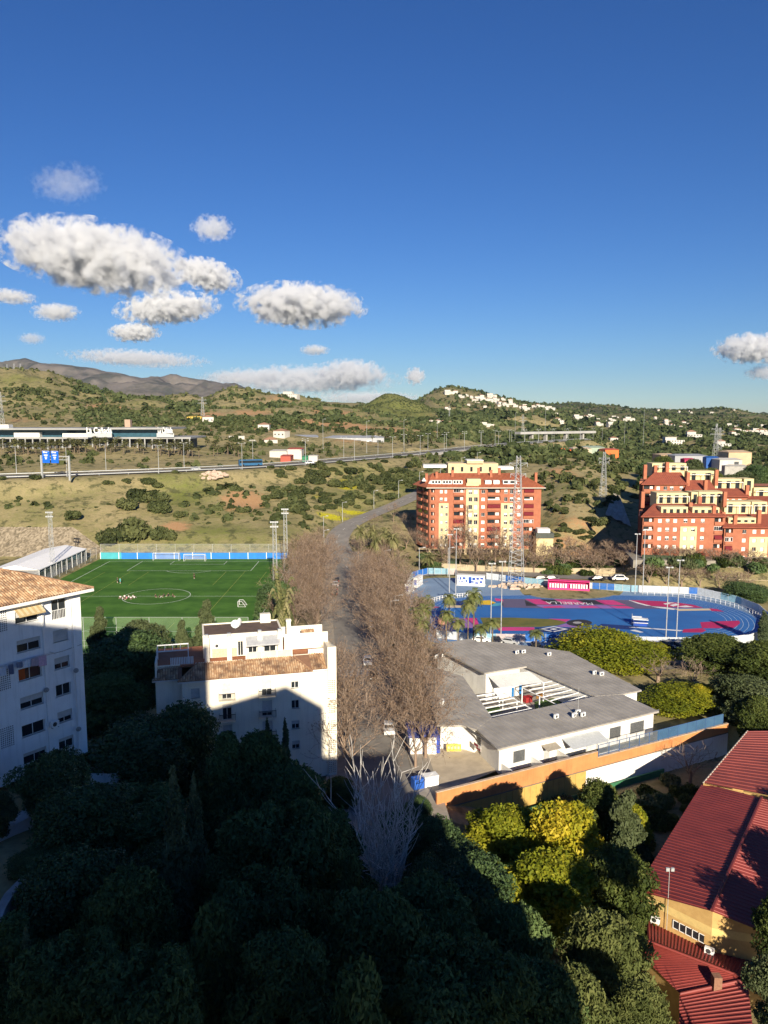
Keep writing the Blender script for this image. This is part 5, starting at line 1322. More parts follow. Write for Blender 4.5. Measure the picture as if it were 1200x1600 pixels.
person('player in dark clothes beside the turquoise player', P(183.5, 910.5, .06), 2.2, (.05, .05, .06), (.05, .05, .06), 'stand')
person('player in black walking on the far half of the pitch', P(303.5, 904, .06), -.6, (.03, .03, .03), (.04, .04, .04), 'stand')
def lattice_mast(name, label, cat, loc, h, w0, w1, m=METAL, heads=True, group=None, n=None, r=.06, arms=()):
 t = thing(name, label, cat, loc, 0, group); mb = MB(); n = n or int(h / 1.6)
 cs = ((-1, -1), (1, -1), (1, 1), (-1, 1))
 for i in range(n):
  za, zb = h * i / n, h * (i + 1) / n; wa, wb = w0 + (w1 - w0) * i / n, w0 + (w1 - w0) * (i + 1) / n
  for j in range(4):
   a, b = cs[j], cs[(j + 1) % 4]
   mb.tube((a[0] * wa, a[1] * wa, za), (a[0] * wb, a[1] * wb, zb), r, n=4, caps=False)
   mb.tube((a[0] * wa, a[1] * wa, za), (b[0] * wb, b[1] * wb, zb), r * .6, n=3, caps=False)
   if i % 2: mb.tube((a[0] * wa, a[1] * wa, za), (b[0] * wa, b[1] * wa, za), r * .6, n=3, caps=False)
 mb.build('mast', m, t)
 if heads:
  hb = MB(); hb.bx(-1.0, 1.0, -.06, .06, h - 1.6, h - 1.5); hb.bx(-1.0, 1.0, -.06, .06, h - .1, h); hb.build('headframe', m, t)
  for r_ in range(2):
   for c in range(4):
    f = MB(); x = -.9 + c * .6; f.box((x, -.35, h - 1.4 + r_ * 1.3), (.5, .3, .45)); f.build('floodlight', METAL, t)
 for za, ln_ in arms:
  a = MB()
  for s in (-1, 1): a.tube((s * w1, 0, za), (s * ln_, 0, za + .15), r * .9, n=4); a.tube((s * w1, 0, za - .9), (s * ln_, 0, za + .1), r * .7, n=4); a.tube((s * ln_, 0, za + .1), (s * ln_, 0, za - 1.0), .08, n=5)
  a.build('cross_arm', m, t)
 return t
lattice_mast('floodlight_mast', 'left lattice floodlight mast beside the white hall', 'floodlight', (-104, 237, 0), 20.4, .55, .4, group='floodlight masts of the football pitch')
lattice_mast('floodlight_mast', 'nearer lattice floodlight mast on the right touchline', 'floodlight', (-31.0, 215, 0), 20.4, .6, .4, group='floodlight masts of the football pitch')
lattice_mast('floodlight_mast', 'farther lattice floodlight mast on the right touchline', 'floodlight', (-31.8, 245, 0), 20.4, .6, .4, group='floodlight masts of the football pitch')
t = thing('sports_hall', 'long white roofed sports hall behind the left white apartment block', 'hall', (-110.5, 245, 0))
m_ = MB(); m_.quad((7.3, -19, 4.3), (7.3, 18, 4.3), (0, 18, 5.6), (0, -19, 5.6)); m_.quad((0, -19, 5.6), (0, 18, 5.6), (-7.3, 18, 4.3), (-7.3, -19, 4.3)); m_.quad((7.3, -19, 4.1), (7.3, 18, 4.1), (7.3, 18, 4.299), (7.3, -19, 4.299)); m_.poly([(-7.3, -19, 4.2), (7.3, -19, 4.2), (0, -19, 5.59)]); m_.build('roof', mat('white_membrane', (.92, .91, .89), (.86, .85, .83), .2, .6), t)
m_ = MB(); m_.bx(-7, 7, -18.7, 17.7, 0, 4.15); m_.build('wall', mat('grey_hall_wall', (.24, .24, .24), (.17, .17, .18), .8, .8), t)
m_ = MB()
for i in range(10): m_.bx(7.1, 7.22, -18.9 + i * 4.05, -18.7 + i * 4.05, 0, 4.1)
m_.build('hall_posts', WPAINT, t)
m_ = MB()
for i in range(9): m_.bx(6.9, 7.03, -17.9 + i * 4.05, -15.6 + i * 4.05, 2.2, 3.6)
m_.build('hall_windows', GLASS, t)
t = thing('gabion_wall', 'long wall of tan gabion stone at the foot of the left hillside', 'gabion wall', (-120, 272, 0))
V = []; nx, nz_ = 150, 26
for j in range(nz_ + 1):
 for i in range(nx + 1):
  x = -50 + i * .475; top = 10.6 * min(1, max(.05, (21.5 - x) / 14)) ; z = -.5 + top * j / nz_
  V.append((x + rng.random() * .25, -3.5 + j * .22 + rng.random() * .55, z + rng.random() * .25))
idq = np.arange((nx + 1) * (nz_ + 1)).reshape(nz_ + 1, nx + 1)
Fq = np.stack([idq[:-1, :-1], idq[:-1, 1:], idq[1:, 1:], idq[1:, :-1]], -1).reshape(-1, 4)
tone = np.array([rng.random() for _ in V])
obj('stone_face', np_mesh('stone_face', V, Fq, tone_mat('gabion_stone', (.09, .075, .052), (.20, .165, .12), (.31, .26, .195), .95), col=tone), t)
t = thing('rock_heap', 'heap of pale broken rock on the slope just below the motorway', 'rock heap', hit(330, 743))
m_ = MB()
for i in range(90):
 a, d = rng.random() * 6.28, rng.random() ** .6
 x, y = math.cos(a) * d * 7.5, math.sin(a) * d * 5; m_.ball((x, y, max(0, 1.8 * (1 - d)) * rng.random() + y * .3), .5 + rng.random() * .6, 0, 5, 4, (1, .8, .7))
m_.build('rocks', mat('pale_rock', (.56, .44, .35), (.40, .30, .23), .8, .95), t)
# running track and playground of colours
def gp(lst, z=0): return [P(a, b, 0).to_2d() for a, b in lst]
TRK = {}
def paint(name, lst, z, col, col2=None, rough=.75):
 m = mat(name, col, col2 or tuple(c * .85 for c in col), .12, rough, 0, None)
 return sheet('track_paint', gp(lst), z, m)
def smooth_ring(pts, n=8):
 pts = [Vector((p[0], p[1], 0)) for p in pts]; out = []; k = len(pts)
 for i in range(k):
  p0, p1, p2, p3 = pts[i - 1], pts[i], pts[(i + 1) % k], pts[(i + 2) % k]
  for j in range(n):
   t = j / n; q = 0.5 * ((2 * p1) + (p2 - p0) * t + (2 * p0 - 5 * p1 + 4 * p2 - p3) * t * t + (3 * p1 - p0 - 3 * p2 + p3) * t ** 3); out.append(q)
 return out
apron = smooth_ring(gp([(634, 932), (646, 912), (668, 904), (700, 903), (760, 905), (830, 914), (920, 921), (1000, 922), (1090, 926), (1150, 940), (1185, 955), (1202, 972), (1198, 990), (1165, 1006), (1090, 1010), (960, 1009), (830, 1009), (730, 1007), (675, 1003), (655, 985), (640, 958)]), 6)
sheet('sports_ground_apron', apron, .02, mat('light_blue_court', (.21, .30, .43), (.17, .25, .37), .15, .8))
track = smooth_ring(gp([(663, 966), (664, 953), (676, 943), (700, 937), (745, 932.5), (800, 930.5), (900, 930), (1000, 931), (1060, 933.5), (1108, 941), (1150, 951.5), (1179, 964), (1190, 976), (1187, 987), (1168, 997), (1120, 1002), (1040, 1003.5), (900, 1003), (760, 1003), (700, 1001), (673, 985)]), 6)
sheet('running_track', track, .035, mat('track_blue', (.03, .15, .42), (.022, .115, .35), .1, .75))
ctr = P(915, 968, 0)
def inset(ring, d):
 out = []
 k = len(ring)
 for i in range(k):
  a, b = ring[i - 1], ring[(i + 1) % k]; t = (b - a).normalized(); out.append(ring[i] + Vector((-t.y, t.x, 0)) * d)
 return out
area = sum(track[i - 1].x * track[i].y - track[i].x * track[i - 1].y for i in range(len(track)))
sg = 1 if area > 0 else -1
mb = MB()
for q in range(7):
 rg = inset(track, sg * (.35 + 1.22 * q)); rg2 = inset(track, sg * (.35 + 1.22 * q + .10))
 for i in range(len(rg)):
  a, b, c, d = rg[i - 1], rg[i], rg2[i], rg2[i - 1]
  if a.x > P(1075, 968, 0).x or a.x < P(715, 968, 0).x or (a.y > ctr.y + 8 and q < 5): mb.quad((a.x, a.y, .05), (b.x, b.y, .05), (c.x, c.y, .05), (d.x, d.y, .05))
tag(mb.build('lane_lines', mat('lane_white', (.48, .56, .66), (.36, .46, .6), .6, .8)), kind='structure')
PINK, CRIM, LILAC, CHAR, NAVY, YEL_, CYAN, CREAMP, WHT = (.62, .055, .22), (.46, .022, .12), (.30, .15, .42), (.06, .055, .085), (.012, .035, .16), (.75, .48, .03), (.08, .35, .50), (.62, .50, .33), (.75, .74, .74)
DUSK = (.13, .11, .19)
paint('paint_dusk', [(779, 936), (1002, 938), (1030, 945), (1060, 951.5), (870, 951), (787, 949.5)], .06, DUSK)
paint('paint_yellow', [(751, 938.7), (765, 938), (775, 942), (768, 945.6), (752, 945)], .06, YEL_); paint('paint_pink', [(773, 935), (785, 936.5), (787, 939.6), (775, 939.6)], .065, PINK); paint('paint_cyan', [(768, 943.4), (785, 942), (787, 946), (766, 948)], .06, CYAN)
paint('paint_navy', [(690, 941), (728, 939), (748, 941), (750, 948), (722, 949), (700, 945)], .06, NAVY); paint('paint_cream', [(697, 945.8), (722, 946.4), (722, 949.9), (697, 949.9)], .07, CREAMP); paint('paint_pink', [(675, 950), (680, 948), (687, 949), (684, 950.3)], .06, PINK)
paint('paint_lilac', [(702, 966), (728, 966), (750, 982), (721, 981)], .06, LILAC); paint('paint_pink', [(726, 966), (745, 966), (749, 979.5), (742, 977)], .065, PINK)
paint('paint_navy', [(684, 970), (706, 970), (720, 984), (700, 990), (683, 983)], .06, NAVY)
sheet('infield_grass', gp([(750, 965.3), (800, 965.2), (860, 967.5), (880, 971), (886, 973.4), (872, 977.5), (845, 980), (757, 980)]), .06, mat('worn_grass', (.17, .15, .035), (.10, .11, .03), .25, .95, .3, 4))
paint('paint_pink', [(776, 980.2), (835, 980.6), (835, 985.8), (779, 985.8)], .06, PINK); paint('paint_navy', [(836, 980.6), (908, 981), (910, 988), (836, 988)], .06, NAVY); paint('paint_pink', [(856, 967), (892, 968), (884, 972), (876, 970)], .065, PINK); paint('paint_lilac', [(868, 979.5), (886, 974), (912, 980.2), (908, 981)], .06, LILAC)
mb = MB(); dq = gp([(842, 983.4), (865, 979), (888, 983.4), (865, 988)]); cc = sum(dq, Vector((0, 0))) / 4
for i in range(4):
 a, b = dq[i - 1], dq[i]; mb.quad((*a, .075), (*b, .075), (*(b + (cc - b) * .28), .075), (*(a + (cc - a) * .28), .075))
mb.poly([(*(p + (cc - p) * .7), .076) for p in dq]); tag(mb.build('track_paint', mat('paint_white', WHT, None, .5, .8)), kind='structure')
def ell(px, py, rx, ry, n=28): return [(px + rx * math.cos(2 * math.pi * i / n), py + ry * math.sin(2 * math.pi * i / n)) for i in range(n)]
paint('paint_charcoal', ell(905, 973.6, 20, 5.3), .07, (.035, .033, .04)); paint('paint_grey', ell(902, 973.3, 7, 1.7), .08, (.36, .36, .36))
paint('paint_pink', [(820, 936.2), (844, 936.4), (863.5, 945.2), (837, 944.6)], .07, PINK); paint('paint_charcoal', [(844, 937.2), (866, 937.4), (882, 944.6), (863.5, 944.6)], .07, CHAR); paint('paint_pink', [(866, 937), (900, 937.4), (917, 944.2), (882, 944.6)], .07, PINK)
paint('paint_charcoal', [(901, 937.8), (928, 938), (945, 944.4), (917, 944.2)], .07, CHAR); paint('paint_pink', [(930, 938), (958, 938.2), (979, 946), (945, 945)], .07, PINK)
paint('paint_charcoal', [(820, 938), (826, 941), (837, 945), (848, 947), (822, 947)], .068, CHAR)
paint('paint_lilac', [(837, 946), (905, 945.4), (960, 946.6), (993, 951.5), (905, 950.6), (848, 950)], .07, LILAC); paint('paint_pink', [(848, 948.4), (874, 947), (884, 949.4), (850, 950.4)], .075, PINK); paint('paint_pink', [(903, 948), (925, 947.2), (940, 949.6), (910, 950.2)], .075, PINK); paint('paint_pink', [(950, 947.4), (980, 947.4), (992, 951), (965, 950.6)], .075, PINK)
paint('paint_crimson', [(982, 938), (1002, 938.6), (1030, 939.6), (1053, 941.2), (1083, 945.4), (1099, 950), (1068, 949.8), (1040, 948.6), (1017, 947)], .07, CRIM); paint('paint_white', [(982, 938.2), (984, 938.2), (1000, 942.6), (1018, 947.2), (1010, 947), (996, 943.4)], .08, WHT)
paint('paint_white', [(1017, 947.8), (1040, 949.2), (1056, 951.4), (1053, 953.4), (1030, 950.4)], .07, (.6, .45, .55)); paint('paint_cream', [(1053, 951.6), (1108, 951.2), (1112, 954), (1061, 955)], .07, CREAMP); paint('paint_crimson', [(1108, 950.8), (1120, 952), (1132, 956.2), (1112, 955)], .072, CRIM)
for lst in ([(1036, 943.6), (1044, 942.4), (1048, 944), (1040, 945.2)], [(1046, 946), (1056, 943.4), (1062, 945.6), (1052, 948)], [(1058, 948.2), (1072, 946.4), (1084, 948.8), (1070, 949.4)], [(1042, 941.4), (1052, 942), (1054, 943), (1046, 943)]): paint('paint_white', lst, .085, WHT)
paint('paint_crimson', [(1094, 972.5), (1125, 971), (1155, 970), (1156.5, 974), (1152, 978), (1145, 981.8), (1097, 982)], .06, CRIM); paint('paint_crimson', [(1068, 983.5), (1097, 981.8), (1104, 985), (1097, 988.6), (1066, 988.6)], .065, CRIM)
paint('paint_white', [(982, 980.5), (992, 980), (1068, 985.2), (1062, 986.6)], .06, WHT); paint('paint_white', [(984, 985.2), (992, 984.2), (1006, 988.2), (1000, 988.8)], .06, WHT); paint('paint_navy', [(940, 975), (1000, 979), (985, 984), (930, 981)], .05, (.015, .05, .2))
cu = bpy.data.curves.new('lettering', 'FONT'); cu.body = 'MARBELLA'; cu.size = 3.1; cu.extrude = .004
a, b = P(926, 942, 0), P(853, 940.2, 0)
lo = bpy.data.objects.new('track_lettering', cu); COL.objects.link(lo)
bpy.context.view_layer.update()
wd = max(lo.dimensions.x, .1); L_ = (b - a).length
me_ = bpy.data.meshes.new_from_object(lo.evaluated_get(bpy.context.evaluated_depsgraph_get())); bpy.data.objects.remove(lo)
def text_mesh(body, size, ext=.02, sx=1.0):
 cu = bpy.data.curves.new('lettering', 'FONT'); cu.body = body; cu.size = size; cu.extrude = ext; cu.offset = .015 * size; cu.align_x = 'CENTER'; cu.resolution_u = 3
 lo = bpy.data.objects.new('lettering', cu); COL.objects.link(lo); bpy.context.view_layer.update()
 me_ = bpy.data.meshes.new_from_object(lo.evaluated_get(bpy.context.evaluated_depsgraph_get())); bpy.data.objects.remove(lo); bpy.data.curves.remove(cu)
 return me_
me_.materials.clear(); me_.materials.append(mat('paint_white', WHT, None, .5, .8))
lo = obj('track_lettering', me_, None, (a.x, a.y, .09)); lo.rotation_euler = (0, 0, math.atan2(b.y - a.y, b.x - a.x)); lo.scale = (L_ / wd, 1.25, 1); tag(lo, kind='structure')
def picket(name, label, ring, h=1.1, sp=1.5, m=WPAINT, group=None, r=.035, solid=None):
 o0 = Vector((ring[0][0], ring[0][1], 0)); t = thing(name, label, 'railing', o0, 0, group); mb = MB(); d = 0
 for i in range(len(ring) - 1):
  a, b = Vector((ring[i][0], ring[i][1], 0)) - o0, Vector((ring[i + 1][0], ring[i + 1][1], 0)) - o0
  n = max(1, round((b - a).length / sp))
  for j in range(n): p = a.lerp(b, j / n); mb.bx(p.x - r, p.x + r, p.y - r, p.y + r, 0, h)
  for z in (h, h * .55): mb.tube(a + Vector((0, 0, z)), b + Vector((0, 0, z)), r * 1.1, n=4)
 mb.build('rails', m, t)
 return t
def seg_ring(ring, f): return [p for p in ring if f(p)]
outer = inset(track, -sg * .8)
xr, xl_ = P(1040, 960, 0).x, P(770, 960, 0).x
right = [p for p in outer if p.x > xr];
right.sort(key=lambda p: math.atan2(p.y - 195, p.x - 70)); picket('railing', 'white tubular railing round the right hand bend of the blue running track', [(p.x, p.y) for p in right], 1.2, 1.6)
lft = [p for p in outer if p.x < xl_ and p.y > P(700, 962, 0).y]; lft.sort(key=lambda p: p.x); picket('railing', 'white picket railing round the left bend of the blue running track', [(p.x, p.y) for p in lft], 1.1, 1.0, r=.05)
def panel_fence(name, label, pts, h, colors, sp=2.2, group=None):
 o0 = Vector((pts[0][0], pts[0][1], 0)); t = thing(name, label, 'fence', o0, 0, group); mb = MB(); ms = []
 for c in colors:
  m = mat('panel_%02d_%02d_%02d' % tuple(int(q * 100) for q in c), c, tuple(q * .8 for q in c), 1.5, .7)
  ms.append(m)
 k = 0; pb = MB()
 for a, b in zip(pts[:-1], pts[1:]):
  a, b = Vector((a[0], a[1], 0)) - o0, Vector((b[0], b[1], 0)) - o0; n = max(1, round((b - a).length / sp))
  dd = (b - a).normalized(); nn = Vector((-dd.y, dd.x, 0)) * .03
  for j in range(n):
   p, q = a.lerp(b, j / n), a.lerp(b, (j + .97) / n); mi = int(k * len(colors) / 1e9) if False else (k // 3) % len(colors); k += 1
   nb_ = 10
   for e in range(nb_):
    u, v = p.lerp(q, e / nb_), p.lerp(q, (e + .8) / nb_)
    z0, z1 = Vector((0, 0, .12)), Vector((0, 0, h))
    mb.add([u - nn + z0, v - nn + z0, v - nn + z1, u - nn + z1, u + nn + z0, v + nn + z0, v + nn + z1, u + nn + z1], [(0, 1, 2, 3), (7, 6, 5, 4), (3, 2, 6, 7), (1, 0, 4, 5), (1, 5, 6, 2), (4, 0, 3, 7)], mi)
   pb.bx(p.x - .05, p.x + .05, p.y - .05, p.y + .05, 0, h + .08)
  dd = (b - a).normalized(); pb.tube(a + Vector((0, 0, .06)), b + Vector((0, 0, .06)), .12, n=4)
 mb.build('panels', ms, t); pb.build('fence_posts', METAL, t)
 return t
Wp, Bp, Lb, Pk = (.62, .66, .70), (.03, .15, .50), (.28, .48, .60), (.62, .50, .48)
panel_fence('slatted_fence', 'slatted white and blue fence along the near side of the sports ground', gp([(682, 997), (730, 1002), (790, 1003.5), (835, 1003.5), (905, 1004.5), (960, 1006), (1010, 1008), (1060, 1009), (1100, 1009)]), 1.9, [Wp, Lb, Pk, Bp, Bp, Lb, Wp, Wp, Lb, Bp, Wp])
panel_fence('slatted_fence', 'pale slatted fence with blue and pink panels at the far left of the sports ground', gp([(636, 917), (645, 903), (668, 897), (712, 898), (715, 902)]), 2.0, [Wp, Lb, Bp, Lb, Pk, Wp])
panel_fence('slatted_fence', 'slatted blue and white fence along the far side of the sports ground', gp([(760, 905), (800, 910), (850, 916), (925, 921), (960, 923), (985, 925), (1020, 926), (1090, 929)]), 2.0, [Wp, Bp, Lb, Wp, Wp, Bp, Lb, Wp])
panel_fence('slatted_fence', 'pale blue slatted fence outside the right hand bend of the track', gp([(1090, 929), (1150, 943), (1185, 957), (1205, 975), (1202, 994), (1170, 1006), (1130, 1010)]), 2.1, [Wp, Lb, Wp, Wp, Bp])
def dugout(label, px0, py0, px1, py1, h, d, m, seats):
 a, b = P(px0, py0, .05), P(px1, py1, .05); L = (b - a).length; ang = math.atan2(b.y - a.y, b.x - a.x)
 t = thing('dugout', label, 'team shelter', a, ang)
 s = MB(); s.bx(0, L, d - .1, d, 0, h); s.bx(0, .12, 0, d - .101, 0, h); s.bx(L - .12, L, 0, d - .101, 0, h); s.bx(-.05, L + .05, -.25, d + .02, h + .002, h + .14); s.bx(.13, L - .13, 0.0, .1, 0, .75); s.build('shell', m, t)
 MB().bx(.13, L - .13, .3, d - .11, .06, .42).build('bench', m, t)
 for i in range(seats):
  if i in (7,): continue
  x = .7 + (L - 1.4) * i / (seats - 1); c = MB(); c.bx(x - .22, x + .22, .62, 1.02, .43, .52); c.bx(x - .22, x + .22, 1.0, 1.1, .5, 1.75); c.build('seat', WPAINT, t)
 return t
dugout('bright pink team shelter with a row of white seats beyond the track', 856, 921.5, 921, 924.5, 2.7, 1.9, mat('pink_plastic', (.75, .05, .22), (.66, .04, .19), .5, .5), 15)
def mural_box(label, a, b, h, d, pattern, group=None):
 L = (b - a).length; ang = math.atan2(b.y - a.y, b.x - a.x)
 t = thing('storage_cabin', label, 'cabin', a, ang, group)
 MB().bx(0, L, 0, d, .1, h).build('shell', WPAINT, t); MB().bx(-.1, L + .1, -.1, d + .1, h + .002, h + .1).build('roof', WHITE, t); MB().bx(-.15, L + .15, -.5, d + .1, 0, .098).build('plinth', WHITE, t)
 m = MB(); m2 = MB()
 if pattern:
  y = -.012
  for x0, x1, z0, z1 in ((.05, .12, .28, .38), (.02, .06, .6, .82), (.14, .24, .3, .4), (.10, .16, .55, .85), (.20, .30, .62, .85), (.33, .37, .3, .6), (.42, .52, .18, .9), (.46, .6, .28, .45), (.56, .66, .55, .85), (.66, .78, .2, .36), (.70, .80, .62, .86), (.82, .92, .28, .5), (.84, .96, .66, .86), (.03, .3, .14, .19), (.62, .95, .12, .17)):
   m.bx(L * x0, L * x1, y, y + .01, .1 + (h - .1) * z0, .1 + (h - .1) * z1)
  m.build('mural', mat('mural_blue', (.02, .07, .36), None, 1, .7), t)
  for x0, x1, z0, z1 in ((.3, .33, .12, .9), (.38, .41, .5, .9), (.52, .555, .5, .92), (.6, .63, .12, .5), (.25, .3, .42, .5), (.66, .72, .42, .5)): m2.bx(L * x0, L * x1, y, y + .01, .1 + (h - .1) * z0, .1 + (h - .1) * z1)
  m2.build('mural_line', mat('mural_light', (.35, .50, .66), None, 1, .7), t)
  return t
 q = MB()
 for i in range(3): q.bx(.25 + i * (L - .4) / 3, .25 + i * (L - .4) / 3 + (L - .4) / 3 * .8, -.02, -.002, .6, h - .5)
 q.build('blue_panel', mat('mural_blue', (.02, .07, .36), None, 1, .7), t)
 q = MB()
 for i in range(2): q.bx(-.02, -.002, .3 + i * (d - .3) / 2, .3 + i * (d - .3) / 2 + d * .36, .5, h - .4)
 q.bx(-.02, -.002, .3, d - .3, .15, .4); q.build('side_panel', mat('mural_teal', (.05, .22, .36), None, 1, .7), t)
 return t
mural_box('long white storage cabin painted with a blue geometric mural', P(714, 914, .03), P(757, 916, .03), 2.9, 2.4, True)
mural_box('nearer white and blue booth at the left corner of the sports ground', P(632.5, 928, .03), P(639, 928.5, .03), 2.7, 5.0, False, 'booths at the corner of the sports ground')
mural_box('farther white and blue booth behind the first at the left corner', P(646, 917.5, .03), P(652, 918, .03), 2.7, 5.2, False, 'booths at the corner of the sports ground')
t = thing('judges_stand', 'white and blue stepped timekeeper stand on the blue track by two pole shadows', 'stand', P(1000, 977, .04), R(-12))
m_ = MB()
for i, x in enumerate((-1.6, 1.6)):
 for y in (-.7, .7): m_.bx(x - .06, x + .06, y - .06, y + .06, 0, 1.5)
m_.build('leg', mat('blue_steel', (.02, .06, .25), None, 2, .5), t); m_ = MB(); m_.bx(-1.8, 1.8, -.9, .9, 1.5, 1.62); m_.bx(-1.8, .4, .2, .9, 1.9, 2.0); m_.bx(-1.8, 1.7, -1.2, -.92, .8, .9); m_.build('platform', WPAINT, t); m_ = MB(); m_.bx(-1.5, 1.5, -.6, .6, .0, .9); m_.build('box', mat('mural_blue', (.02, .07, .36), None, 1, .7), t); m_ = MB(); m_.tube((-1.9, 0, 0), (-1.9, 0, 2.8), .06, n=5); m_.build('pole', METAL, t)
t = thing('hammer_cage', 'round pink umbrella on a short pole at the near left bend of the track', 'umbrella', P(692, 985, 0)); t.name = 'umbrella'
m_ = MB(); m_.tube((0, 0, 0), (0, 0, 2.0), .05, n=6); m_.build('pole', METAL, t); m_ = MB(); m_.ball((0, 0, 2.2), 1.3, 0, 12, 6, (1, 1, .7)); m_.build('canopy', mat('salmon_canvas', (.62, .28, .22), None, 2, .8), t)
def light_pole(name, label, x, y, h, z=0.0, group=None, arm=True, r=.11, head=1.0, rz=0.0, m=METAL, loc_z=None):
 t = thing(name, label, 'light pole', (x, y, z), rz, group)
 p = MB(); p.tube((0, 0, -.3), (0, 0, h), r, r * .6, 8); p.build('pole', m, t)
 hd = MB(); hd.bx(-head, head, -.08, .08, h - .15, h); hd.build('crossbar', m, t)
 for s in (-1, 1): f = MB(); f.box((s * head * .75, -.2, h - .02), (head * .6, .45, .28)); f.build('floodlight', METAL, t)
 return t
G_ = 'tall light poles of the sports ground'
for px, py, top, lab in ((702, 926, 835, 'left one of the two light poles beside the blue mural cabin'), (712, 927, 826, 'right one of the two light poles beside the blue mural cabin'), (766.5, 1001, 880, 'thinner light pole on the near side of the track behind the palms'), (782.5, 1002, 877, 'taller light pole on the near side of the track right of the palms'),
                     (1040, 1006, 886, 'left one of the two light poles at the near right of the track'), (1056.5, 1002, 875, 'right one of the two light poles at the near right of the track'), (992, 928, 834, 'left one of the two light poles below the stepped brick complex'), (1004, 928.5, 828, 'right one of the two light poles below the stepped brick complex')):
 p = P(px, py, 0); h = ZD(top, p.y); light_pole('light_pole', lab, p.x, p.y, h, 0, G_, r=.13, head=.75)
rb = thing('rock_heap', 'heap of pale boulders at the foot of the telecom pylon', 'rock heap', P(806, 917, 0)); m_ = MB()
for i in range(40): a, d = rng.random() * 6.28, rng.random() ** .5; m_.ball((math.cos(a) * d * 8, math.sin(a) * d * 3.5, (1 - d) * 1.5 * rng.random()), .5 + rng.random() * .7, 0, 5, 4, (1, .8, .7))
m_.build('rocks', mat('pale_rock', (.56, .44, .35), (.40, .30, .23), .8, .95), rb)
p = P(806, 917, 0); lattice_mast('pylon', 'tall grey lattice pylon standing in front of the red brick apartment building', 'pylon', (p.x, p.y, 0), ZD(712, p.y), 2.1, .5, heads=False, n=26, r=.09, arms=((ZD(724, p.y), 2.6), (ZD(741, p.y), 2.2)))
p = hit(942, 779); lattice_mast('pylon', 'grey lattice power pylon on the bushy slope between the two brick buildings', 'pylon', p, ZD(706, p.y) - p.z, 1.3, .35, heads=False, n=15, r=.09, arms=((ZD(716, p.y) - p.z, 2.2), (ZD(722, p.y) - p.z, 2.0)))
# the school
SROOF = mat('grey_sandwich_roof', (.42, .39, .35), (.27, .25, .225), .3, .75, .25, 5, contrast=(.3, .7), streak=.25)
def roof_w(px, py, z): return P(px, py, z)
sch = thing('school_building', 'low white school with grey ribbed roofs around an open courtyard', 'school', P(777.5, 1170.6, 0), 0)
so = Vector(sch.location)
def school_wing(pts, z, walls_h, seam_dir, name='roof', n=40, th=.28, inset_=.55, wm=WHITE):
 q = [P(a, b, z) - so for a, b in pts]
 r = MB(); A = [(p.x, p.y) for p in q]
 ar = sum(A[i - 1][0] * A[i][1] - A[i][0] * A[i - 1][1] for i in range(len(A)))
 if ar < 0: A = A[::-1]
 r.prism(A, z - th, z)
 ro = r.build(name, SROOF, sch)
 d = seam_dir.normalized(); nn = Vector((-d.y, d.x)); pts2 = [Vector(p) for p in A]
 lo, hi = min(p.dot(nn) for p in pts2), max(p.dot(nn) for p in pts2); sm = MB()
 k = int((hi - lo) / .95)
 for i in range(1, k):
  c = lo + (hi - lo) * i / k; cr = []
  for j in range(len(pts2)):
   a, b = pts2[j - 1], pts2[j]; fa, fb = a.dot(nn) - c, b.dot(nn) - c
   if fa * fb < 0: cr.append(a.lerp(b, fa / (fa - fb)))
  cr.sort(key=lambda v: v.dot(d))
  for a, b in zip(cr[::2], cr[1::2]):
   a, b = a + d * .05, b - d * .05
   w = nn * .05
   sm.add([(*(a - w), z + .002), (*(b - w), z + .002), (*(b + w), z + .002), (*(a + w), z + .002), (*(a - w * .5), z + .07), (*(b - w * .5), z + .07), (*(b + w * .5), z + .07), (*(a + w * .5), z + .07)], [(0, 1, 5, 4), (2, 3, 7, 6), (4, 5, 6, 7), (1, 2, 6, 5), (3, 0, 4, 7)])
 sm.build('roof_seams', SROOF, ro)
 c = sum(pts2, Vector((0, 0))) / len(pts2)
 if walls_h:
  kk = len(pts2); ins = []
  for i in range(kk):
   p, a, b = pts2[i], (pts2[i - 1] - pts2[i]).normalized(), (pts2[(i + 1) % kk] - pts2[i]).normalized()
   n1, n2 = Vector((a.y, -a.x)), Vector((-b.y, b.x)); s = (n1 + n2); s = s / max(.3, s.dot(n1)) if s.length > 1e-3 else n1
   ins.append(p + s * inset_)
  MB().prism([(p.x, p.y) for p in ins], 0, z - th - .003).build('wall', wm, sch)
 return ro, q
RZ = 4.0
e1 = (P(1029.5, 1111, RZ) - P(777.5, 1170.6, RZ)).to_2d().normalized(); e2 = Vector((-e1.y, e1.x))
school_wing([(777.5, 1170.6), (1029.5, 1111), (973, 1085), (930.5, 1088), (768.5, 1122), (745, 1140)], RZ, 1, e2)
school_wing([(658, 1036), (723.5, 1057), (768.5, 1121.5), (744.5, 1139.5), (721, 1133), (683, 1133)], RZ + .02, 1, e2)
school_wing([(822.5, 1041.5), (735, 1002), (775, 1003), (890, 1018), (1002.5, 1078), (973, 1084.5), (930.5, 1087.5)], RZ + .03, 1, e2)
school_wing([(674, 1007), (735, 998), (823, 1041), (757, 1051.5)], 5.6, 1, e2, th=.3, inset_=.9)
fb = MB()
def sp_(px, py, z): return P(px, py, z) - so
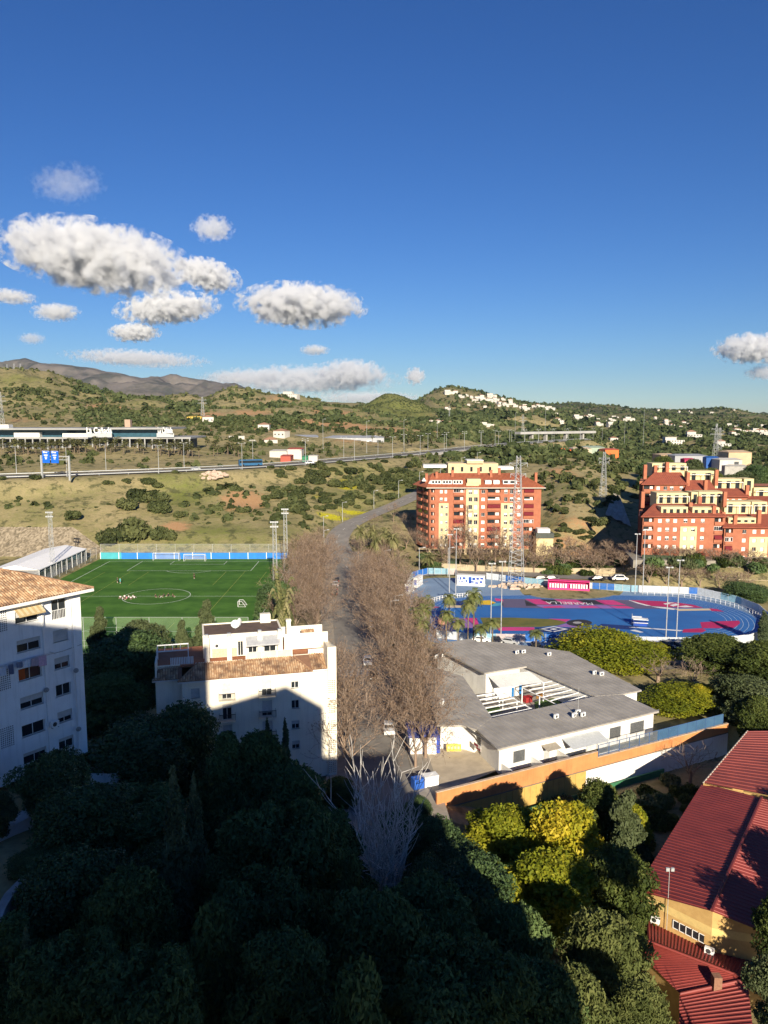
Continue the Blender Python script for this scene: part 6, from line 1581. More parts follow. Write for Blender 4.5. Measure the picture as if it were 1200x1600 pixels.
for (a, b) in (((777.5, 1170.6), (1029.5, 1111)), ((777.5, 1170.6), (721, 1133)), ((683, 1133), (721, 1133))):
 p, q = sp_(*a, RZ - .3), sp_(*b, RZ - .3); d = (q - p).normalized(); n = Vector((d.y, -d.x, 0)); n = n if n.y < 0 else -n
 fb.quad(p + n * .03 - Vector((0, 0, .12)), q + n * .03 - Vector((0, 0, .12)), q + n * .03 + Vector((0, 0, .33)), p + n * .03 + Vector((0, 0, .33)))
fb.build('fascia', mat('dark_fascia', (.10, .10, .11), None, 2, .6), sch)
f0, f1 = P(777.5, 1170.6, RZ), P(1029.5, 1111, RZ)
fr_ang = math.atan2(f1.y - f0.y, f1.x - f0.x); fl_len = (f1 - f0).to_2d().length
wl = bpy.data.objects.new('front_openings', None)
def on_front(name, x0, x1, z0, z1, m, out=.5, parent=sch):
 o = MB().bx(x0, x1, -.06, 0, z0, z1).build(name, m, parent)
 n = Vector((-math.sin(fr_ang), math.cos(fr_ang), 0)); p = Vector((f0.x - so.x, f0.y - so.y, 0)) + n * (.55 - .003)
 o.location = p; o.rotation_euler = (0, 0, fr_ang); return o
GRID = mat('window_grille', (.42, .43, .44), (.25, .26, .27), 9, .7)
for x0, x1 in ((3.0, 5.2), (17.5, 19.0), (21.0, 23.4), (25.2, 28.2)):
 o = on_front('window', x0, x1, 1.0, 2.9, WPAINT)
 g = MB();
 for i in range(int((x1 - x0) / .2)): g.bx(x0 + .05 + i * .2, x0 + .09 + i * .2, -.12, -.1, .95, 2.95)
 g.build('grille', METAL, o); MB().bx(x0 + .1, x1 - .1, -.075, -.062, 1.1, 2.8).build('pane', GLASS, o)
on_front('door', 8.6, 9.6, 0, 2.2, mat('door_grey', (.45, .45, .44), None, 2, .6))
o = on_front('canopy', 13.2, 19.6, 2.6, 2.7, METAL)
o2 = MB(); o2.quad((11.8, -2.6, 2.35), (18.6, -2.6, 2.35), (18.6, -.1, 3.0), (11.8, -.1, 3.0)); o2.quad((11.8, -2.6, 2.3), (11.8, -.1, 2.95), (18.6, -.1, 2.95), (18.6, -2.6, 2.3)); cn = o2.build('canopy_sheet', mat('corrugated_sheet', (.50, .52, .53), (.42, .44, .45), 3, .5), sch); cn.location = o.location; cn.rotation_euler = o.rotation_euler
o3 = MB(); o3.quad((8.0, -1.6, 2.4), (10.6, -1.6, 2.4), (10.6, -.1, 2.75), (8.0, -.1, 2.75)); cn = o3.build('porch_roof', mat('porch_sheet', (.36, .32, .26), None, 3, .7), sch); cn.location = o.location; cn.rotation_euler = o.rotation_euler
lw = MB()
for x in (1.0, 6.2, 10.9): lw.bx(x, x + .15, -3.0, -.05, -.5, 1.5)
lw.bx(10.9, 20, -3.2, -3.05, -.5, 1.0); cn = lw.build('yard_wall', WHITE, sch); cn.location = o.location; cn.rotation_euler = o.rotation_euler
cy = [(757, 1052), (825, 1041), (930, 1088), (768.5, 1122)]
sheet('courtyard', [p.to_2d() for p in (P(740, 1046, RZ), P(830, 1036, RZ), P(945, 1090, RZ), P(765, 1128, RZ))], .05, mat('courtyard_grey', (.34, .30, .26), (.28, .25, .22), .6, .9))
def pw(px, py, z=0): return P(px, py, z)
def yard(name, lst, z, c): sheet('courtyard_floor', [P(a, b, 0).to_2d() for a, b in lst], z, mat(name, c, None, 1.2, .9))
yard('yard_green', [(835, 1097), (872, 1090), (886, 1104), (836, 1110)], .07, (.07, .13, .03)); yard('yard_blue', [(858, 1082), (879, 1078), (896, 1094), (878, 1101)], .07, (.01, .02, .16)); yard('yard_green', [(757, 1108), (778, 1104), (786, 1112), (765, 1118)], .07, (.07, .10, .02)); yard('yard_orange', [(838, 1085), (848, 1083), (849, 1090), (838, 1093)], .09, (.55, .26, .05)); yard('yard_navy', [(820, 1067), (836, 1064), (845, 1072), (829, 1076)], .07, (.012, .03, .2))
t = thing('play_box', 'red play box in the school courtyard between the pergola posts', 'play box', P(824, 1097, 0), fr_ang); m_ = MB(); m_.bx(-.7, .7, -.5, .5, 0, .95); m_.build('box', mat('play_red', (.32, .03, .03), None, 2, .6), t); MB().bx(-.8, .8, -.6, .6, .952, 1.03).build('lid', mat('play_red2', (.4, .02, .02), None, 2, .6), t)
t = thing('canopy', 'white metal canopy sloping into the school courtyard', 'canopy', P(764, 1057, 4.6), 0)
c0 = Vector(t.location); a, b, c, d = [v - c0 for v in (P(762, 1056, 4.6), P(827, 1049, 4.6), P(850, 1066, 3.6), P(781, 1075, 3.6))]
m_ = MB(); ribbed(m_, d, c, b, a, 22, .05); m_.build('sheet', mat('white_sheet_metal', (.66, .66, .64), (.58, .58, .57), 1, .5), t)
m_ = MB();
for v in (c, d): m_.bx(v.x - .09, v.x + .09, v.y + .2, v.y + .38, -c0.z, v.z - .06)
m_.build('post', WPAINT, t)
def pergola(label, A, B, C_, D_, n, z=3.0):
 a, b, c, d = [P(*q, z) for q in (A, B, C_, D_)]; t = thing('pergola', label, 'pergola', (a.x, a.y, 0), 0, 'white pergolas in the courtyard'); o0 = Vector((a.x, a.y, 0)); m_ = MB()
 a, b, c, d = a - o0, b - o0, c - o0, d - o0
 for i in range(n): f = i / (n - 1); m_.tube(a.lerp(d, f), b.lerp(c, f), .11, n=4)
 m_.build('beam', WPAINT, t); m_ = MB(); m_.tube(b - Vector((0, 0, .12)), c - Vector((0, 0, .12)), .12, n=4); m_.tube(a - Vector((0, 0, .12)), d - Vector((0, 0, .12)), .1, n=4); m_.build('rail', WPAINT, t)
 m_ = MB()
 for v in (a, b, c, d, b.lerp(c, .5), a.lerp(d, .5)): m_.bx(v.x - .08, v.x + .08, v.y - .08, v.y + .08, 0, v.z - .2)
 m_.build('post', WPAINT, t)
pergola('smaller white beam pergola at the left of the school courtyard', (745, 1087.5), (786, 1081), (831, 1107), (768, 1120.5), 6)
pergola('larger white beam pergola over the coloured floor of the courtyard', (816, 1073.5), (868, 1063.5), (922, 1085), (872, 1101), 6)
m_ = MB()
for px, py, z, c in ((738, 1068, 0, 0), (750, 1074, 0, 1), (760, 1070, 0, 2), (800, 1082, 0, 0), (812, 1078, 0, 0)):
 p = P(px, py + 6, 0); t = thing('column', ['blue and white column on the left of the courtyard', 'second blue and white column under the raised roof', 'white square column under the raised roof corner', 'blue column in the shade of the white canopy', 'right blue column under the white canopy'][[738, 750, 760, 800, 812].index(px)], 'column', p, fr_ang, 'columns of the school courtyard')
 MB().bx(-.25, .25, -.25, .25, 0, 1.7).build('lower_half', mat('column_blue', (.02, .16, .42), None, 2, .7) if c != 2 else WHITE, t); MB().bx(-.25, .25, -.25, .25, 1.702, 3.6).build('upper_half', WHITE, t)
G_ = 'air conditioning units'
for i, (px, py, z, lab) in enumerate([(682, 1025 + 4, RZ, 'pale air conditioner on the left wing roof nearest the avenue trees'), (692, 1027, RZ, 'flat air conditioner next to the pale one at the top of the left wing roof'), (665, 1056, RZ, 'air conditioner half way down the left wing roof'), (690, 1099, RZ, 'pair of fans air conditioner low on the left wing roof'), (693, 1101, RZ, 'white air conditioner in front of the pair low on the left wing roof'),
  (808, 1022, RZ, 'left air conditioner on the back wing roof of the school'), (818, 1021, RZ, 'right air conditioner on the back wing roof of the school'), (858, 1025, RZ, 'single air conditioner near the back edge of the school roof'), (929, 1054, RZ, 'left air conditioner on the right wing roof'), (940, 1056, RZ, 'right air conditioner on the right wing roof'),
  (869, 1123, RZ, 'small white vent box on the front wing roof'), (897, 1121, RZ, 'left air conditioner of the group on the front wing roof'), (903, 1116, RZ, 'rear air conditioner of the group on the front wing roof'), (911, 1120, RZ, 'right air conditioner of the group on the front wing roof')]):
 ac_unit(P(px, py, z + .05), fr_ang + (i % 3) * .2 + (0 if i > 4 else .6), lab)
t = thing('antenna', 'thin antenna mast with wires among the roof units of the school', 'antenna', P(903, 1119, RZ)); m_ = MB(); m_.tube((0, 0, 0), (0, 0, 4.6), .03, n=5); m_.build('mast', METAL, t); m_ = MB(); m_.tube((0, 0, 4.4), (-7, 5, .2), .012, n=3); m_.tube((0, 0, 4.4), (7, 3, .2), .012, n=3); m_.build('guy_wire', DMETAL, t)
sheet('school_yard', [P(*q, 0).to_2d() for q in ((655, 1172), (757, 1166), (780, 1203), (700, 1236), (672, 1236))], .05, mat('yard_concrete', (.50, .42, .31), (.38, .32, .24), .5, .95, .2, 3))
sp1, sp2 = P(683, 1175, 0), P(735, 1172, 0)
t = thing('gate_building', 'small white outbuilding with a blue band beside the school yard', 'outbuilding', P(640, 1180, 0), R(4))
MB().bx(0, 4.0, 0, 5, 0, 2.7).build('wall', WHITE, t); MB().bx(-.2, 4.2, -.2, 5.2, 2.702, 3.1).build('roof', mat('blue_roof', (.06, .08, .28), None, 1, .7), t); MB().bx(4.001, 4.6, .3, 5, 0, 2.6).build('blue_door', mat('blue_door', (.04, .08, .42), None, 1, .6), t)
t = thing('notice_board', 'yellow notice panel on the white end wall of the school', 'sign', P(709, 1168, 1.0) + Vector((0, -.2, 0)), R(2)); MB().bx(-1.1, 1.1, 0, .06, -.5, .6).build('panel', mat('yellow_panel', (.72, .52, .06), (.62, .5, .15), 2, .7), t); m_ = MB()
for i in range(4): m_.bx(-.9 + i * .48, -.6 + i * .48, -.02, -.002, -.15, .25)
m_.build('symbols', mat('panel_cream', (.7, .62, .4), None, 2), t)
t = thing('wall_plaque', 'small dark red and white plaque on the shaded wall of the school', 'sign', P(752, 1166, 2.0), math.atan2(*(lambda d: (d.y, d.x))(P(777.5, 1170.6, RZ) - P(721, 1133, RZ)))); MB().bx(-.9, .9, -.7, -.62, -.35, .45).build('board', mat('plaque_white', (.6, .57, .54), None, 2), t); m_ = MB(); m_.bx(-.85, .2, -.72, -.702, .05, .4); m_.bx(-.2, .85, -.72, -.702, -.3, -.02); m_.build('marks', mat('plaque_red', (.25, .04, .05), None, 2), t)
W0, W1 = P(683, 1237, 1.9), P(1139, 1121, 1.9)
wv = (W1 - W0); wl_ = wv.to_2d().length; wa = math.atan2(wv.y, wv.x)
bw = thing('boundary_wall', 'long boundary wall, orange above and ochre then white below, between school and garden', 'wall', (W0.x, W0.y, 0), wa)
def wst(px): # distance along the wall where the column of pixels meets its face
 a = (px - 600) / 1200.0 / CP * 1.0
 d = wv.to_2d().normalized(); s = 0
 lo_, hi_ = 0, wl_
 for _ in range(40):
  s = (lo_ + hi_) / 2; x, y = W0.x + d.x * s, W0.y + d.y * s
  q = 600 + 1200 * x / (y * CP + 48 * SP)
  if q < px: lo_ = s
  else: hi_ = s
 return s
sA, sB = wst(917), wst(946)
ORG = mat('orange_render', (.60, .25, .095), (.50, .20, .075), .5, .9, .2, 5, streak=.45); OCH = mat('ochre_planks', (.55, .36, .10), (.42, .28, .09), .9, .9, .3, 6)
m_ = MB(); m_.bx(0, sB - 1.4, 0, .3, -.55, 1.75); m_.bx(sB - 1.4, wl_, 0, .3, -.55, .85); m_.build('orange_wall', ORG, bw)
m_ = MB(); m_.bx(0, wl_, -.03, .33, -.72, -.56); m_.build('string_course', mat('dirty_course', (.22, .17, .12), None, 2), bw)
m_ = MB(); m_.bx(sA, wl_, .0, .32, -6, -.725); m_.build('white_wall', WHITE, bw)
m_ = MB(); m_.bx(2, sA - .02, .02, .3, -6, -.725)
for i in range(int(sA - 2)): m_.bx(2.0 + i, 2.06 + i, -.03, .018, -4.2, -.74)
m_.build('ochre_wall', OCH, bw); m_ = MB(); m_.bx(-.1, sB - 1.4, -.04, .36, 1.752, 1.84); m_.bx(sB - 1.38, wl_, -.04, .36, .852, .94); m_.build('coping', mat('wall_coping', (.55, .42, .32), (.35, .27, .2), 1.5, .9), bw)
m_ = MB(); m_.bx(-.4, sA, -1.3, -1.1, -6, -3.1); m_.bx(sA, sA + 15, -.6, -.4, -6, -3.4); m_.build('green_base', mat('green_fence_sheet', (.03, .12, .06), (.05, .2, .1), .4, .7), bw)
t = thing('blue_railing', 'blue steel railing with mesh on top of the orange wall at its right end', 'railing', (W0.x + math.cos(wa) * (sB - 1.2), W0.y + math.sin(wa) * (sB - 1.2), .95), wa)
m_ = MB(); n_ = 13; LL = wl_ - sB
for i in range(n_ + 1): m_.bx(LL * i / n_ - .04, LL * i / n_ + .04, .1, .2, 0, 1.7)
m_.bx(0, LL, .12, .18, 1.66, 1.72); m_.bx(0, LL, .12, .18, .1, .16); m_.build('rails', mat('blue_steel2', (.06, .12, .26), None, 2, .5), t); MB().bx(LL * .45, LL, .14, .16, .17, 1.65).build('mesh_panel', net_mat('blue_mesh', (.05, .13, .25), .7), t); MB().bx(0, LL * .45, .14, .16, .17, 1.65).build('mesh_open', net_mat('blue_mesh_open', (.3, .36, .45), .15), t)
t = thing('container_bin', 'white and blue recycling containers at the corner of the orange wall', 'container', P(672, 1228, 0), R(20)); m_ = MB(); m_.bx(-1, 1, -.6, .6, .1, 1.5); m_.bx(-1.05, 1.05, -.65, .65, 1.502, 1.65); m_.build('body', WPAINT, t); MB().bx(-2.6, -1.1, -.6, .6, .1, 1.5).build('blue_body', mat('bin_blue', (.03, .12, .5), None, 2, .5), t)
# the red roofed school in the corner
RR = mat('red_metal_roof', (.29, .052, .043), (.20, .036, .032), .35, .6, .15, 3, spec=.35, contrast=(.3, .7))
RR2 = mat('dull_red_metal_roof', (.28, .062, .05), (.19, .046, .04), .35, .6, .15, 3, spec=.35, contrast=(.3, .7))
YW = mat('ochre_brick_wall', (.55, .36, .14), (.46, .29, .11), 1.2, .9, .3, 8)
o0 = P(1060, 1400, 0); o0.z = 0
rh = thing('red_roof_building', 'ochre hall with a big red ribbed metal roof in the lower right corner', 'building', o0)
def rw(px, py, z): return P(px, py, z) - o0
ZE, ZRI = 3.4, 5.0
A, B_, C_, D_ = rw(993, 1391, ZE), rw(1098, 1223, ZE), rw(1190, 1247, ZRI), rw(1112, 1424, ZRI)
m_ = MB(); ribbed(m_, B_, A, D_, C_, 44, .06, .3); fx = (C_ - D_)
E_, F_ = rw(1222, 1468, ZE), rw(1300, 1272, ZE)
ribbed(m_, E_, F_, C_, D_, 44, .06, .3); rr = m_.build('roof', RR, rh)
m_ = MB(); m_.tube(D_ + Vector((0, 0, .1)), C_ + Vector((0, 0, .1)), .16, n=6); m_.build('ridge', mat('dark_red_ridge', (.16, .03, .03), None, 2, .6), rr)
dz = Vector((0, 0, .15)); gb = Vector((0, 0, -10))
m_ = MB(); A2, D2, E2 = A + (C_ - D_).normalized() * .5, D_ + (C_ - D_).normalized() * .5, E_ + (C_ - D_).normalized() * .5
A2 += (D_ - A).normalized() * .5; E2 -= (E_ - D_).normalized() * .5
m_.quad(A2 + gb, D2 + gb, D2 - dz, A2 - dz); m_.quad(D2 + gb, E2 + gb, E2 - dz, D2 - dz); B2 = B_ + (D_ - A).normalized() * .5
m_.quad(B2 + gb, A2 + gb, A2 - dz, B2 - dz); m_.build('wall', YW, rh)
m_ = MB(); f = Vector((-(E2 - A2).normalized().y, 0, 0)); nrm = (E2 - A2).normalized(); out = Vector((nrm.y, -nrm.x, 0)); out = out if out.y < 0 else -out
Dg = Vector((D2.x, D2.y, A2.z))
def gpnt(f, z): return (A2.lerp(Dg, f * 2) if f < .5 else Dg.lerp(E2, f * 2 - 1)) + out * .03 + Vector((0, 0, z - A2.z))
m_.quad(gpnt(0, 2.3), gpnt(.499, 2.3), gpnt(.499, 3.1), gpnt(0, 3.1)); m_.quad(gpnt(.5, 2.3), gpnt(1, 2.3), gpnt(1, 3.1), gpnt(.5, 3.1)); m_.build('cream_band', mat('cream_band', (.68, .50, .20), None, 1.5, .9), rh)
for i in range(5): f0_ = .24 + i * .045; g_ = MB(); g_.quad(gpnt(f0_, 1.2) + out * .02, gpnt(f0_ + .035, 1.2) + out * .02, gpnt(f0_ + .035, 2.0) + out * .02, gpnt(f0_, 2.0) + out * .02); w_ = g_.build('window', GLASS, rh); fr = MB(); fr.tube(gpnt(f0_, 1.2) + out * .04, gpnt(f0_ + .035, 1.2) + out * .04, .04, n=4); fr.tube(gpnt(f0_, 2.0) + out * .04, gpnt(f0_ + .035, 2.0) + out * .04, .04, n=4); fr.tube(gpnt(f0_ + .0, 1.2) + out * .04, gpnt(f0_, 2.0) + out * .04, .04, n=4); fr.build('frame', WPAINT, w_)
ac_unit(o0 + gpnt(.12, 1.0) + out * .5, math.atan2(nrm.y, nrm.x), 'air conditioner on the ochre gable wall under the red roof'); ac_unit(o0 + gpnt(.5, .7) + out * .5, math.atan2(nrm.y, nrm.x), 'larger white air conditioner beside the small windows of the ochre hall')
G1, G2, G3, G4 = rw(1099, 1223, 3.8), rw(1300, 1262, 5.2), rw(1330, 1140, 6.2), rw(1168, 1142, 4.7)
m_ = MB(); ribbed(m_, G1, G4, G3, G2, 22, .09, .3); m_.build('upper_roof', RR2, rh); m_ = MB(); m_.quad(G1 + gb, G2 + gb, G2 - dz, G1 - dz); m_.quad(G4 + gb, G1 + gb, G1 - dz, G4 - dz); m_.quad(G3 + gb, G4 + gb, G4 - dz, G3 - dz); m_.build('upper_wall', YW, rh)
m_ = MB(); m_.tube(G1, G4, .1, n=5); m_.build('verge', mat('pale_verge', (.5, .44, .36), None, 2), rh)
t = thing('floodlight_pole', 'white pole with two small floodlights rising from the ochre gable wall', 'light pole', o0 + gpnt(.2, .8) + out * .25); m_ = MB(); m_.tube((0, 0, 0), (0, 0, 6.4), .03, n=6); m_.build('pole', METAL, t)
for s in (-.3, .3): MB().box((s * .8, -.1, 6.3), (.3, .2, .32)).build('floodlight', METAL, t)
lr = thing('red_tile_annex', 'lower annexe with red ribbed hip roofs at the bottom right corner', 'building', P(1060, 1520, 0)); l0 = Vector(lr.location)
def lw_(px, py, z): return P(px, py, z) - l0
m_ = MB()
e0_, e1_, r0_, r1_ = lw_(952, 1444, 1.0), lw_(1075, 1610, -.6), lw_(1022, 1468, 1.3), lw_(1145, 1610, 1.3)
ribbed(m_, lw_(955, 1446, -.2), lw_(1062, 1552, -.2), lw_(1168, 1530, 1.2), lw_(1012, 1470, 1.2), 26, .06, .4)
ribbed(m_, lw_(1190, 1500, .2), lw_(1010, 1425, .2), lw_(1012, 1470, 1.2), lw_(1168, 1530, 1.2), 30, .06, .4)
ribbed(m_, lw_(1062, 1552, -.2), lw_(1060, 1640, -1.4), lw_(1180, 1640, .6), lw_(1168, 1530, 1.2), 16, .06, .4)
m_.build('roof', RR, lr); m_ = MB(); m_.path([lw_(952, 1442, .0), lw_(1012, 1470, 1.3), lw_(1168, 1530, 1.3)], .12, 6); m_.tube(lw_(1062, 1553, -.1), lw_(1168, 1530, 1.3), .12, n=6); m_.build('ridge', RR, lr)
m_ = MB(); pts = [lw_(960, 1448, -.35), lw_(1062, 1550, -.35), lw_(1060, 1640, -1.5)]
for a, b in zip(pts[:-1], pts[1:]): m_.quad(a + gb, b + gb, b, a)
m_.build('wall', YW, lr); m_ = MB(); c = lw_(1118, 1560, -.5); m_.bx(c.x - .35, c.x + .35, c.y - .35, c.y + .35, c.z - 1, c.z + 2.2); m_.build('chimney', mat('brick_chimney', (.30, .16, .10), (.2, .1, .07), 5, .9), lr)
# THE BLOCK THE VIEW IS TAKEN FROM (behind the camera; its shadow lies over the garden)
t = thing('tower_block', 'apartment block behind the viewpoint whose long shadow falls over the garden trees', 'apartment block', (0, -2, 0))
m_ = MB(); m_.bx(-48, -5.6, -14, 0, -2, 59.4); m_.bx(-5.6, 10, -14, 0, -2, 50.6); m_.bx(10.0, 20.6, -14, 0, -6, 43.4); m_.build('wall', WHITE, t)
m_ = MB(); m_.add([(-4.9, 0, 50.61), (10, 0, 50.61), (4.8, 0, 53.6), (-4.9, -14, 50.61), (10, -14, 50.61), (4.8, -14, 53.6)], [(0, 1, 2), (5, 4, 3), (0, 2, 5, 3), (1, 4, 5, 2)]); m_.build('roof', REDTILE2, t)
# TREES
def quads(C_, A, B_):
 """centres, half axes -> V, F"""
 n = len(C_)
 V = np.stack([C_ - A - B_, C_ + A - B_, C_ + A + B_, C_ - A + B_], 1).reshape(-1, 3)
 return V, np.arange(n * 4).reshape(n, 4)
def unit(v): return v / np.maximum(np.linalg.norm(v, axis=1, keepdims=True), 1e-6)
def leaf_cloud(clumps, per, size, r, aspect=1.6, shell=.55, out=.5, droop=0.0, tonevar=.22):
 """clumps: (x, y, z, rx, ry, rz, tone) ; leaves scattered through each, mostly near its outside"""
 Vs, Ts = [], []
 tot = sum((c[3] * c[4] * c[5]) ** (2 / 3) for c in clumps)
 for c in clumps:
  n = max(8, int(per * (c[3] * c[4] * c[5]) ** (2 / 3) / tot))
  d = unit(r.normal(size=(n, 3))); rad = r.random((n, 1)) ** (1 / 3) * (1 - shell) + shell * (0.8 + .3 * r.random((n, 1)))
  p = d * rad
  lump = 1 + .25 * np.sin(d[:, :1] * 7 + c[0] * 3) * np.sin(d[:, 1:2] * 6 + c[1]) * np.sin(d[:, 2:] * 5 + c[2])
  p = p * lump * np.array(c[3:6]) + np.array(c[:3])
  nr = unit(d * out + r.normal(size=(n, 3)) * (1 - out) + np.array([0, 0, .25]))
  a = unit(np.cross(nr, r.normal(size=(n, 3)))); b = np.cross(nr, a)
  if droop: a = unit(a + np.array([0, 0, -droop]));
  s = size * (.6 + .8 * r.random((n, 1)))
  Vs.append((p, a * s * aspect * .5, b * s * .5)); Ts.append(np.clip(c[6] + (r.random(n) - .5) * tonevar * 2, 0, 1))
 C_ = np.concatenate([v[0] for v in Vs]); A = np.concatenate([v[1] for v in Vs]); B_ = np.concatenate([v[2] for v in Vs])
 V, F = quads(C_, A, B_)
 return V, F, np.repeat(np.concatenate(Ts), 4)
LEAFM = {
 'pine': tone_mat('pine_needles', (.035, .062, .025), (.078, .122, .042), (.14, .19, .066), .8, .1, .12),
 'ficus': tone_mat('dark_leaves', (.03, .054, .022), (.06, .10, .034), (.105, .155, .05), .6, .25, .12),
 'cypress': tone_mat('cypress_scales', (.05, .07, .036), (.09, .12, .058), (.14, .17, .085), .85, .1, .1),
 'yellow': tone_mat('yellowing_leaves', (.13, .16, .014), (.32, .31, .02), (.52, .40, .03), .6, .2, .3),
 'lime': tone_mat('yellow_green_leaves', (.09, .12, .01), (.20, .22, .015), (.34, .31, .022), .65, .2, .3),
 'olive': tone_mat('grey_green_leaves', (.035, .05, .02), (.075, .095, .04), (.12, .14, .065), .75, .15, .2),
 'mid': tone_mat('mid_green_leaves', (.03, .045, .01), (.07, .095, .022), (.12, .14, .035), .7, .15, .25),
 'fern': tone_mat('fine_green_foliage', (.05, .065, .02), (.11, .13, .04), (.17, .18, .06), .75, .12, .25),
 'scrub': tone_mat('hill_scrub_leaves', (.035, .045, .018), (.07, .085, .033), (.115, .125, .05), .85, .1, .15),
 'frond': tone_mat('palm_fronds', (.07, .09, .025), (.15, .17, .05), (.25, .24, .09), .6, .25, .2),
 'dryfrond': tone_mat('palm_fronds_dull', (.09, .10, .035), (.19, .19, .075), (.30, .27, .13), .7, .2, .2),
 'brown': tone_mat('dry_leaves', (.14, .085, .05), (.25, .16, .10), (.34, .24, .16), .9, .1, .2),
}
TWIG = tone_mat('bare_twigs', (.15, .105, .075), (.27, .195, .145), (.40, .31, .24), .95, .1)
PALEBARK = tone_mat('pale_bark', (.42, .40, .37), (.60, .57, .53), (.76, .73, .69), .9, .1)
PTRUNK = mat('palm_trunk', (.20, .155, .11), (.12, .09, .06), 4, .95, .7, 12)
class Sticks:
 def __init__(s): s.V = []; s.F = []; s.T = []; s.n = 0
 def add(s, a, b, r0, r1, tone, n=3):
  d = (b - a); L = np.linalg.norm(d)
  if L < 1e-5: return
  d = d / L; u = np.cross(d, [0, 0, 1.0]) if abs(d[2]) < .95 else np.cross(d, [1.0, 0, 0]); u /= np.linalg.norm(u); w = np.cross(d, u)
  for p, r in ((a, r0), (b, r1)):
   for i in range(n): t = 2 * math.pi * i / n; s.V.append(p + u * r * math.cos(t) + w * r * math.sin(t)); s.T.append(tone)
  for i in range(n): s.F.append((s.n + i, s.n + (i + 1) % n, s.n + n + (i + 1) % n, s.n + n + i))
  s.n += 2 * n
 def mesh(s, name, m): return np_mesh(name, np.array(s.V), np.array(s.F), m, col=np.array(s.T))
def branch(st, r, p, d, L, rad, lvl, spread, kids_, up=.15, tips=None, minr=.012):
 """grow a limb as three bent pieces, then its children"""
 q = p; dd = d
 segs = 3 if lvl > 0 else 2
 for i in range(segs):
  dd = dd + r.normal(size=3) * .16 + np.array([0, 0, up * .3]); dd /= np.linalg.norm(dd)
  q2 = q + dd * L / segs; r0, r1 = rad * (1 - .22 * i), rad * (1 - .22 * (i + 1))
  st.add(q, q2, max(minr, r0), max(minr * .7, r1), r.random(), 5 if lvl > 2 else 3)
  if lvl > 0 and i > 0 or lvl == 0 and False:
   for _ in range(max(1, kids_ // 2)):
    n = dd + r.normal(size=3) * spread; n[2] += up; n /= np.linalg.norm(n)
    branch(st, r, q2, n, L * (.55 + .25 * r.random()), max(minr, r1 * .55), lvl - 1, spread, kids_, up, tips, minr)
  q = q2
 if lvl == 0 and tips is not None: tips.append(q)
PROTO = {}
def proto(key, parts):
 """parts: [(name, mesh)] ; the first use moves nothing, it is only a store of meshes"""
 PROTO[key] = parts
def plant(key, name, label, cat, loc, h, w=None, group=None, rz=None, kind=None):
 """a tree of the stored kind scaled to height h (and width w)"""
 hh, ww, parts = PROTO[key]
 t = thing(name, label, cat, loc, random.random() * 6.28 if rz is None else rz, group)
 s = h / hh; sw = s if w is None else w / ww
 t.scale = (sw, sw, s)
 k = min(1.0, 1.35 * sw / s)
 for nm, me_ in parts:
  o = obj(nm, me_, t)
  if nm == 'crown' and k < 1 and key != 'pine_b' and 'palm' not in key and 'cypress' not in key: o.scale.z = k; o.location.z = hh * (1 - k)
 return t
def trunk_mesh(h, r0, limbs, r, mname='trunk', m=TRUNK, lean=.03):
 mb = MB(); p = Vector((0, 0, -1.2)); pts = [p]
 k = 5
 for i in range(1, k + 1): pts.append(Vector((r.normal() * lean * h, r.normal() * lean * h, h * i / k)))
 mb.path(pts, r0, 7, 0, r0 * .45)
 for c in limbs:
  f = min(.95, max(.35, c[2] / h * .75)); b = Vector((0, 0, h * f)); b = pts[min(k, int(f * k))].lerp(b, .2)
  e = Vector(c[:3]); mid = b.lerp(e, .5) + Vector((r.normal() * .3, r.normal() * .3, -.3))
  mb.tube(b, mid, r0 * .4, r0 * .25, 5); mb.tube(mid, e, r0 * .25, r0 * .08, 5)
 return mb.mesh(mname, m)
def round_tree(key, leaf, H, Wd, ncl, per, size, seed, crown_base=.3, shape='round', aspect=1.6, shell=.55, tone=(.2, .8), m=TRUNK, droop=0.0, cl=.34):
 r = np.random.default_rng(seed); cls = []
 for i in range(ncl):
  u = (i + .5) / ncl; a = i * 2.4 + r.random() * .8
  z = crown_base * H + (1 - crown_base) * H * u
  if shape == 'round': rad = Wd * .5 * math.sqrt(max(.05, 1 - (2 * u - .85) ** 2)) * .72
  elif shape == 'cone': rad = Wd * .5 * (1.05 - u) * .8
  elif shape == 'umbrella': rad = Wd * .5 * (.95 if u > .35 else .6) * .75
  rr_ = rad * (.3 + .95 * r.random() ** .6); z += (r.random() - .5) * .12 * H
  s = Wd * cl * (.5 + .95 * r.random()) * (1 if shape != 'cone' else (1.15 - u * .75))
  cls.append((rr_ * math.cos(a), rr_ * math.sin(a), min(z, H - s * .55), s, s, s * (.62 if shape != 'cone' else .9), tone[0] + (tone[1] - tone[0]) * (r.random() * .75 + .25 * u)))
 V, F, T = leaf_cloud(cls, per, size, r, aspect, shell, .5, droop)
 crown = np_mesh('crown', V, F, LEAFM[leaf], col=T)
 proto(key, None); PROTO[key] = (H, Wd, [('trunk', trunk_mesh(H * .8, H * .022 + .05, [c for c in cls[::2]], r, m=m)), ('crown', crown)])
round_tree('pine_a', 'pine', 15, 11, 58, 52000, .16, 11, .2, 'round', 2.6, cl=.19); round_tree('pine_b', 'pine', 15, 10, 60, 52000, .16, 12, .15, 'cone', 2.8, cl=.22); round_tree('pine_c', 'pine', 14, 12, 54, 52000, .165, 13, .4, 'umbrella', 2.6, cl=.18)
round_tree('ficus_a', 'ficus', 11, 10, 48, 46000, .16, 14, .18, 'round', 1.5, .6, cl=.22); round_tree('ficus_b', 'ficus', 9, 9, 44, 40000, .15, 15, .12, 'round', 1.5, .6, cl=.22)
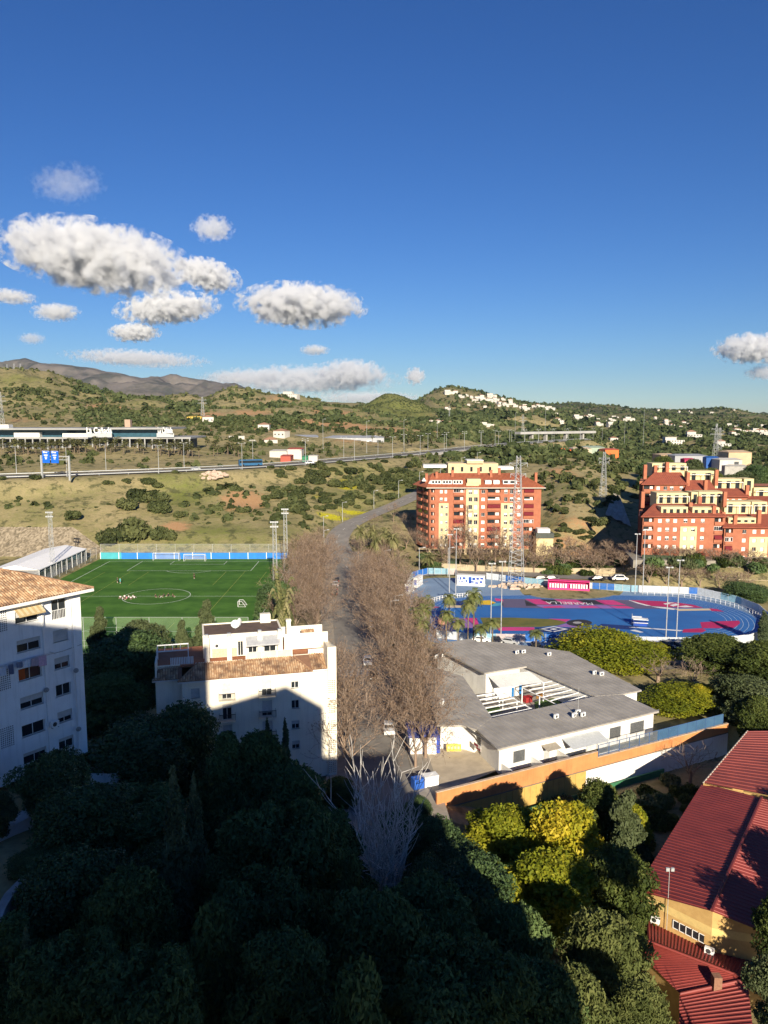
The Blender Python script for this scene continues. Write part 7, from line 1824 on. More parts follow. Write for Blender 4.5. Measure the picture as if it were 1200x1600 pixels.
round_tree('yellow_a', 'yellow', 9.5, 8.5, 60, 26000, .15, 16, .3, 'round', 2.0, .5, (.05, .95), cl=.165); round_tree('yellow_b', 'lime', 9.5, 8.5, 60, 26000, .15, 17, .28, 'round', 2.0, .5, (.05, .95), cl=.165)
round_tree('lime_a', 'lime', 8, 9, 30, 26000, .15, 18, .15, 'round', 1.5, .6, (.1, .8), cl=.27)
round_tree('olive_a', 'olive', 10, 10, 32, 30000, .15, 19, .15, 'round', 2.2, .5, cl=.2); round_tree('olive_b', 'olive', 8, 4.6, 26, 22000, .13, 20, .05, 'cone', 2.2, .5, droop=.5, cl=.24)
round_tree('mid_a', 'mid', 10, 9.5, 56, 30000, .155, 21, .2, 'round', 1.7, .5, (.05, .95), cl=.18); round_tree('fern_a', 'fern', 8, 9, 60, 42000, .11, 22, .1, 'round', 3.0, .45, (.05, .95), cl=.18)
def cypress(key, H, Wd, per, seed, leaf='cypress'):
 r = np.random.default_rng(seed); cls = []
 for i in range(20):
  u = (i + .3) / 20; z = .3 + H * u * .95; s = Wd * .5 * (math.sin(math.pi * min(1, (u + .12) * .86)) ** .6 if u < .5 else (1 - u) ** .75 * 1.45 + .08)
  cls.append((r.normal() * .06 * Wd, r.normal() * .06 * Wd, z, s * .8, s * .8, H / 20 * 1.5, r.random()))
 V, F, T = leaf_cloud(cls, per * 4, .1, r, 3.2, .6, .4);
 mb = MB(); mb.tube((0, 0, -1), (0, 0, H * .7), .16, .06, 6)
 PROTO[key] = (H, Wd, [('trunk', mb.mesh('trunk', TRUNK)), ('crown', np_mesh('crown', V, F, LEAFM[leaf], col=T))])
cypress('cypress_a', 12, 2.6, 6500, 31); cypress('cypress_b', 10, 1.6, 4000, 32)
def bare(key, seed, H=11.5, kids_=5, leafn=900, spread=.6, mat_=TWIG, limbs=7, lvl=3, minr=.02):
 r = np.random.default_rng(seed); st = Sticks(); tips = []
 st.add(np.array([0, 0, -1.0]), np.array([0, 0, H * .28]), .24, .17, .5, 7)
 for i in range(limbs):
  a = 6.28 * i / limbs + r.random(); d = np.array([math.cos(a) * .55, math.sin(a) * .55, 1.0]); d /= np.linalg.norm(d)
  branch(st, r, np.array([0, 0, H * (.2 + .08 * r.random())]), d, H * .36, .10, lvl, spread, kids_, .18, tips, minr)
 me_ = st.mesh('branches', mat_); parts = [('branches', me_)]
 if leafn:
  tp = np.array(tips); p = tp[r.integers(0, len(tp), leafn)] + r.normal(size=(leafn, 3)) * .25
  nrm = unit(r.normal(size=(leafn, 3))); a = unit(np.cross(nrm, r.normal(size=(leafn, 3)))); b = np.cross(nrm, a); s = .035 + .05 * r.random((leafn, 1))
  V, F = quads(p, a * s, b * s * .7); parts.append(('dry_leaves', np_mesh('dry_leaves', V, F, LEAFM['brown'], col=np.repeat(r.random(leafn), 4))))
 z = np.array(st.V); hh = z[:, 2].max(); ww = 2 * np.percentile(np.hypot(z[:, 0], z[:, 1]), 97)
 PROTO[key] = (hh, ww, parts)
bare('bare_a', 41); bare('bare_b', 42, leafn=1500); bare('bare_c', 43, leafn=500)
bare('bare_far', 46, 9, 4, 700, .65, TWIG, 7, 2, .05)
bare('bare_grey', 44, 7, 4, 0, .75, TWIG, 7, 2, .018)
def many_stems(seed=45):
 r = np.random.default_rng(seed); st = Sticks()
 for i in range(34):
  a = r.random() * 6.28; q = np.array([math.cos(a) * .35, math.sin(a) * .35, 0.0]); ln = 8 + 9 * r.random(); sp_ = .05 + .30 * r.random()
  d = np.array([math.cos(a) * sp_, math.sin(a) * sp_, 1]); d /= np.linalg.norm(d); k = 12; rad = .05 + .05 * r.random()
  for j in range(k):
   d = d + r.normal(size=3) * .07 + np.array([0, 0, .03]); d /= np.linalg.norm(d); q2 = q + d * ln / k; r0 = rad * (1 - j / k) + .022
   st.add(q, q2, r0, rad * (1 - (j + 1) / k) + .018, r.random(), 5)
   if j > 3:
    for _ in range(2):
     n = d + r.normal(size=3) * .5; n /= np.linalg.norm(n); e = q2; L = 1.4 + 1.8 * r.random();
     for s in range(3): n = n + np.array([0, 0, .22]) + r.normal(size=3) * .1; n /= np.linalg.norm(n); e2 = e + n * L / 3; st.add(e, e2, .036 - .006 * s, .028 - .006 * s, r.random()); e = e2
   q = q2
 PROTO['stems'] = (17.0, 8.0, [('branches', st.mesh('branches', PALEBARK))])
many_stems()
def palm(key, H, fr, L, droop, seed, leaf='frond', fan=False, tr=.2, dead=0, seg=7, lw=.5):
 r = np.random.default_rng(seed); V, F, T = [], [], []
 def q(a, b, c, d, t): k = len(V); V.extend([a, b, c, d]); F.append((k, k + 1, k + 2, k + 3)); T.extend([t] * 4)
 for i in range(fr):
  az = i * 2.399 + r.random() * .3; el = (1.25 - 1.7 * (i / fr)) + r.normal() * .1; p = np.array([0, 0, H]); d = np.array([math.cos(az) * math.cos(el), math.sin(az) * math.cos(el), math.sin(el)]); t = r.random()
  LL = L * (.85 + .3 * r.random())
  if fan:
   p2 = p + d * LL * .5; sd = np.cross(d, [0, 0, 1]); sd /= max(1e-3, np.linalg.norm(sd)); q(p - sd * .02, p + sd * .02, p2 + sd * .02, p2 - sd * .02, t)
   for j in range(9):
    a = -1.25 + 2.5 * j / 8; dd = d * math.cos(a) + sd * math.sin(a); dd[2] -= .25 + .15 * abs(a); e = p2 + dd * LL * .55; n = np.cross(dd, [0, 0, 1]); n /= max(1e-3, np.linalg.norm(n)); w = n * LL * .06; q(p2 - w * .3, p2 + w * .3, e + w, e - w, t)
   continue
  for s in range(seg):
   d2 = d.copy(); d2[2] -= droop * (s + 1) / seg; d2 /= np.linalg.norm(d2); p2 = p + d2 * LL / seg; sd = np.cross(d2, [0, 0, 1]); sd /= max(1e-3, np.linalg.norm(sd)); up = np.cross(sd, d2)
   w = lw * math.sin(math.pi * (.12 + .83 * (s + .5) / seg))
   for sgn in (-1, 1):
    for h_ in range(2):
     a0 = p + (p2 - p) * (h_ * .5); a1 = p + (p2 - p) * (h_ * .5 + .34); out = (sd * sgn * w + d2 * w * .45 - up * w * .25)
     q(a0, a1, a1 + out, a0 + out * .96, min(1, max(0, t + r.normal() * .1)))
   p, d = p2, d2
 for i in range(dead):
  az = r.random() * 6.28; d = np.array([math.cos(az) * .35, math.sin(az) * .35, -1.0]); p = np.array([0, 0, H - .2]); e = p + d * (.5 + .8 * r.random()) * L * .6; sd = np.cross(d, [0, 0, 1]); sd /= np.linalg.norm(sd); q(p - sd * .1, p + sd * .1, e + sd * .25, e - sd * .25, .05)
 mb = MB(); k = 6
 for i in range(k): mb.tube((0, 0, -1 + (H + 1) * i / k), (0, 0, -1 + (H + 1) * (i + 1) / k), tr * (1.15 if i == 0 else 1), tr * .92, 7)
 PROTO[key] = (H + L * .4, 2 * L, [('trunk', mb.mesh('trunk', PTRUNK)), ('crown', np_mesh('crown', np.array(V), np.array(F), LEAFM[leaf], col=np.array(T)))])
palm('date_palm', 5.5, 46, 3.8, .55, 51, 'dryfrond', tr=.32); palm('date_palm_short', 2.5, 40, 3.6, .5, 52, 'dryfrond', tr=.34); palm('feather_palm', 8.5, 26, 2.7, .75, 53, 'frond', tr=.16, lw=.55); palm('fan_palm', 7.0, 26, 1.9, 0, 54, 'dryfrond', True, .17, 10); palm('fan_palm_low', 5.0, 22, 1.9, 0, 55, 'dryfrond', True, .17, 8)
for k in range(4):
 r = np.random.default_rng(60 + k); cls = [(r.normal() * .7, r.normal() * .7, .7 + r.random() * .6, .9 + r.random() * .5, .9 + r.random() * .5, .8, r.random()) for _ in range(5)]
 V, F, T = leaf_cloud(cls, 1500, .24, r, 1.5, .5, .5)
 PROTO['scrub_%d' % k] = (2.2, 4.0, [np_mesh('shrub', V, F, LEAFM['scrub'], col=T)])
 PROTO['shrub_%d' % k] = (2.2, 4.0, [np_mesh('shrub', V, F, LEAFM[['mid', 'olive', 'ficus', 'mid'][k]], col=T)])
def shrub(key, label, loc, w, group, name='shrub', h=None):
 hh, ww, (me_,) = PROTO[key]
 o = obj(name, me_, None, loc); o.rotation_euler = (0, 0, random.random() * 6.28); s = w / ww; o.scale = (s, s * (.85 + .3 * random.random()), (h / hh) if h else s * (.8 + .4 * random.random()))
 return tag(o, label, 'shrub', group)
def at_tree(key, name, label, cat, px, top, wpx, Y, group=None, zg=None, rz=None):
 p = PD(px, top + (14 if Y < 100 else 5), Y); z = ground(p.x, Y) if zg is None else zg
 d = Y * CP + (CAMZ - p.z) * SP
 return plant(key, name, label, cat, (p.x, Y, z), max(2.0, p.z - z), wpx * d / 1200, group, rz)
TD = 'trees of the shaded garden'
for a in [
 ('ficus_a', 'broadleaf_tree', 'broad dark tree behind the right corner of the left white block, topping the shade', 195, 988, 130, 112), ('pine_a', 'pine_tree', 'dark tree filling the gap between the left white block and the cream house', 172, 1040, 100, 98),
 ('ficus_a', 'broadleaf_tree', 'rounded dark tree in front of the left end of the cream house', 280, 1092, 110, 88), ('ficus_b', 'broadleaf_tree', 'dark tree low between the two white blocks', 215, 1120, 150, 84),
 ('ficus_b', 'broadleaf_tree', 'dense dark round tree against the lower windows of the left white block', 85, 1168, 105, 68), ('ficus_b', 'broadleaf_tree', 'dark bushy tree right of the white garden wall', 135, 1222, 130, 62), ('pine_c', 'pine_tree', 'dark spreading tree between the garden wall and the tall cypress', 205, 1235, 150, 66),
 ('cypress_a', 'cypress_tree', 'tall slender cypress, the tallest in the dark garden on the left', 268, 1188, 52, 54), ('cypress_a', 'cypress_tree', 'second tall cypress close behind the tallest one', 300, 1202, 42, 57),
 ('pine_b', 'pine_tree', 'pointed pine in front of the middle of the cream house', 352, 1138, 110, 76), ('pine_a', 'pine_tree', 'bushy pine in front of the cream house, left of its two small cypresses', 402, 1134, 120, 79), ('pine_a', 'pine_tree', 'wide pine below the right half of the cream house', 452, 1185, 130, 76),
 ('cypress_b', 'cypress_tree', 'small dark cypress against the cream house wall', 417, 1112, 16, 92), ('cypress_b', 'cypress_tree', 'slim pointed cypress right of the small one at the cream house', 446, 1112, 17, 91),
 ('pine_a', 'pine_tree', 'round topped pale pine left of centre in the dark garden', 197, 1352, 130, 48), ('pine_c', 'pine_tree', 'dark pine left of the bare white stemmed tree', 440, 1262, 170, 62), ('pine_a', 'pine_tree', 'dark pine just behind the left branches of the bare white stemmed tree', 515, 1265, 130, 68),
 ('pine_b', 'pine_tree', 'pine with tufted branch ends at the bottom, left of centre', 330, 1410, 150, 44), ('pine_c', 'pine_tree', 'low dark pine at the bottom between the cypress pair and the tufted pine', 215, 1500, 170, 38), ('pine_a', 'pine_tree', 'tufted pine at the bottom centre left', 440, 1450, 170, 42), ('pine_c', 'pine_tree', 'dark pine in the bottom left corner', 110, 1470, 150, 40),
 ('pine_a', 'pine_tree', 'large dark pine in front of the foot of the bare white stemmed tree', 585, 1388, 190, 48), ('pine_c', 'pine_tree', 'dark pine right of the foot of the bare white stemmed tree', 665, 1390, 160, 52), ('ficus_a', 'broadleaf_tree', 'dark tree in shade just below the orange wall on the left', 735, 1335, 130, 68),
 ('pine_a', 'pine_tree', 'dark pine in shade below the yellow trees', 800, 1405, 150, 54), ('pine_c', 'pine_tree', 'dark pine at the bottom right of centre', 720, 1490, 190, 40), ('pine_b', 'pine_tree', 'dark pine at the bottom edge right of the tufted pines', 560, 1510, 190, 37), ('pine_a', 'pine_tree', 'dark pine between the bottom pines and the olive green trees', 840, 1500, 170, 44),
 ('cypress_a', 'cypress_tree', 'slim cypress at the lower left edge', 38, 1440, 42, 41), ('cypress_a', 'cypress_tree', 'shorter cypress beside the slim one at the lower left', 80, 1468, 40, 40), ('olive_a', 'broadleaf_tree', 'tree cut by the left edge in front of the white garden wall', -8, 1225, 56, 62), ('ficus_b', 'broadleaf_tree', 'dark bush at the foot of the white garden wall', 62, 1335, 80, 57), ('ficus_b', 'broadleaf_tree', 'dark bush beside the pale path kerb at the left edge', 95, 1310, 70, 58), ('ficus_a', 'broadleaf_tree', 'dark tree behind the round topped pale pine', 245, 1322, 110, 57), ('pine_a', 'pine_tree', 'dark pine low in the gap under the tall cypresses', 330, 1330, 120, 58), ('ficus_b', 'broadleaf_tree', 'dark bushy tree at the left of the tall cypress foot', 120, 1330, 150, 52),
 ('ficus_b', 'broadleaf_tree', 'dark tree right of the upper part of the bare white stemmed tree', 682, 1272, 85, 78), ('ficus_a', 'broadleaf_tree', 'dark tree between the bare white stemmed tree and the yellow trees', 712, 1312, 95, 73), ('ficus_b', 'broadleaf_tree', 'dark low tree at the right foot of the bare white stemmed tree', 665, 1335, 80, 68), ('pine_b', 'pine_tree', 'pointed pine left of the bare white stemmed tree', 372, 1292, 85, 62), ('pine_b', 'pine_tree', 'pointed pine in the middle of the dark garden below the bare tree', 492, 1392, 105, 52), ('pine_b', 'pine_tree', 'pointed pine right of the slim cypress pair at the lower left', 142, 1395, 95, 49), ('pine_b', 'pine_tree', 'pointed pine at the bottom, right of centre', 690, 1425, 105, 50), ('pine_b', 'pine_tree', 'narrow pointed pine just left of the foot of the bare tree', 548, 1325, 80, 58), ('pine_c', 'pine_tree', 'dark pine in the gap left of the bare white stemmed tree, further down', 400, 1370, 150, 52), ('pine_b', 'pine_tree', 'dark pine at the left edge above the corner', 20, 1420, 110, 46), ('ficus_a', 'broadleaf_tree', 'dark broad tree at the street corner below the avenue', 622, 1262, 60, 86), ('ficus_b', 'broadleaf_tree', 'dark bush like tree by the containers at the wall end', 655, 1250, 40, 92)]:
 at_tree(a[0], a[1], a[2], 'tree', *a[3:], group=TD)
at_tree('stems', 'bare_tree', 'bare pale tree of many upright white stems in the middle of the dark garden', 'tree', 605, 1182, 150, 72)
for a in [
 ('yellow_b', 'yellowing_tree', 'yellow green tree nearest the orange wall, left of the sunlit group', 'tree', 795, 1252, 135, 82), ('yellow_a', 'yellowing_tree', 'most golden tree, in the middle of the sunlit group', 'tree', 882, 1250, 140, 78), ('yellow_b', 'yellowing_tree', 'yellow tree at the front of the sunlit group', 'tree', 855, 1325, 165, 70), ('mid_a', 'broadleaf_tree', 'green tree with golden leaves at the right of the sunlit group', 'tree', 960, 1318, 140, 72),
 ('olive_b', 'conifer_tree', 'grey green drooping conifer right of the golden tree', 'tree', 980, 1226, 82, 84), ('mid_a', 'broadleaf_tree', 'dark green airy tree rising beside the grey green conifer', 'tree', 938, 1210, 80, 90), ('yellow_b', 'yellowing_tree', 'yellowing tree partly hidden behind the grey green conifer', 'tree', 990, 1245, 60, 88),
 ('fern_a', 'feathery_tree', 'feathery pale green tree left of the red tiled annexe, sunlit', 'tree', 945, 1425, 150, 56), ('fern_a', 'feathery_tree', 'feathery green tree at the bottom edge below the sunlit one', 'tree', 890, 1510, 170, 46), ('fern_a', 'feathery_tree', 'feathery tree in the bottom right, against the annexe roof', 'tree', 1000, 1530, 100, 47), ('mid_a', 'broadleaf_tree', 'small bright green tree between the yellow group and the annexe roof', 'tree', 985, 1418, 52, 64),
 ('mid_a', 'broadleaf_tree', 'green tree cut by the right edge in front of the red roof', 'tree', 1232, 1385, 90, 48), ('olive_a', 'broadleaf_tree', 'dark tree in the bottom right corner', 'tree', 1232, 1490, 100, 42),
 ('lime_a', 'round_tree', 'large yellow green round tree behind the right end of the school', 'tree', 945, 984, 125, 150), ('lime_a', 'round_tree', 'darker yellow green tree just right of the large round one', 'tree', 1005, 998, 70, 152), ('lime_a', 'round_tree', 'smaller yellow green tree at the left of the large round one', 'tree', 893, 1003, 42, 152),
 ('lime_a', 'round_tree', 'round yellow green tree behind the blue railing', 'tree', 1060, 1068, 95, 127), ('yellow_a', 'round_tree', 'small golden tree at the right of the round tree behind the blue railing', 'tree', 1098, 1066, 45, 126), ('bare_grey', 'bare_tree', 'leafless grey tree behind the school lawn', 'tree', 1030, 1018, 90, 140), ('bare_grey', 'bare_tree', 'second leafless grey tree to the right of the first behind the lawn', 'tree', 1085, 1022, 80, 136),
 ('mid_a', 'broadleaf_tree', 'large olive green tree at the near right corner of the sports ground', 'tree', 1120, 990, 110, 146), ('olive_a', 'broadleaf_tree', 'grey green tree overhanging the far end of the orange wall', 'tree', 1165, 1052, 100, 122), ('mid_a', 'broadleaf_tree', 'green tree at the right edge above the red roof', 'tree', 1195, 1000, 100, 138), ('cypress_b', 'cypress_tree', 'slim cypress at the right bend of the blue running track', 'tree', 1195, 950, 18, 165),
 ('ficus_b', 'broadleaf_tree', 'dark green tree outside the far right bend of the track', 'tree', 1162, 906, 56, 206), ('ficus_b', 'broadleaf_tree', 'darker green tree to the right of it by the far bend', 'tree', 1186, 914, 34, 204), ('mid_a', 'broadleaf_tree', 'tree at the right edge above the garden, overlapping the boundary wall', 'tree', 1185, 1085, 60, 116), ('bare_grey', 'bare_tree', 'small leafless tree in front of the white lower wall', 'tree', 1082, 1150, 90, 108),
 ('olive_b', 'conifer_tree', 'pale pointed conifer in front of the ball net, left of the cream house', 'tree', 155, 944, 36, 142), ('olive_a', 'broadleaf_tree', 'wide grey green tree in front of the ball net', 'tree', 222, 968, 85, 136), ('olive_b', 'conifer_tree', 'pointed conifer between the ball net and the cream house roof', 'tree', 322, 934, 46, 142), ('olive_b', 'conifer_tree', 'small conifer left of the cream house pergola', 'tree', 284, 966, 36, 138),
 ('ficus_b', 'broadleaf_tree', 'dark round tree behind the chimneys of the cream house', 'tree', 428, 905, 58, 178), ('cypress_a', 'cypress_tree', 'dark column shaped tree beside the farther floodlight mast', 'tree', 452, 862, 16, 232), ('fern_a', 'shrub_tree', 'bright green shrub lit at the right foot of the cream house', 'shrub', 530, 1203, 52, 94), ('mid_a', 'broadleaf_tree', 'dark green round tree behind the palms right of the floodlights', 'tree', 474, 842, 34, 268)]:
 at_tree(*a)
for i in range(16): x, y = 110 + i * 6 + (i % 3) * 2, 300 + (i * 37) % 60; plant(['mid_a', 'ficus_a', 'olive_a'][i % 3], 'broadleaf_tree', 'tree in the belt of greenery behind the stepped brick complex', 'tree', (x, y, ground(x, y)), ZD(742 - (i % 4) * 5 - (i < 4) * 14, y) - ground(x, y), random.uniform(10, 14), 'trees behind the stepped complex')
for i, (x, y, h) in enumerate([(37.5, 51, 17), (44, 56, 18), (52, 66, 18)]): plant('mid_a', 'broadleaf_tree', ['tall tree beyond the right edge shading the ridge of the red roof', 'tall tree beyond the right edge shading the red roof eave', 'tall tree beyond the right edge shading the far part of the red roof'][i], 'tree', (x, y, -4.4), h, 8.5, 'trees right of the red roof')
S2 = [p for p in STREET_R if 95 < p.y < 262]
def along(y, off):
 for a, b in zip(S2[:-1], S2[1:]):
  if a.y <= y < b.y: f = (y - a.y) / (b.y - a.y); p = a.lerp(b, f); d = (b - a).normalized(); return Vector((p.x + d.y * off, p.y - d.x * off, 0))
 return None
k = 0
def avenue(y, off, side):
 global k
 p = along(y, off + random.uniform(-.6, .6))
 if p is None: return
 p.z = ground(p.x, p.y); k += 1
 plant(['bare_a', 'bare_b', 'bare_c'][k % 3], 'avenue_tree', 'leafless brown avenue tree on the %s side of the street' % side, 'tree', p, random.uniform(11, 13.5), random.uniform(11.5, 15), 'leafless trees along the street')
for y in np.arange(104, 232, 6.5): avenue(y, 5.4, 'school'); avenue(y + 3, 11.0 if y > 122 else 7.5, 'school')
for y in np.arange(166, 258, 8.0): avenue(y, -8.6, 'pitch'); avenue(y + 4, -14, 'pitch')
for y in (103, 108, 113, 119, 126, 134): avenue(y, -4.6, 'pitch')
for px, py, Y in ((560, 885, 262), (596, 860, 270), (618, 845, 285), (635, 850, 280), (650, 852, 278), (668, 862, 268), (690, 868, 262), (640, 820, 305), (615, 818, 312), (585, 835, 300), (500, 830, 285), (480, 840, 275), (512, 858, 270)):
 p = PD(px, py, Y); p.z = ground(p.x, p.y); plant(['bare_a', 'bare_b', 'bare_c'][int(px) % 3], 'bare_tree', 'leafless brown tree around the road junction with the palms', 'tree', p, random.uniform(7, 10), random.uniform(7, 9), 'leafless trees at the junction')
for i, (px, top, Y) in enumerate([(720, 812, 255), (735, 822, 254), (775, 815, 250), (790, 835, 248), (822, 826, 248), (850, 845, 246), (865, 850, 250), (900, 850, 252), (925, 860, 250), (945, 862, 248), (965, 866, 246), (985, 872, 242), (1030, 872, 236), (1052, 878, 234), (1080, 880, 233), (1112, 885, 231), (1140, 890, 229), (1175, 893, 228), (700, 850, 250), (745, 848, 244), (760, 850, 248), (805, 850, 244), (835, 858, 243), (880, 856, 246), (912, 862, 244), (935, 870, 242), (955, 858, 250), (975, 878, 238), (1015, 886, 222), (1042, 888, 221), (1066, 890, 220), (1095, 890, 220), (1125, 893, 219), (1155, 898, 218), (890, 835, 258), (918, 845, 262), (950, 842, 256)]):
 p = PD(px, top, Y); z = ground(p.x, Y); plant('bare_far', 'bare_tree', 'leafless tree in the row along the street behind the sports ground', 'tree', (p.x, Y, z), max(6, p.z - z), random.uniform(7, 11), 'leafless trees behind the sports ground')
for px, top, Y, key, lab in ((440, 914, 140, 'date_palm_short', 'shaggy date palm behind the right chimney of the cream house'), (232 * 0 + 460, 842, 262, 'date_palm_short', 'date palm beside the right floodlight masts'), (476, 843, 266, 'date_palm_short', 'date palm just right of the floodlight masts'),
  (564, 824, 272, 'date_palm', 'left date palm of the roundabout group'), (582, 822, 276, 'date_palm', 'second date palm of the roundabout group'), (602, 826, 272, 'date_palm', 'third date palm of the roundabout group'), (614, 836, 268, 'date_palm', 'right date palm of the roundabout group'), (612, 880, 238, 'date_palm', 'date palm at the corner between street and sports ground'), (625, 868, 246, 'date_palm', 'date palm behind the corner one'), (668, 866, 246, 'date_palm', 'date palm in front of the left corner of the red brick building'), (600, 892, 232, 'date_palm_short', 'low date palm at the start of the avenue'), (588, 838, 266, 'date_palm_short', 'low date palm in the middle of the roundabout')):
 p = PD(px, top, Y); z = ground(p.x, Y); plant(key, 'date_palm', lab, 'palm', (p.x, Y, z), max(4, p.z - z), 7.0, 'date palms')
for px, top, Y, lab in ((655, 934, 172, 'feather palm furthest left in front of the track'), (663, 945, 160, 'leaning feather palm in the left cluster by the track'), (650, 950, 156, 'bushy feather palm at the edge of the avenue'), (668, 932, 168, 'tall feather palm in the left cluster by the track'), (702, 927, 172, 'feather palm in front of the left bend, between cluster and tall pair'), (741, 921, 164, 'tallest feather palm, in front of the painted track'), (732, 936, 160, 'feather palm just left of the tallest one'), (698, 953, 160, 'short feather palm beside the pink umbrella'), (716, 966, 158, 'low feather palm left of the tall pair foot'), (752, 975, 156, 'low feather palm right of the tall pair'), (770, 966, 158, 'feather palm beside the near light poles'), (838, 984, 156, 'lone feather palm in the school car park'), (660, 965, 150, 'feather palm low in the left cluster behind the school roof')):
 p = PD(px, top, Y); z = 0; plant('feather_palm', 'feather_palm', lab, 'palm', (p.x, Y, 0), max(4, p.z), 5.2 if px != 741 else 6.2, 'feather palms by the sports ground')
# HILLSIDE SCRUB, FAR BUILDINGS, VEHICLES
MR = np.array([(p.x, p.y) for p in MOTOR_R]); SR = np.array([(p.x, p.y) for p in STREET_R])
def clear(x, y, d=15):
 return np.min((MR[:, 0] - x) ** 2 + (MR[:, 1] - y) ** 2) > d * d and np.min((SR[:, 0] - x) ** 2 + (SR[:, 1] - y) ** 2) > 49
n_ = 0
def hill_shrub(px, py, wpx, label, group, key=None, h=None):
 global n_
 p = hit(px, py, 230, 900);
 if not clear(p.x, p.y): return
 n_ += 1; shrub(key or 'scrub_%d' % (n_ % 4), label, (p.x, p.y, p.z - .25), wpx * p.y / 1200, group, h=h)
HS = 'bushes on the hillside below the motorway'
for px, py, w, lab in ((207, 845, 56, 'largest dark bush at the foot of the left hillside'), (255, 845, 34, 'round dark bush right of the largest one at the foot of the left hillside'), (172, 848, 36, 'dark bush left of the largest one at the foot of the left hillside'), (216, 780, 34, 'dark bush half way up the left hillside in the line of bushes'), (197, 796, 32, 'bush just below it in the line of bushes on the left hillside'), (116, 811, 26, 'lone dark green bush on the dry left slope'), (240, 786, 36, 'flat bush right of the line of bushes on the left hillside'), (250, 800, 34, 'bush below the flat one on the left hillside'), (280, 808, 20, 'small bush on the green slope beside the earth patch'), (170, 757, 16, 'upper left bush just under the motorway'), (197, 754, 16, 'second bush just under the motorway'), (232, 755, 20, 'third bush just under the motorway'), (246, 762, 18, 'fourth bush just under the motorway'), (382, 800, 20, 'bush right of the earth patch')):
 hill_shrub(px, py, w, lab, HS, h=w * .17 if w > 30 else None)
rs = random.Random(3)
for i in range(112):
 px = rs.uniform(430, 650); py = rs.uniform(722, 812)
 if py > 830 - (px - 430) * .30 + 4: continue
 hill_shrub(px, py, rs.uniform(11, 24), 'dark olive bush among many on the slope left of the red brick building', 'bushes on the slope left of the brick building')
for i in range(10): hill_shrub(rs.uniform(0, 430), rs.uniform(752, 850), rs.uniform(5, 12), 'small dark bush scattered on the grassy left hillside', 'small bushes on the left hillside')
for i in range(84):
 px, py = rs.uniform(855, 1000), rs.uniform(715, 880)
 if 868 < px < 935 and 735 < py < 850 and rs.random() < .35: continue
 if px > 940 and py > 800: continue
 hill_shrub(px, py, rs.uniform(9, 22), 'bush on the bank between the two red brick buildings', 'bushes on the bank between the brick buildings')
for i in range(44): p = PD(rs.uniform(845, 1200), rs.uniform(885, 906), rs.uniform(238, 252)); shrub('shrub_%d' % (i % 4), 'dark shrub planted along the street behind the sports ground', (p.x, p.y, ground(p.x, p.y)), rs.uniform(3, 6), 'shrubs along the street behind the sports ground', h=rs.uniform(1.8, 3.5))
for i in range(16): p = PD(rs.uniform(1010, 1195), 882, rs.uniform(224, 231)); shrub('shrub_%d' % (i % 3), 'shrub in the planting below the stepped brick complex', (p.x, p.y, ground(p.x, p.y)), rs.uniform(4, 6), 'shrubs below the stepped complex', h=rs.uniform(3, 5))
for i in range(24): p = PD(rs.uniform(545, 690), 0, rs.uniform(236, 285)); x = rs.uniform(-12, 18); y = rs.uniform(240, 285); shrub('shrub_%d' % (i % 4), 'green shrub in the planting around the roundabout palms', (x + 2, y, ground(x + 2, y)), rs.uniform(2.5, 5), 'shrubs around the roundabout palms') if clear(x + 2, y, 8) else None
for i, (px, py, w) in enumerate([(760, 1270, 40), (790, 1285, 36), (1040, 1262, 45), (1062, 1248, 40), (1030, 1290, 50), (905, 1236, 30), (720, 1290, 36), (835, 1255, 36), (1010, 1240, 30), (745, 1262, 44), (712, 1268, 40), (775, 1258, 40), (860, 1240, 40), (880, 1262, 44), (1025, 1265, 50), (1075, 1262, 44), (1085, 1240, 34), (1045, 1225, 34), (1010, 1275, 50), (985, 1300, 50), (1000, 1320, 50), (730, 1305, 50), (700, 1300, 44)]):
 p = P(px, py, -4.4); shrub('shrub_%d' % (i % 4), 'low green shrub in the garden below the boundary wall', (p.x, p.y, -4.6), w * p.y / 1200, 'shrubs in the garden below the wall')
for i in range(0, len(MOTOR_R) - 1):
 p = strip(MOTOR_R, -12.5 - rs.random() * 3, -12, 0)[i][1]
 if -.62 < p.x / p.y < .3 and rs.random() < .3: shrub('scrub_%d' % (i % 4), 'low bush in the strip of bushes along the near edge of the motorway', (p.x, p.y, ground(p.x, p.y) - .2), rs.uniform(2, 5), 'bushes along the motorway edge')
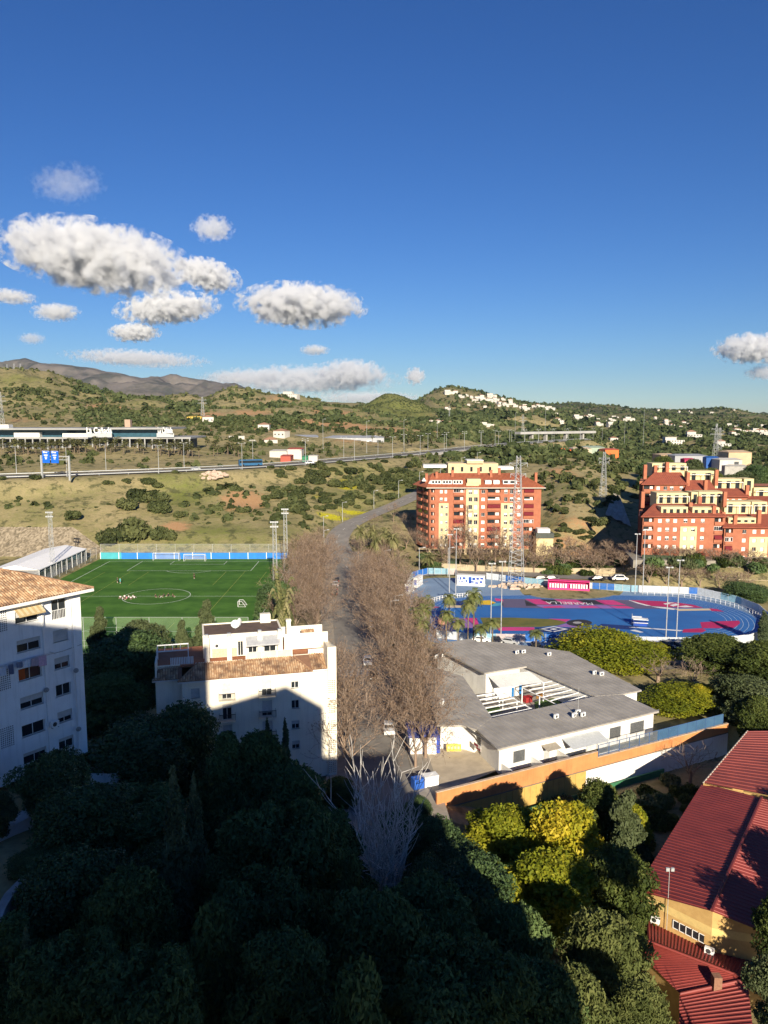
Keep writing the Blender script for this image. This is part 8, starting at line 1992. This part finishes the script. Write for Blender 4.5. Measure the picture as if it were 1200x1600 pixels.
def scrub_mass(name, N, ymin, ymax, umin, umax, smin, smax, nq, mat_, seed, thr, yp=1.0, avoid=True):
 r = np.random.default_rng(seed); yy = ymin + (ymax - ymin) * r.random(N * 3) ** yp; uu = umin + (umax - umin) * r.random(N * 3); xx = (uu - 600) / 1200 * yy
 d = fbm(xx / 55 + seed, yy / 55, 4); ok = d + r.random(N * 3) * .18 > thr; xx, yy = xx[ok][:N], yy[ok][:N]
 if avoid:
  m = np.ones(len(xx), bool)
  for A, dd in ((MR, 16), (SR, 7)):
   for q in A: m &= (xx - q[0]) ** 2 + (yy - q[1]) ** 2 > dd * dd
  for a, b, c, e in KEEP: m &= ~((xx > a) & (xx < b) & (yy > c) & (yy < e))
  xx, yy = xx[m], yy[m]
 zz = land_z(xx, yy); n = len(xx); s = (smin + (smax - smin) * r.random(n) ** 1.6) * np.clip(yy / 700, .8, 2.0)
 c = np.repeat(np.stack([xx, yy, zz], 1), nq, 0); ss = np.repeat(s, nq)[:, None]
 dd = unit(r.normal(size=(n * nq, 3))); dd[:, 2] = np.abs(dd[:, 2]); p = c + dd * ss * np.array([.55, .55, .62]) * (r.random((n * nq, 1)) ** .4)
 nr = unit(dd * .6 + r.normal(size=(n * nq, 3)) * .4); a = unit(np.cross(nr, r.normal(size=(n * nq, 3)))); b = np.cross(nr, a); k = ss * (.16 + .16 * r.random((n * nq, 1)))
 V, F = quads(p, a * k * 1.3, b * k); tn = np.clip(np.repeat(r.random(n), nq) * .7 + r.random(n * nq) * .3, 0, 1)
 o = obj(name, np_mesh(name, V, F, mat_, col=np.repeat(tn, 4))); tag(o, kind='stuff'); return o
KEEP = [(-330, -110, 440, 545), (-70, -5, 430, 470), (-100, 0, 600, 680), (150, 320, 405, 450), (90, 210, 215, 330), (10, 66, 260, 345), (-110, 150, 1440, 1800)]
scrub_mass('scrub', 4600, 300, 900, -60, 1260, .8, 5.2, 20, LEAFM['scrub'], 71, .58)
scrub_mass('scrub', 4200, 800, 2000, -60, 1260, 1.4, 4.2, 12, tone_mat('far_scrub_leaves', (.06, .07, .028), (.10, .11, .045), (.15, .155, .07), .9, .1, .1), 72, .56, 1.2)
scrub_mass('scrub', 3000, 1440, 1740, 545, 690, .7, 1.5, 8, tone_mat('cone_heath', (.05, .065, .025), (.075, .09, .035), (.10, .12, .045), .9, .1, .1), 76, .25, 1.0, False)
scrub_mass('woodland', 3600, 400, 1500, 690, 1260, 3.0, 7.5, 22, tone_mat('wood_leaves', (.035, .05, .02), (.07, .09, .036), (.12, .135, .056), .85, .1, .12), 73, .5)
scrub_mass('woodland', 4200, 1500, 3600, 560, 1260, 3, 6.5, 8, MATS['wood_leaves'], 74, .5)
scrub_mass('woodland', 1500, 640, 1150, 120, 700, 2.5, 6, 18, MATS['wood_leaves'], 75, .66)
# shopping centre
ROOFG = mat('grey_flat_roof', (.34, .34, .33), (.27, .27, .27), .1, .7); BGL = glass_mat('blue_glass', (.02, .05, .07), .15); DK = mat('dark_facade', (.045, .05, .055), (.07, .075, .08), .2, .6)
mz = 32.0; mp = PD(0, 690, 480); t = thing('shopping_centre', 'long low glass and grey shopping centre with a rooftop name sign, far left', 'shopping centre', (-240, 480, mz))
def mx(px): return PD(px, 690, 480).x + 240
z1, z2, z3 = ZD(669, 480) - mz, ZD(683, 480) - mz, ZD(672, 480) - mz
m_ = MB(); m_.bx(mx(-180), mx(146), -3, 40, z1 - 1.0, z1); m_.bx(mx(170), mx(266), -1, 40, z1 - .8, z1 + .3); m_.build('roof', ROOFG, t)
m_ = MB(); m_.bx(mx(-180), mx(100), 6, 36, z2, z1 - 1.0); m_.bx(mx(172), mx(245), 5, 36, z2, z1 - .81); m_.bx(mx(100), mx(172), 12, 36, z2, z1 - 2.2); m_.build('glass_storey', BGL, t)
m_ = MB(); m_.bx(mx(-180), mx(298), 0, 42, z2 - 1.1, z2 - .05); m_.build('deck', ROOFG, t); MB().bx(mx(-180), mx(285), 8, 38, -4, z2 - 1.1).build('lower_storey', DK, t)
for i in range(26): x = mx(4) + (mx(296) - mx(4)) * i / 25; MB().bx(x - .35, x + .35, .2, .9, -4, z2 - 1.1).build('column', ROOFG, t)
m_ = MB(); m_.bx(mx(95), mx(140), 3, 8, z2, z2 + 2.6); m_.bx(mx(20), mx(60), 2, 6, z2, z2 + 3); m_.bx(mx(0) - 6, mx(17), -2, 4, z1, z1 + 2.2); m_.build('white_screen', WHITE, t); MB().bx(mx(174), mx(183), 26, 30, z1 - 1, z1 + 5.2).build('tower', mat('tan_stone', (.42, .3, .22), None, .4), t)
for px0, px1, sx in ((139, 178, 1), (246, 273, .72)):
 me_ = text_mesh('La Cañada', 5.2, .25); me_.materials.clear(); me_.materials.append(WPAINT); o = obj('lettering', me_, t, ((mx(px0) + mx(px1)) / 2, -3.2 if sx == 1 else -1.2, z2 + 2.5)); o.rotation_euler = (R(90), 0, 0 if sx == 1 else R(-20)); w_ = max(v.co.x for v in me_.vertices) - min(v.co.x for v in me_.vertices); o.scale = ((mx(px1) - mx(px0)) / w_, 1.0, 1)
 m_ = MB(); c = (mx(px0) + mx(px1)) / 2; hw = (mx(px1) - mx(px0)) / 2; m_.bx(c - hw, c + hw, -3.1 + (sx < 1) * 1.9, -2.9 + (sx < 1) * 1.9, z2 - .05, z2 + 2.45); m_.build('sign_base', METAL, t)
r = random.Random(8)
for i in range(112):
 if i < 96: px, Y = r.uniform(-5, 300), r.uniform(436, 466)
 else: px, Y = r.uniform(270, 372), r.uniform(440, 500)
 x = PD(px, 690, Y).x
 if clear(x, Y, 18): plant('fan_palm' if i % 3 else 'fan_palm_low', 'fan_palm', 'fan palm in the rows in front of the shopping centre', 'palm', (x, Y, ground(x, Y)), r.uniform(5, 7.6), 4.6, 'fan palms by the shopping centre')
for i in range(60): px, Y = r.uniform(560, 790), r.uniform(560, 690); x = PD(px, 690, Y).x; plant('fan_palm_low', 'fan_palm', 'small fan palm in the rows beyond the motorway bridge', 'palm', (x, Y, ground(x, Y)), r.uniform(4, 6), 4, 'fan palms beyond the bridge') if clear(x, Y, 16) else None
# motorway furniture
g0, g1 = PD(66, 744, 326), PD(109, 744, 322); t = thing('sign_gantry', 'grey gantry over the motorway carrying two blue direction signs', 'sign gantry', (g0.x, g0.y, g0.z - .5), math.atan2(g1.y - g0.y, g1.x - g0.x)); L = (g1 - g0).length; gh = ZD(712, 326) - g0.z + .5
for x in (0, L): MB().bx(x - .35, x + .35, -.3, .3, -1, gh + .2).build('post', METAL, t)
m_ = MB(); m_.bx(0, L, -.15, .15, gh - .3, gh); m_.bx(0, L, -.15, .15, gh - 1.7, gh - 1.5)
for i in range(12): m_.tube((L * i / 12, 0, gh - 1.5), (L * (i + 1) / 12, 0, gh - .2 if i % 2 else gh - 1.5), .07, n=4)
m_.build('truss', METAL, t); SB = mat('sign_blue', (.01, .12, .62), (.01, .11, .56), 1, .5)
for x0 in (.9, 5.3):
 s_ = MB().bx(x0, x0 + 3.7, -.4, -.2, gh - 3.0, gh + 2.1).build('sign_panel', SB, t); m_ = MB()
 for a, b, zz, hh in ((.5, 1.4, 1.2, .6), (1.6, 2.6, 1.2, .4), (.9, 2.8, .1, .4), (1.2, 2.5, -.7, .35), (1.4, 2.3, -1.4, .35)): m_.bx(x0 + a, x0 + b, -.43, -.405, gh + zz, gh + zz + hh)
 m_.bx(x0 - .0, x0 + 3.7, -.425, -.404, gh + 1.98, gh + 2.08); m_.build('sign_text', WPAINT, s_)
def lamp(name, label, p, h, group, double=False):
 t = thing(name, label, 'street lamp', p, 0, group); m_ = MB(); m_.tube((0, 0, -.5), (0, 0, h), .13, .08, 6); m_.build('pole', METAL, t)
 for s in ((-1, 1) if double else (1,)): m_ = MB(); m_.tube((0, 0, h - .1), (s * 1.6, 0, h + .15), .06, n=4); m_.bx(s * 1.5 - .4, s * 1.5 + .4, -.2, .2, h + .08, h + .26); m_.build('lamp_head', METAL, t)
for off, k0 in ((-10.6, 0), (10.8, 3)):
 A = strip(MOTOR_R, off, off + .1, 0)
 for i in range(k0, len(A), 6):
  p = A[i][0]
  if -.7 < p.x / max(p.y, 1) < .42: lamp('motorway_lamp', 'tall grey lamp post in the row along the motorway', p, 12.5, 'lamp posts along the motorway', True)
for px, b, tp, Y in ((505, 716, 655, 520), (573, 718, 658, 520), (631, 700, 656, 620), (683, 690, 655, 700), (851, 700, 640, 760), (976, 680, 650, 900), (1005, 690, 632, 900), (805, 668, 645, 900), (1180, 668, 660, 1200)): p = PD(px, b, Y); z = ground(p.x, Y); lamp('motorway_mast', 'slim tall lighting mast far beyond the motorway', (p.x, Y, z), ZD(tp, Y) - z, 'tall masts beyond the motorway')
A = strip(STREET_R, 5.6, 5.7, 0)
for i in range(2, len(A), 7):
 if A[i][0].y > 270: lamp('street_lamp', 'street lamp along the road that curves up behind the brick building', A[i][0], 8, 'street lamps on the curving road')
for px, py, h in ((601, 905, 9), (655, 900, 9), (700, 900, 9), (610, 1000, 9), (617, 990, 9)): p = P(px, py, 0); lamp('street_lamp', 'street lamp beside the avenue', p, h, 'street lamps beside the avenue')
# bridge and viaduct
a, b = PD(612, 713, 500), PD(704, 703.5, 575); ang = math.atan2(b.y - a.y, b.x - a.x); L = (b - a).length; t = thing('road_bridge', 'motorway bridge with a pale sloping abutment behind the bushy slope', 'bridge', a, ang)
MB().bx(0, L, -13.5, -12, -2.0, 1.1).build('parapet', mat('bridge_concrete', (.40, .38, .36), None, .3), t); MB().bx(0, L, -12, 12, -2.4, -.4).build('deck', DK, t); m_ = MB(); m_.prism([(L - 16, -14.5), (L + 8, -14.5), (L + 8, -12.5), (L - 16, -12.5)], -2.2, -2.0); m_.add([(L - 22, -15.5, -9), (L + 6, -15.5, -9), (L + 6, -13, -1.8), (L - 6, -13, -1.8)], [(0, 1, 2, 3)]); m_.build('abutment', mat('pale_abutment', (.55, .5, .42), None, .4), t); MB().bx(L * .42, L - 10, -13.2, -12.6, -7, -2.4).build('gap_shade_panel', mat('painted_gap_shade', (.08, .08, .08), None, .3), t)  # last box: dark panel, the shade of the gap below the deck painted as colour
a, b = PD(815, 676, 900), PD(926, 684.5, 960); ang = math.atan2(b.y - a.y, b.x - a.x); L = (b - a).length; t = thing('viaduct', 'concrete viaduct on slender piers crossing the valley on the right', 'viaduct', a, ang)
MB().bx(-6, L, -5, 5, -1.8, .9).build('deck', mat('viaduct_concrete', (.40, .39, .38), (.32, .31, .3), .1, .9), t)
for f in (.13, .32, .6, .84): MB().bx(L * f - 1.1, L * f + 1.1, -2.5, 2.5, -20, -1.8).build('pier', CONC, t)
# far houses: three kinds, then copies
HW = mat('far_house_white', (.58, .55, .50), (.48, .45, .41), .05, .9)
def house_mesh(k):
 ps = []; m_ = MB(); w = (11, 16, 22)[k]; m_.bx(-w / 2, w / 2, -5, 5, -2, 5.5)
 if k: m_.bx(-w / 2, w * .1, -3, 5, 5.5, 8.5)
 if k == 2: m_.bx(w * .25, w * .5, -7, -5, -2, 3)
 ps.append(('wall', m_.mesh('wall', HW))); m_ = MB(); n = 3 + 2 * k
 for i in range(n):
  for z in ((1.2, 3.9) if k else (2,)): x = -w / 2 + w * (i + .5) / n; m_.bx(x - .6, x + .6, -5.06, -5.01, z - .2, z + 1.1)
 ps.append(('windows', m_.mesh('windows', GLASS))); m_ = MB(); z = 8.5 if k else 5.5
 if k < 2: hip_roof(m_, -w / 2 - .5, w * (.5 if not k else .1) + .5, -5.5 if not k else -3.5, 5.5, z, z + 2)
 else: m_.bx(-w / 2 - .3, w * .1 + .3, -3.3, 5.3, z, z + .4)
 ps.append(('roof', m_.mesh('roof', [mat('far_tile', (.36, .2, .13), None, .3), mat('far_tile', (.36, .2, .13), None, .3), HW][k]))); return ps
HM = [house_mesh(k) for k in range(3)]
def house(px, py, s, label, group, k=None, Yr=(600, 6500)):
 p = hit(px, py, *Yr); k = r.randrange(3) if k is None else k; t = thing('house', label, 'house', p, r.uniform(-.4, .4), group); t.scale = (s, s, s)
 for nm, me_ in HM[k]: obj(nm, me_, t)
L1, G1_ = 'white villa of the estate on the flank of the highest hill', 'white villas on the hill'
for px, py in ((703, 615), (712, 614), (722, 620), (730, 618), (738, 622), (741, 627), (748, 625), (756, 628), (752, 621), (762, 626), (768, 629), (775, 627), (783, 632), (790, 634), (745, 631), (733, 634), (757, 637), (779, 636), (800, 633), (806, 636), (815, 638), (823, 637), (770, 621), (788, 626), (797, 627), (835, 637), (843, 638), (850, 640), (862, 641), (700, 640), (820, 641)): house(px + r.uniform(-2, 2), py + r.uniform(-1, 1), r.uniform(.6, 1.15), L1, G1_)
for px, py in ((672, 660), (678, 661), (684, 661), (690, 662), (706, 663), (712, 662), (744, 664), (752, 665), (760, 666), (770, 667), (775, 667)): house(px + r.uniform(-2, 2), py, r.uniform(.35, .65), 'white house in the row on the near brown hill', 'white houses on the near brown hill')
for i in range(28): px = r.uniform(870, 1075); house(px, r.gauss(655 + (px - 870) * .06, 4.5), r.uniform(.5, 1.0), 'white house of the suburb below the far right hills', 'white houses of the far suburb', 1 + i % 2)
for i in range(24): px = r.uniform(1140, 1200); house(px, r.uniform(667, 684), r.uniform(.5, .8), 'pale terraced house at the right edge of the valley', 'pale houses at the right edge', 1 + i % 2)
for i in range(12): house(r.uniform(1020, 1190), r.uniform(640, 652), r.uniform(.5, .8), 'isolated white house high on the far right hills', 'isolated houses on the far hills')
for px, py, k, lab in ((378, 697, 2, 'white house with a round tower left of the red roofed sheds'), (430, 705, 1, 'white cottage left of the red roofed sheds'), (440, 683, 0, 'small house on the terraced slope above the sheds'), (413, 672, 0, 'isolated cottage on the terraced slope'), (455, 622, 2, 'pale building on the ridge left of the conical hill'), (325, 660, 0, 'small cottage among trees right of the shopping centre'), (935, 660, 2, 'large cream building on the saddle right of the villas'), (958, 690, 0, 'cream cottage in front of the viaduct end'), (1084, 686, 1, 'salmon walled house in the valley'), (1052, 695, 2, 'long low white house in the valley left of the power pylon'), (1130, 700, 1, 'white house right of the power pylon')): house(px, py, r.uniform(.8, 1.1), lab, None, k)
def shed(label, px0, px1, yt, yb, Y, m, roofm=None, d=14, cat='shed', name='shed', doors=0):
 x0, x1, zt = PD(px0, yt, Y).x, PD(px1, yt, Y).x, ZD(yt, Y); zb = ZD(yb, Y); t = thing(name, label, cat, ((x0 + x1) / 2, Y, zb)); w = (x1 - x0) / 2; h = zt - zb
 MB().bx(-w, w, 0, d, -5, h * .8).build('wall', m, t); m_ = MB(); hip_roof(m_, -w - .3, w + .3, -.3, d + .3, h * .8 + .003, h, min(w * .3, d / 2)); m_.build('roof', roofm or m, t)
 for i in range(doors): x = -w + 2 * w * (i + .5) / doors; MB().bx(x - w / doors * .4, x + w / doors * .4, -.06, -.01, 0, h * .55).build('door', DK if i % 2 else WHITE, t)
GS = mat('grey_shed', (.36, .37, .39), (.3, .31, .33), .1, .6); RS = mat('red_shed_roof', (.42, .10, .07), None, .2); OS = mat('orange_plant', (.75, .16, .03), None, .3, .6); REDP = mat('red_plant', (.55, .03, .03), None, .3, .6); BL = mat('blue_container', (.02, .10, .36), None, .3, .6); TAN = mat('tan_wall', (.58, .42, .27), None, .2)
for a in (('long grey industrial shed with a dark doorway, left half', 452, 497, 680, 694, 640, GS, GS, 30, 'shed', 'shed', 3), ('grey industrial shed with pale doors, right half', 505, 600, 681, 696, 640, GS, GS, 30, 'shed', 'shed', 6), ('white shed with a red roof by the motorway', 449, 471, 700, 709, 450, HW, RS), ('long white shed left of the red roofed one', 421, 450, 703, 712, 455, HW, HW), ('small red roofed hut below the white sheds', 438, 454, 711, 719, 430, RS, RS), ('green container in the yard by the motorway', 472, 492, 712, 719, 432, mat('green_container', (.05, .22, .12), None, .3), None, 4, 'container', 'container'), ('white container in the yard by the motorway', 482, 496, 711, 718, 428, HW, None, 4, 'container', 'container'), ('yellow house on the hillside above the shopping centre', 292, 315, 650, 658, 760, mat('yellow_house', (.72, .50, .10), None, .2), None, 10, 'house', 'house', 3), ('small red shed on the hillside above the shopping centre', 317, 326, 671, 678, 640, RS),
          ('orange machinery shed of the works beyond the bank', 878, 893, 701, 711, 470, OS, OS), ('low red unit at the left of the works beyond the bank', 868, 882, 706, 712, 465, REDP), ('sand coloured tent roof of the works beyond the bank', 896, 925, 699, 711, 478, mat('sand_tent', (.62, .5, .36), None, .2)), ('pale green tent roof behind the sand coloured one', 915, 945, 697, 708, 495, mat('green_tent', (.34, .42, .33), None, .2)), ('round red tank like shed in the works', 903, 911, 703, 709, 468, REDP, REDP, 4), ('orange unit at the right of the works beyond the bank', 946, 967, 701, 709, 480, OS, RS),
          ('grey warehouse left of the blue container', 1055, 1106, 710, 721, 430, GS, GS), ('tan warehouse with a rough roof in the valley', 1033, 1057, 709, 720, 440, TAN), ('blue container between the warehouses', 1104, 1124, 713, 722, 415, BL, BL, 5, 'container', 'container'), ('white workshop with a blue door in the valley', 1125, 1160, 716, 728, 405, HW, HW, 10, 'shed', 'shed', 2), ('tan two storey warehouse above the white workshop', 1139, 1175, 704, 718, 430, TAN, TAN, 14), ('pink red inflatable covered stall behind the stepped complex', 1070, 1086, 716, 726, 400, mat('pink_stall', (.5, .05, .12), None, .4), None, 6, 'stall', 'stall'), ('grey wall like shed below the white workshop', 1133, 1168, 726, 737, 392, CONC, CONC, 4)): shed(*a)
# far pylons and hilltop masts
for px, b, tp, Y, lab in ((3, 672, 612, 640, 'tall lattice pylon at the left edge above the shopping centre'), (317, 655, 620, 800, 'slim pylon on the slope right of the mountains'), (702, 668, 634, 1100, 'pair of grey pylons in front of the villa hill'), (817, 668, 648, 1000, 'pylon standing at the left end of the viaduct'), (1118, 700, 662, 620, 'tall pylon in the valley on the right'), (1124, 694, 668, 800, 'pylon behind the tall valley pylon'), (23, 592, 571, 1100, 'white mast on the left hilltop'), (12, 590, 576, 1130, 'short white mast on the left hilltop'), (33, 594, 573, 1080, 'grey lattice mast on the left hilltop')):
 p = PD(px, b, Y); z = ground(p.x, Y); h = ZD(tp, Y) - z; lattice_mast('pylon', lab, 'pylon', (p.x, Y, z), max(8, h), 1.8 if Y < 1050 else .8, .45, heads=False, n=9, r=.13, arms=((max(8, h) * .86, 4), (max(8, h) * .72, 4.6)) if Y < 1050 else ())
# cars
def car_parts(col, nm, L=4.2, W=1.75, van=0):
 H = 1.45 + .35 * van; prof = [(-L / 2, .35), (-L / 2 - .02, .7), (-L / 2 + .12, .9), (-L * (.24 if not van else .36), .98), (-L * (.12 if not van else .22), H - .05), (-L * .02, H), (L * .25, H - .03), (L * (.42 if not van else .47), .98), (L / 2 - .02, .92), (L / 2, .6), (L / 2 - .05, .33)]
 def loft(pr, w0, w1, zb):
  V = []; k = len(pr)
  for s in (-1, 1):
   for x, z in pr: f = min(1, max(0, (z - .95) / (H - .95))); V.append((s * (w0 + (w1 - w0) * f) / 2, x, z))
  return V, [tuple(range(k - 1, -1, -1)), tuple(range(k, 2 * k))] + [(i, (i + 1) % k, k + (i + 1) % k, k + i) for i in range(k)]
 m_ = MB(); m_.add(*loft(prof, W, W * .8, .3)); ps = [('body', m_.mesh('body', mat('car_paint_' + nm, col, tuple(c * .9 for c in col), 3, .25, spec=.6)))]
 m_ = MB(); x = [p for p in prof[3:8]]
 for s in (-1, 1):
  q = [(-L * (.20 if not van else .31), 1.0), (-L * (.11 if not van else .2), H - .12), (L * .24, H - .12), (L * .36, 1.0)]; V = []
  for a, z in q: f = (z - .95) / (H - .95); V.append((s * ((W + (W * .8 - W) * f) / 2 + .006), a, z))
  m_.add(V, [(0, 1, 2, 3)] if s < 0 else [(3, 2, 1, 0)])
 for i, j in ((3, 4), (6, 7)):
  (xa, za), (xb, zb) = prof[i], prof[j]; nx, nz = (zb - za), -(xb - xa); l = math.hypot(nx, nz); nx, nz = -nx / l * .012, -nz / l * .012
  if nz < 0: nx, nz = -nx, -nz
  wa, wb = [W * (1 - .2 * min(1, max(0, (z - .95) / (H - .95)))) / 2 - .1 for z in (za, zb)]
  e = .1; x0, z0, x1, z1 = xa + (xb - xa) * e + nx, za + (zb - za) * e + nz, xa + (xb - xa) * .9 + nx, za + (zb - za) * .9 + nz; m_.quad((-wa, x0, z0), (wa, x0, z0), (wb, x1, z1), (-wb, x1, z1))
 ps.append(('windows', m_.mesh('windows', GLASS)))
 for sx in (-1, 1):
  for y in (-L * .31, L * .3): m_ = MB(); m_.tube((sx * (W / 2 - .2), y, .32), (sx * (W / 2 + .01), y, .32), .32, n=12); ps.append(('wheel', m_.mesh('wheel', mat('tyre', (.02, .02, .02), None, 3, .9))))
  m_ = MB(); m_.bx(sx * W * .33 - .2, sx * W * .33 + .2, -L / 2 - .03, -L / 2 + .05, .62, .78); ps.append(('headlight', m_.mesh('headlight', WPAINT)))
  m_ = MB(); m_.bx(sx * W * .38 - .14, sx * W * .38 + .14, L / 2 - .05, L / 2 + .02, .65, .85); ps.append(('tail_light', m_.mesh('tail_light', mat('tail_red', (.4, .01, .01), None, 3, .4))))
 return ps
CARS = {n: car_parts(c, n, *a) for n, c, a in (('white', (.8, .8, .8), ()), ('black', (.015, .015, .018), ()), ('silver', (.42, .43, .45), ()), ('grey', (.10, .10, .11), ()), ('red', (.3, .02, .02), ()), ('van', (.8, .8, .8), (4.9, 1.9, 1)))}
def car(key, label, loc, rz, group=None, name='parked_car'):
 t = thing(name, label, 'car' if key != 'van' else 'van', loc, rz, group)
 for nm, me_ in CARS[key]: obj(nm, me_, t)
def road_car(key, label, Y, off, flip=False, group=None):
 p = along(Y, off)
 if p: car(key, label, (p.x, p.y, .04), R(5) + (math.pi if flip else 0), group)
for a in (('white', 'white car driving on the street just beyond the zebra crossing', 151, 1.6), ('black', 'black car on the street just before the zebra crossing', 142, 2.2), ('white', 'white car on the street nearest the shaded corner', 117, 2.6), ('silver', 'silver car parked under the avenue trees further up the street', 178, 4.6), ('grey', 'grey car parked under the avenue trees far up the street', 190, 4.7)): road_car(*a)
for i, (k, lab) in enumerate((('black', 'nearest black car of the row parked at the left kerb by the junction'), ('grey', 'dark grey car parked second in the row at the left kerb'), ('silver', 'silver car parked third in the row at the left kerb'), ('black', 'farthest black car of the row parked at the left kerb'))): road_car(k, lab, 212 + i * 5.6, -3.9, True)
for k, px, py, rz, lab in (('white', 752, 1003, 80, 'white car parked between the palms on the near side of the track'), ('black', 775, 1004, 10, 'black car parked beside the near light poles'), ('silver', 797, 1006, 60, 'silver and black car parked right of the near light poles'), ('white', 757, 1018, 85, 'white car roof just showing above the school roof'), ('white', 1023, 1012, 20, 'white car parked between the near right light poles'), ('black', 1045, 1012, 30, 'black car parked right of the near right light poles'), ('grey', 1062, 1013, 30, 'dark grey car parked at the end of the near right row'), ('red', 862, 1026, 70, 'dark red car parked behind the school roof'), ('black', 838, 1014, 0, 'black car beside the lone palm in the car park'), ('grey', 1015, 1030, 20, 'grey car half hidden by the yellow green trees'), ('silver', 990, 1010, 60, 'silver car behind the round yellow green trees')):
 car(k, lab, P(px, py, .03), R(rz))
sheet('car_park', [P(*q, 0).to_2d() for q in ((690, 1008), (1090, 1014), (1110, 1040), (1000, 1050), (690, 1040))], .012, ASPH)
for i, (k, px) in enumerate((('black', 846), ('grey', 862), ('black', 935), ('van', 968), ('silver', 1012), ('white', 1040), ('black', 1058), ('white', 1090), ('black', 1110), ('white', 1128), ('grey', 1140))): car(k, ['black car behind the left end of the pink shelter', 'dark grey car behind the pink shelter', 'black car right of the pink shelter behind the fence', 'white van behind the far fence by the light poles', 'silver car in the far street right of the light poles', 'white car in the far street, first of two', 'black car in the far street between the white ones', 'white car in the far street, second of two', 'black car in the far street by the dark trees', 'white car in the far street nearest the dark trees', 'dark grey car in the far street last before the dark trees'][i], (PD(px, 905, 231).x, 231 - max(0, (px - 1000) * .05), .05), R(88))
for k, px, Y, off, lab in (('white', 405, 0, 6, 'white car on the motorway at the left of the sheds'), ('van', 470, 0, -6, 'white van on the motorway below the sheds'), ('silver', 300, 0, -5, 'silver car on the motorway above the rock heap')):
 j = min(range(len(MOTOR_R)), key=lambda i: abs(600 + 1200 * MOTOR_R[i].x / MOTOR_R[i].y - px)); p = strip(MOTOR_R, off, off, .1)[j][0]; car(k, lab, p, R(-60), None, 'moving_car')
j = min(range(len(MOTOR_R)), key=lambda i: abs(600 + 1200 * MOTOR_R[i].x / MOTOR_R[i].y - 402)); p = strip(MOTOR_R, 5, 5, .1)[j][0]; t = thing('coach', 'blue coach on the motorway in front of the white house', 'coach', p, R(25)); MB().bx(-6, 6, -1.25, 1.25, .4, 3.3).build('body', mat('coach_blue', (.03, .12, .25), None, 1, .4), t); m_ = MB(); m_.bx(-5.8, 5.8, -1.27, -1.252, 1.6, 2.8); m_.build('windows', GLASS, t)
for x in (-4, 4): m_ = MB(); m_.tube((x, -1.26, .5), (x, 1.26, .5), .5, n=10); m_.build('wheel', MATS['tyre'], t)
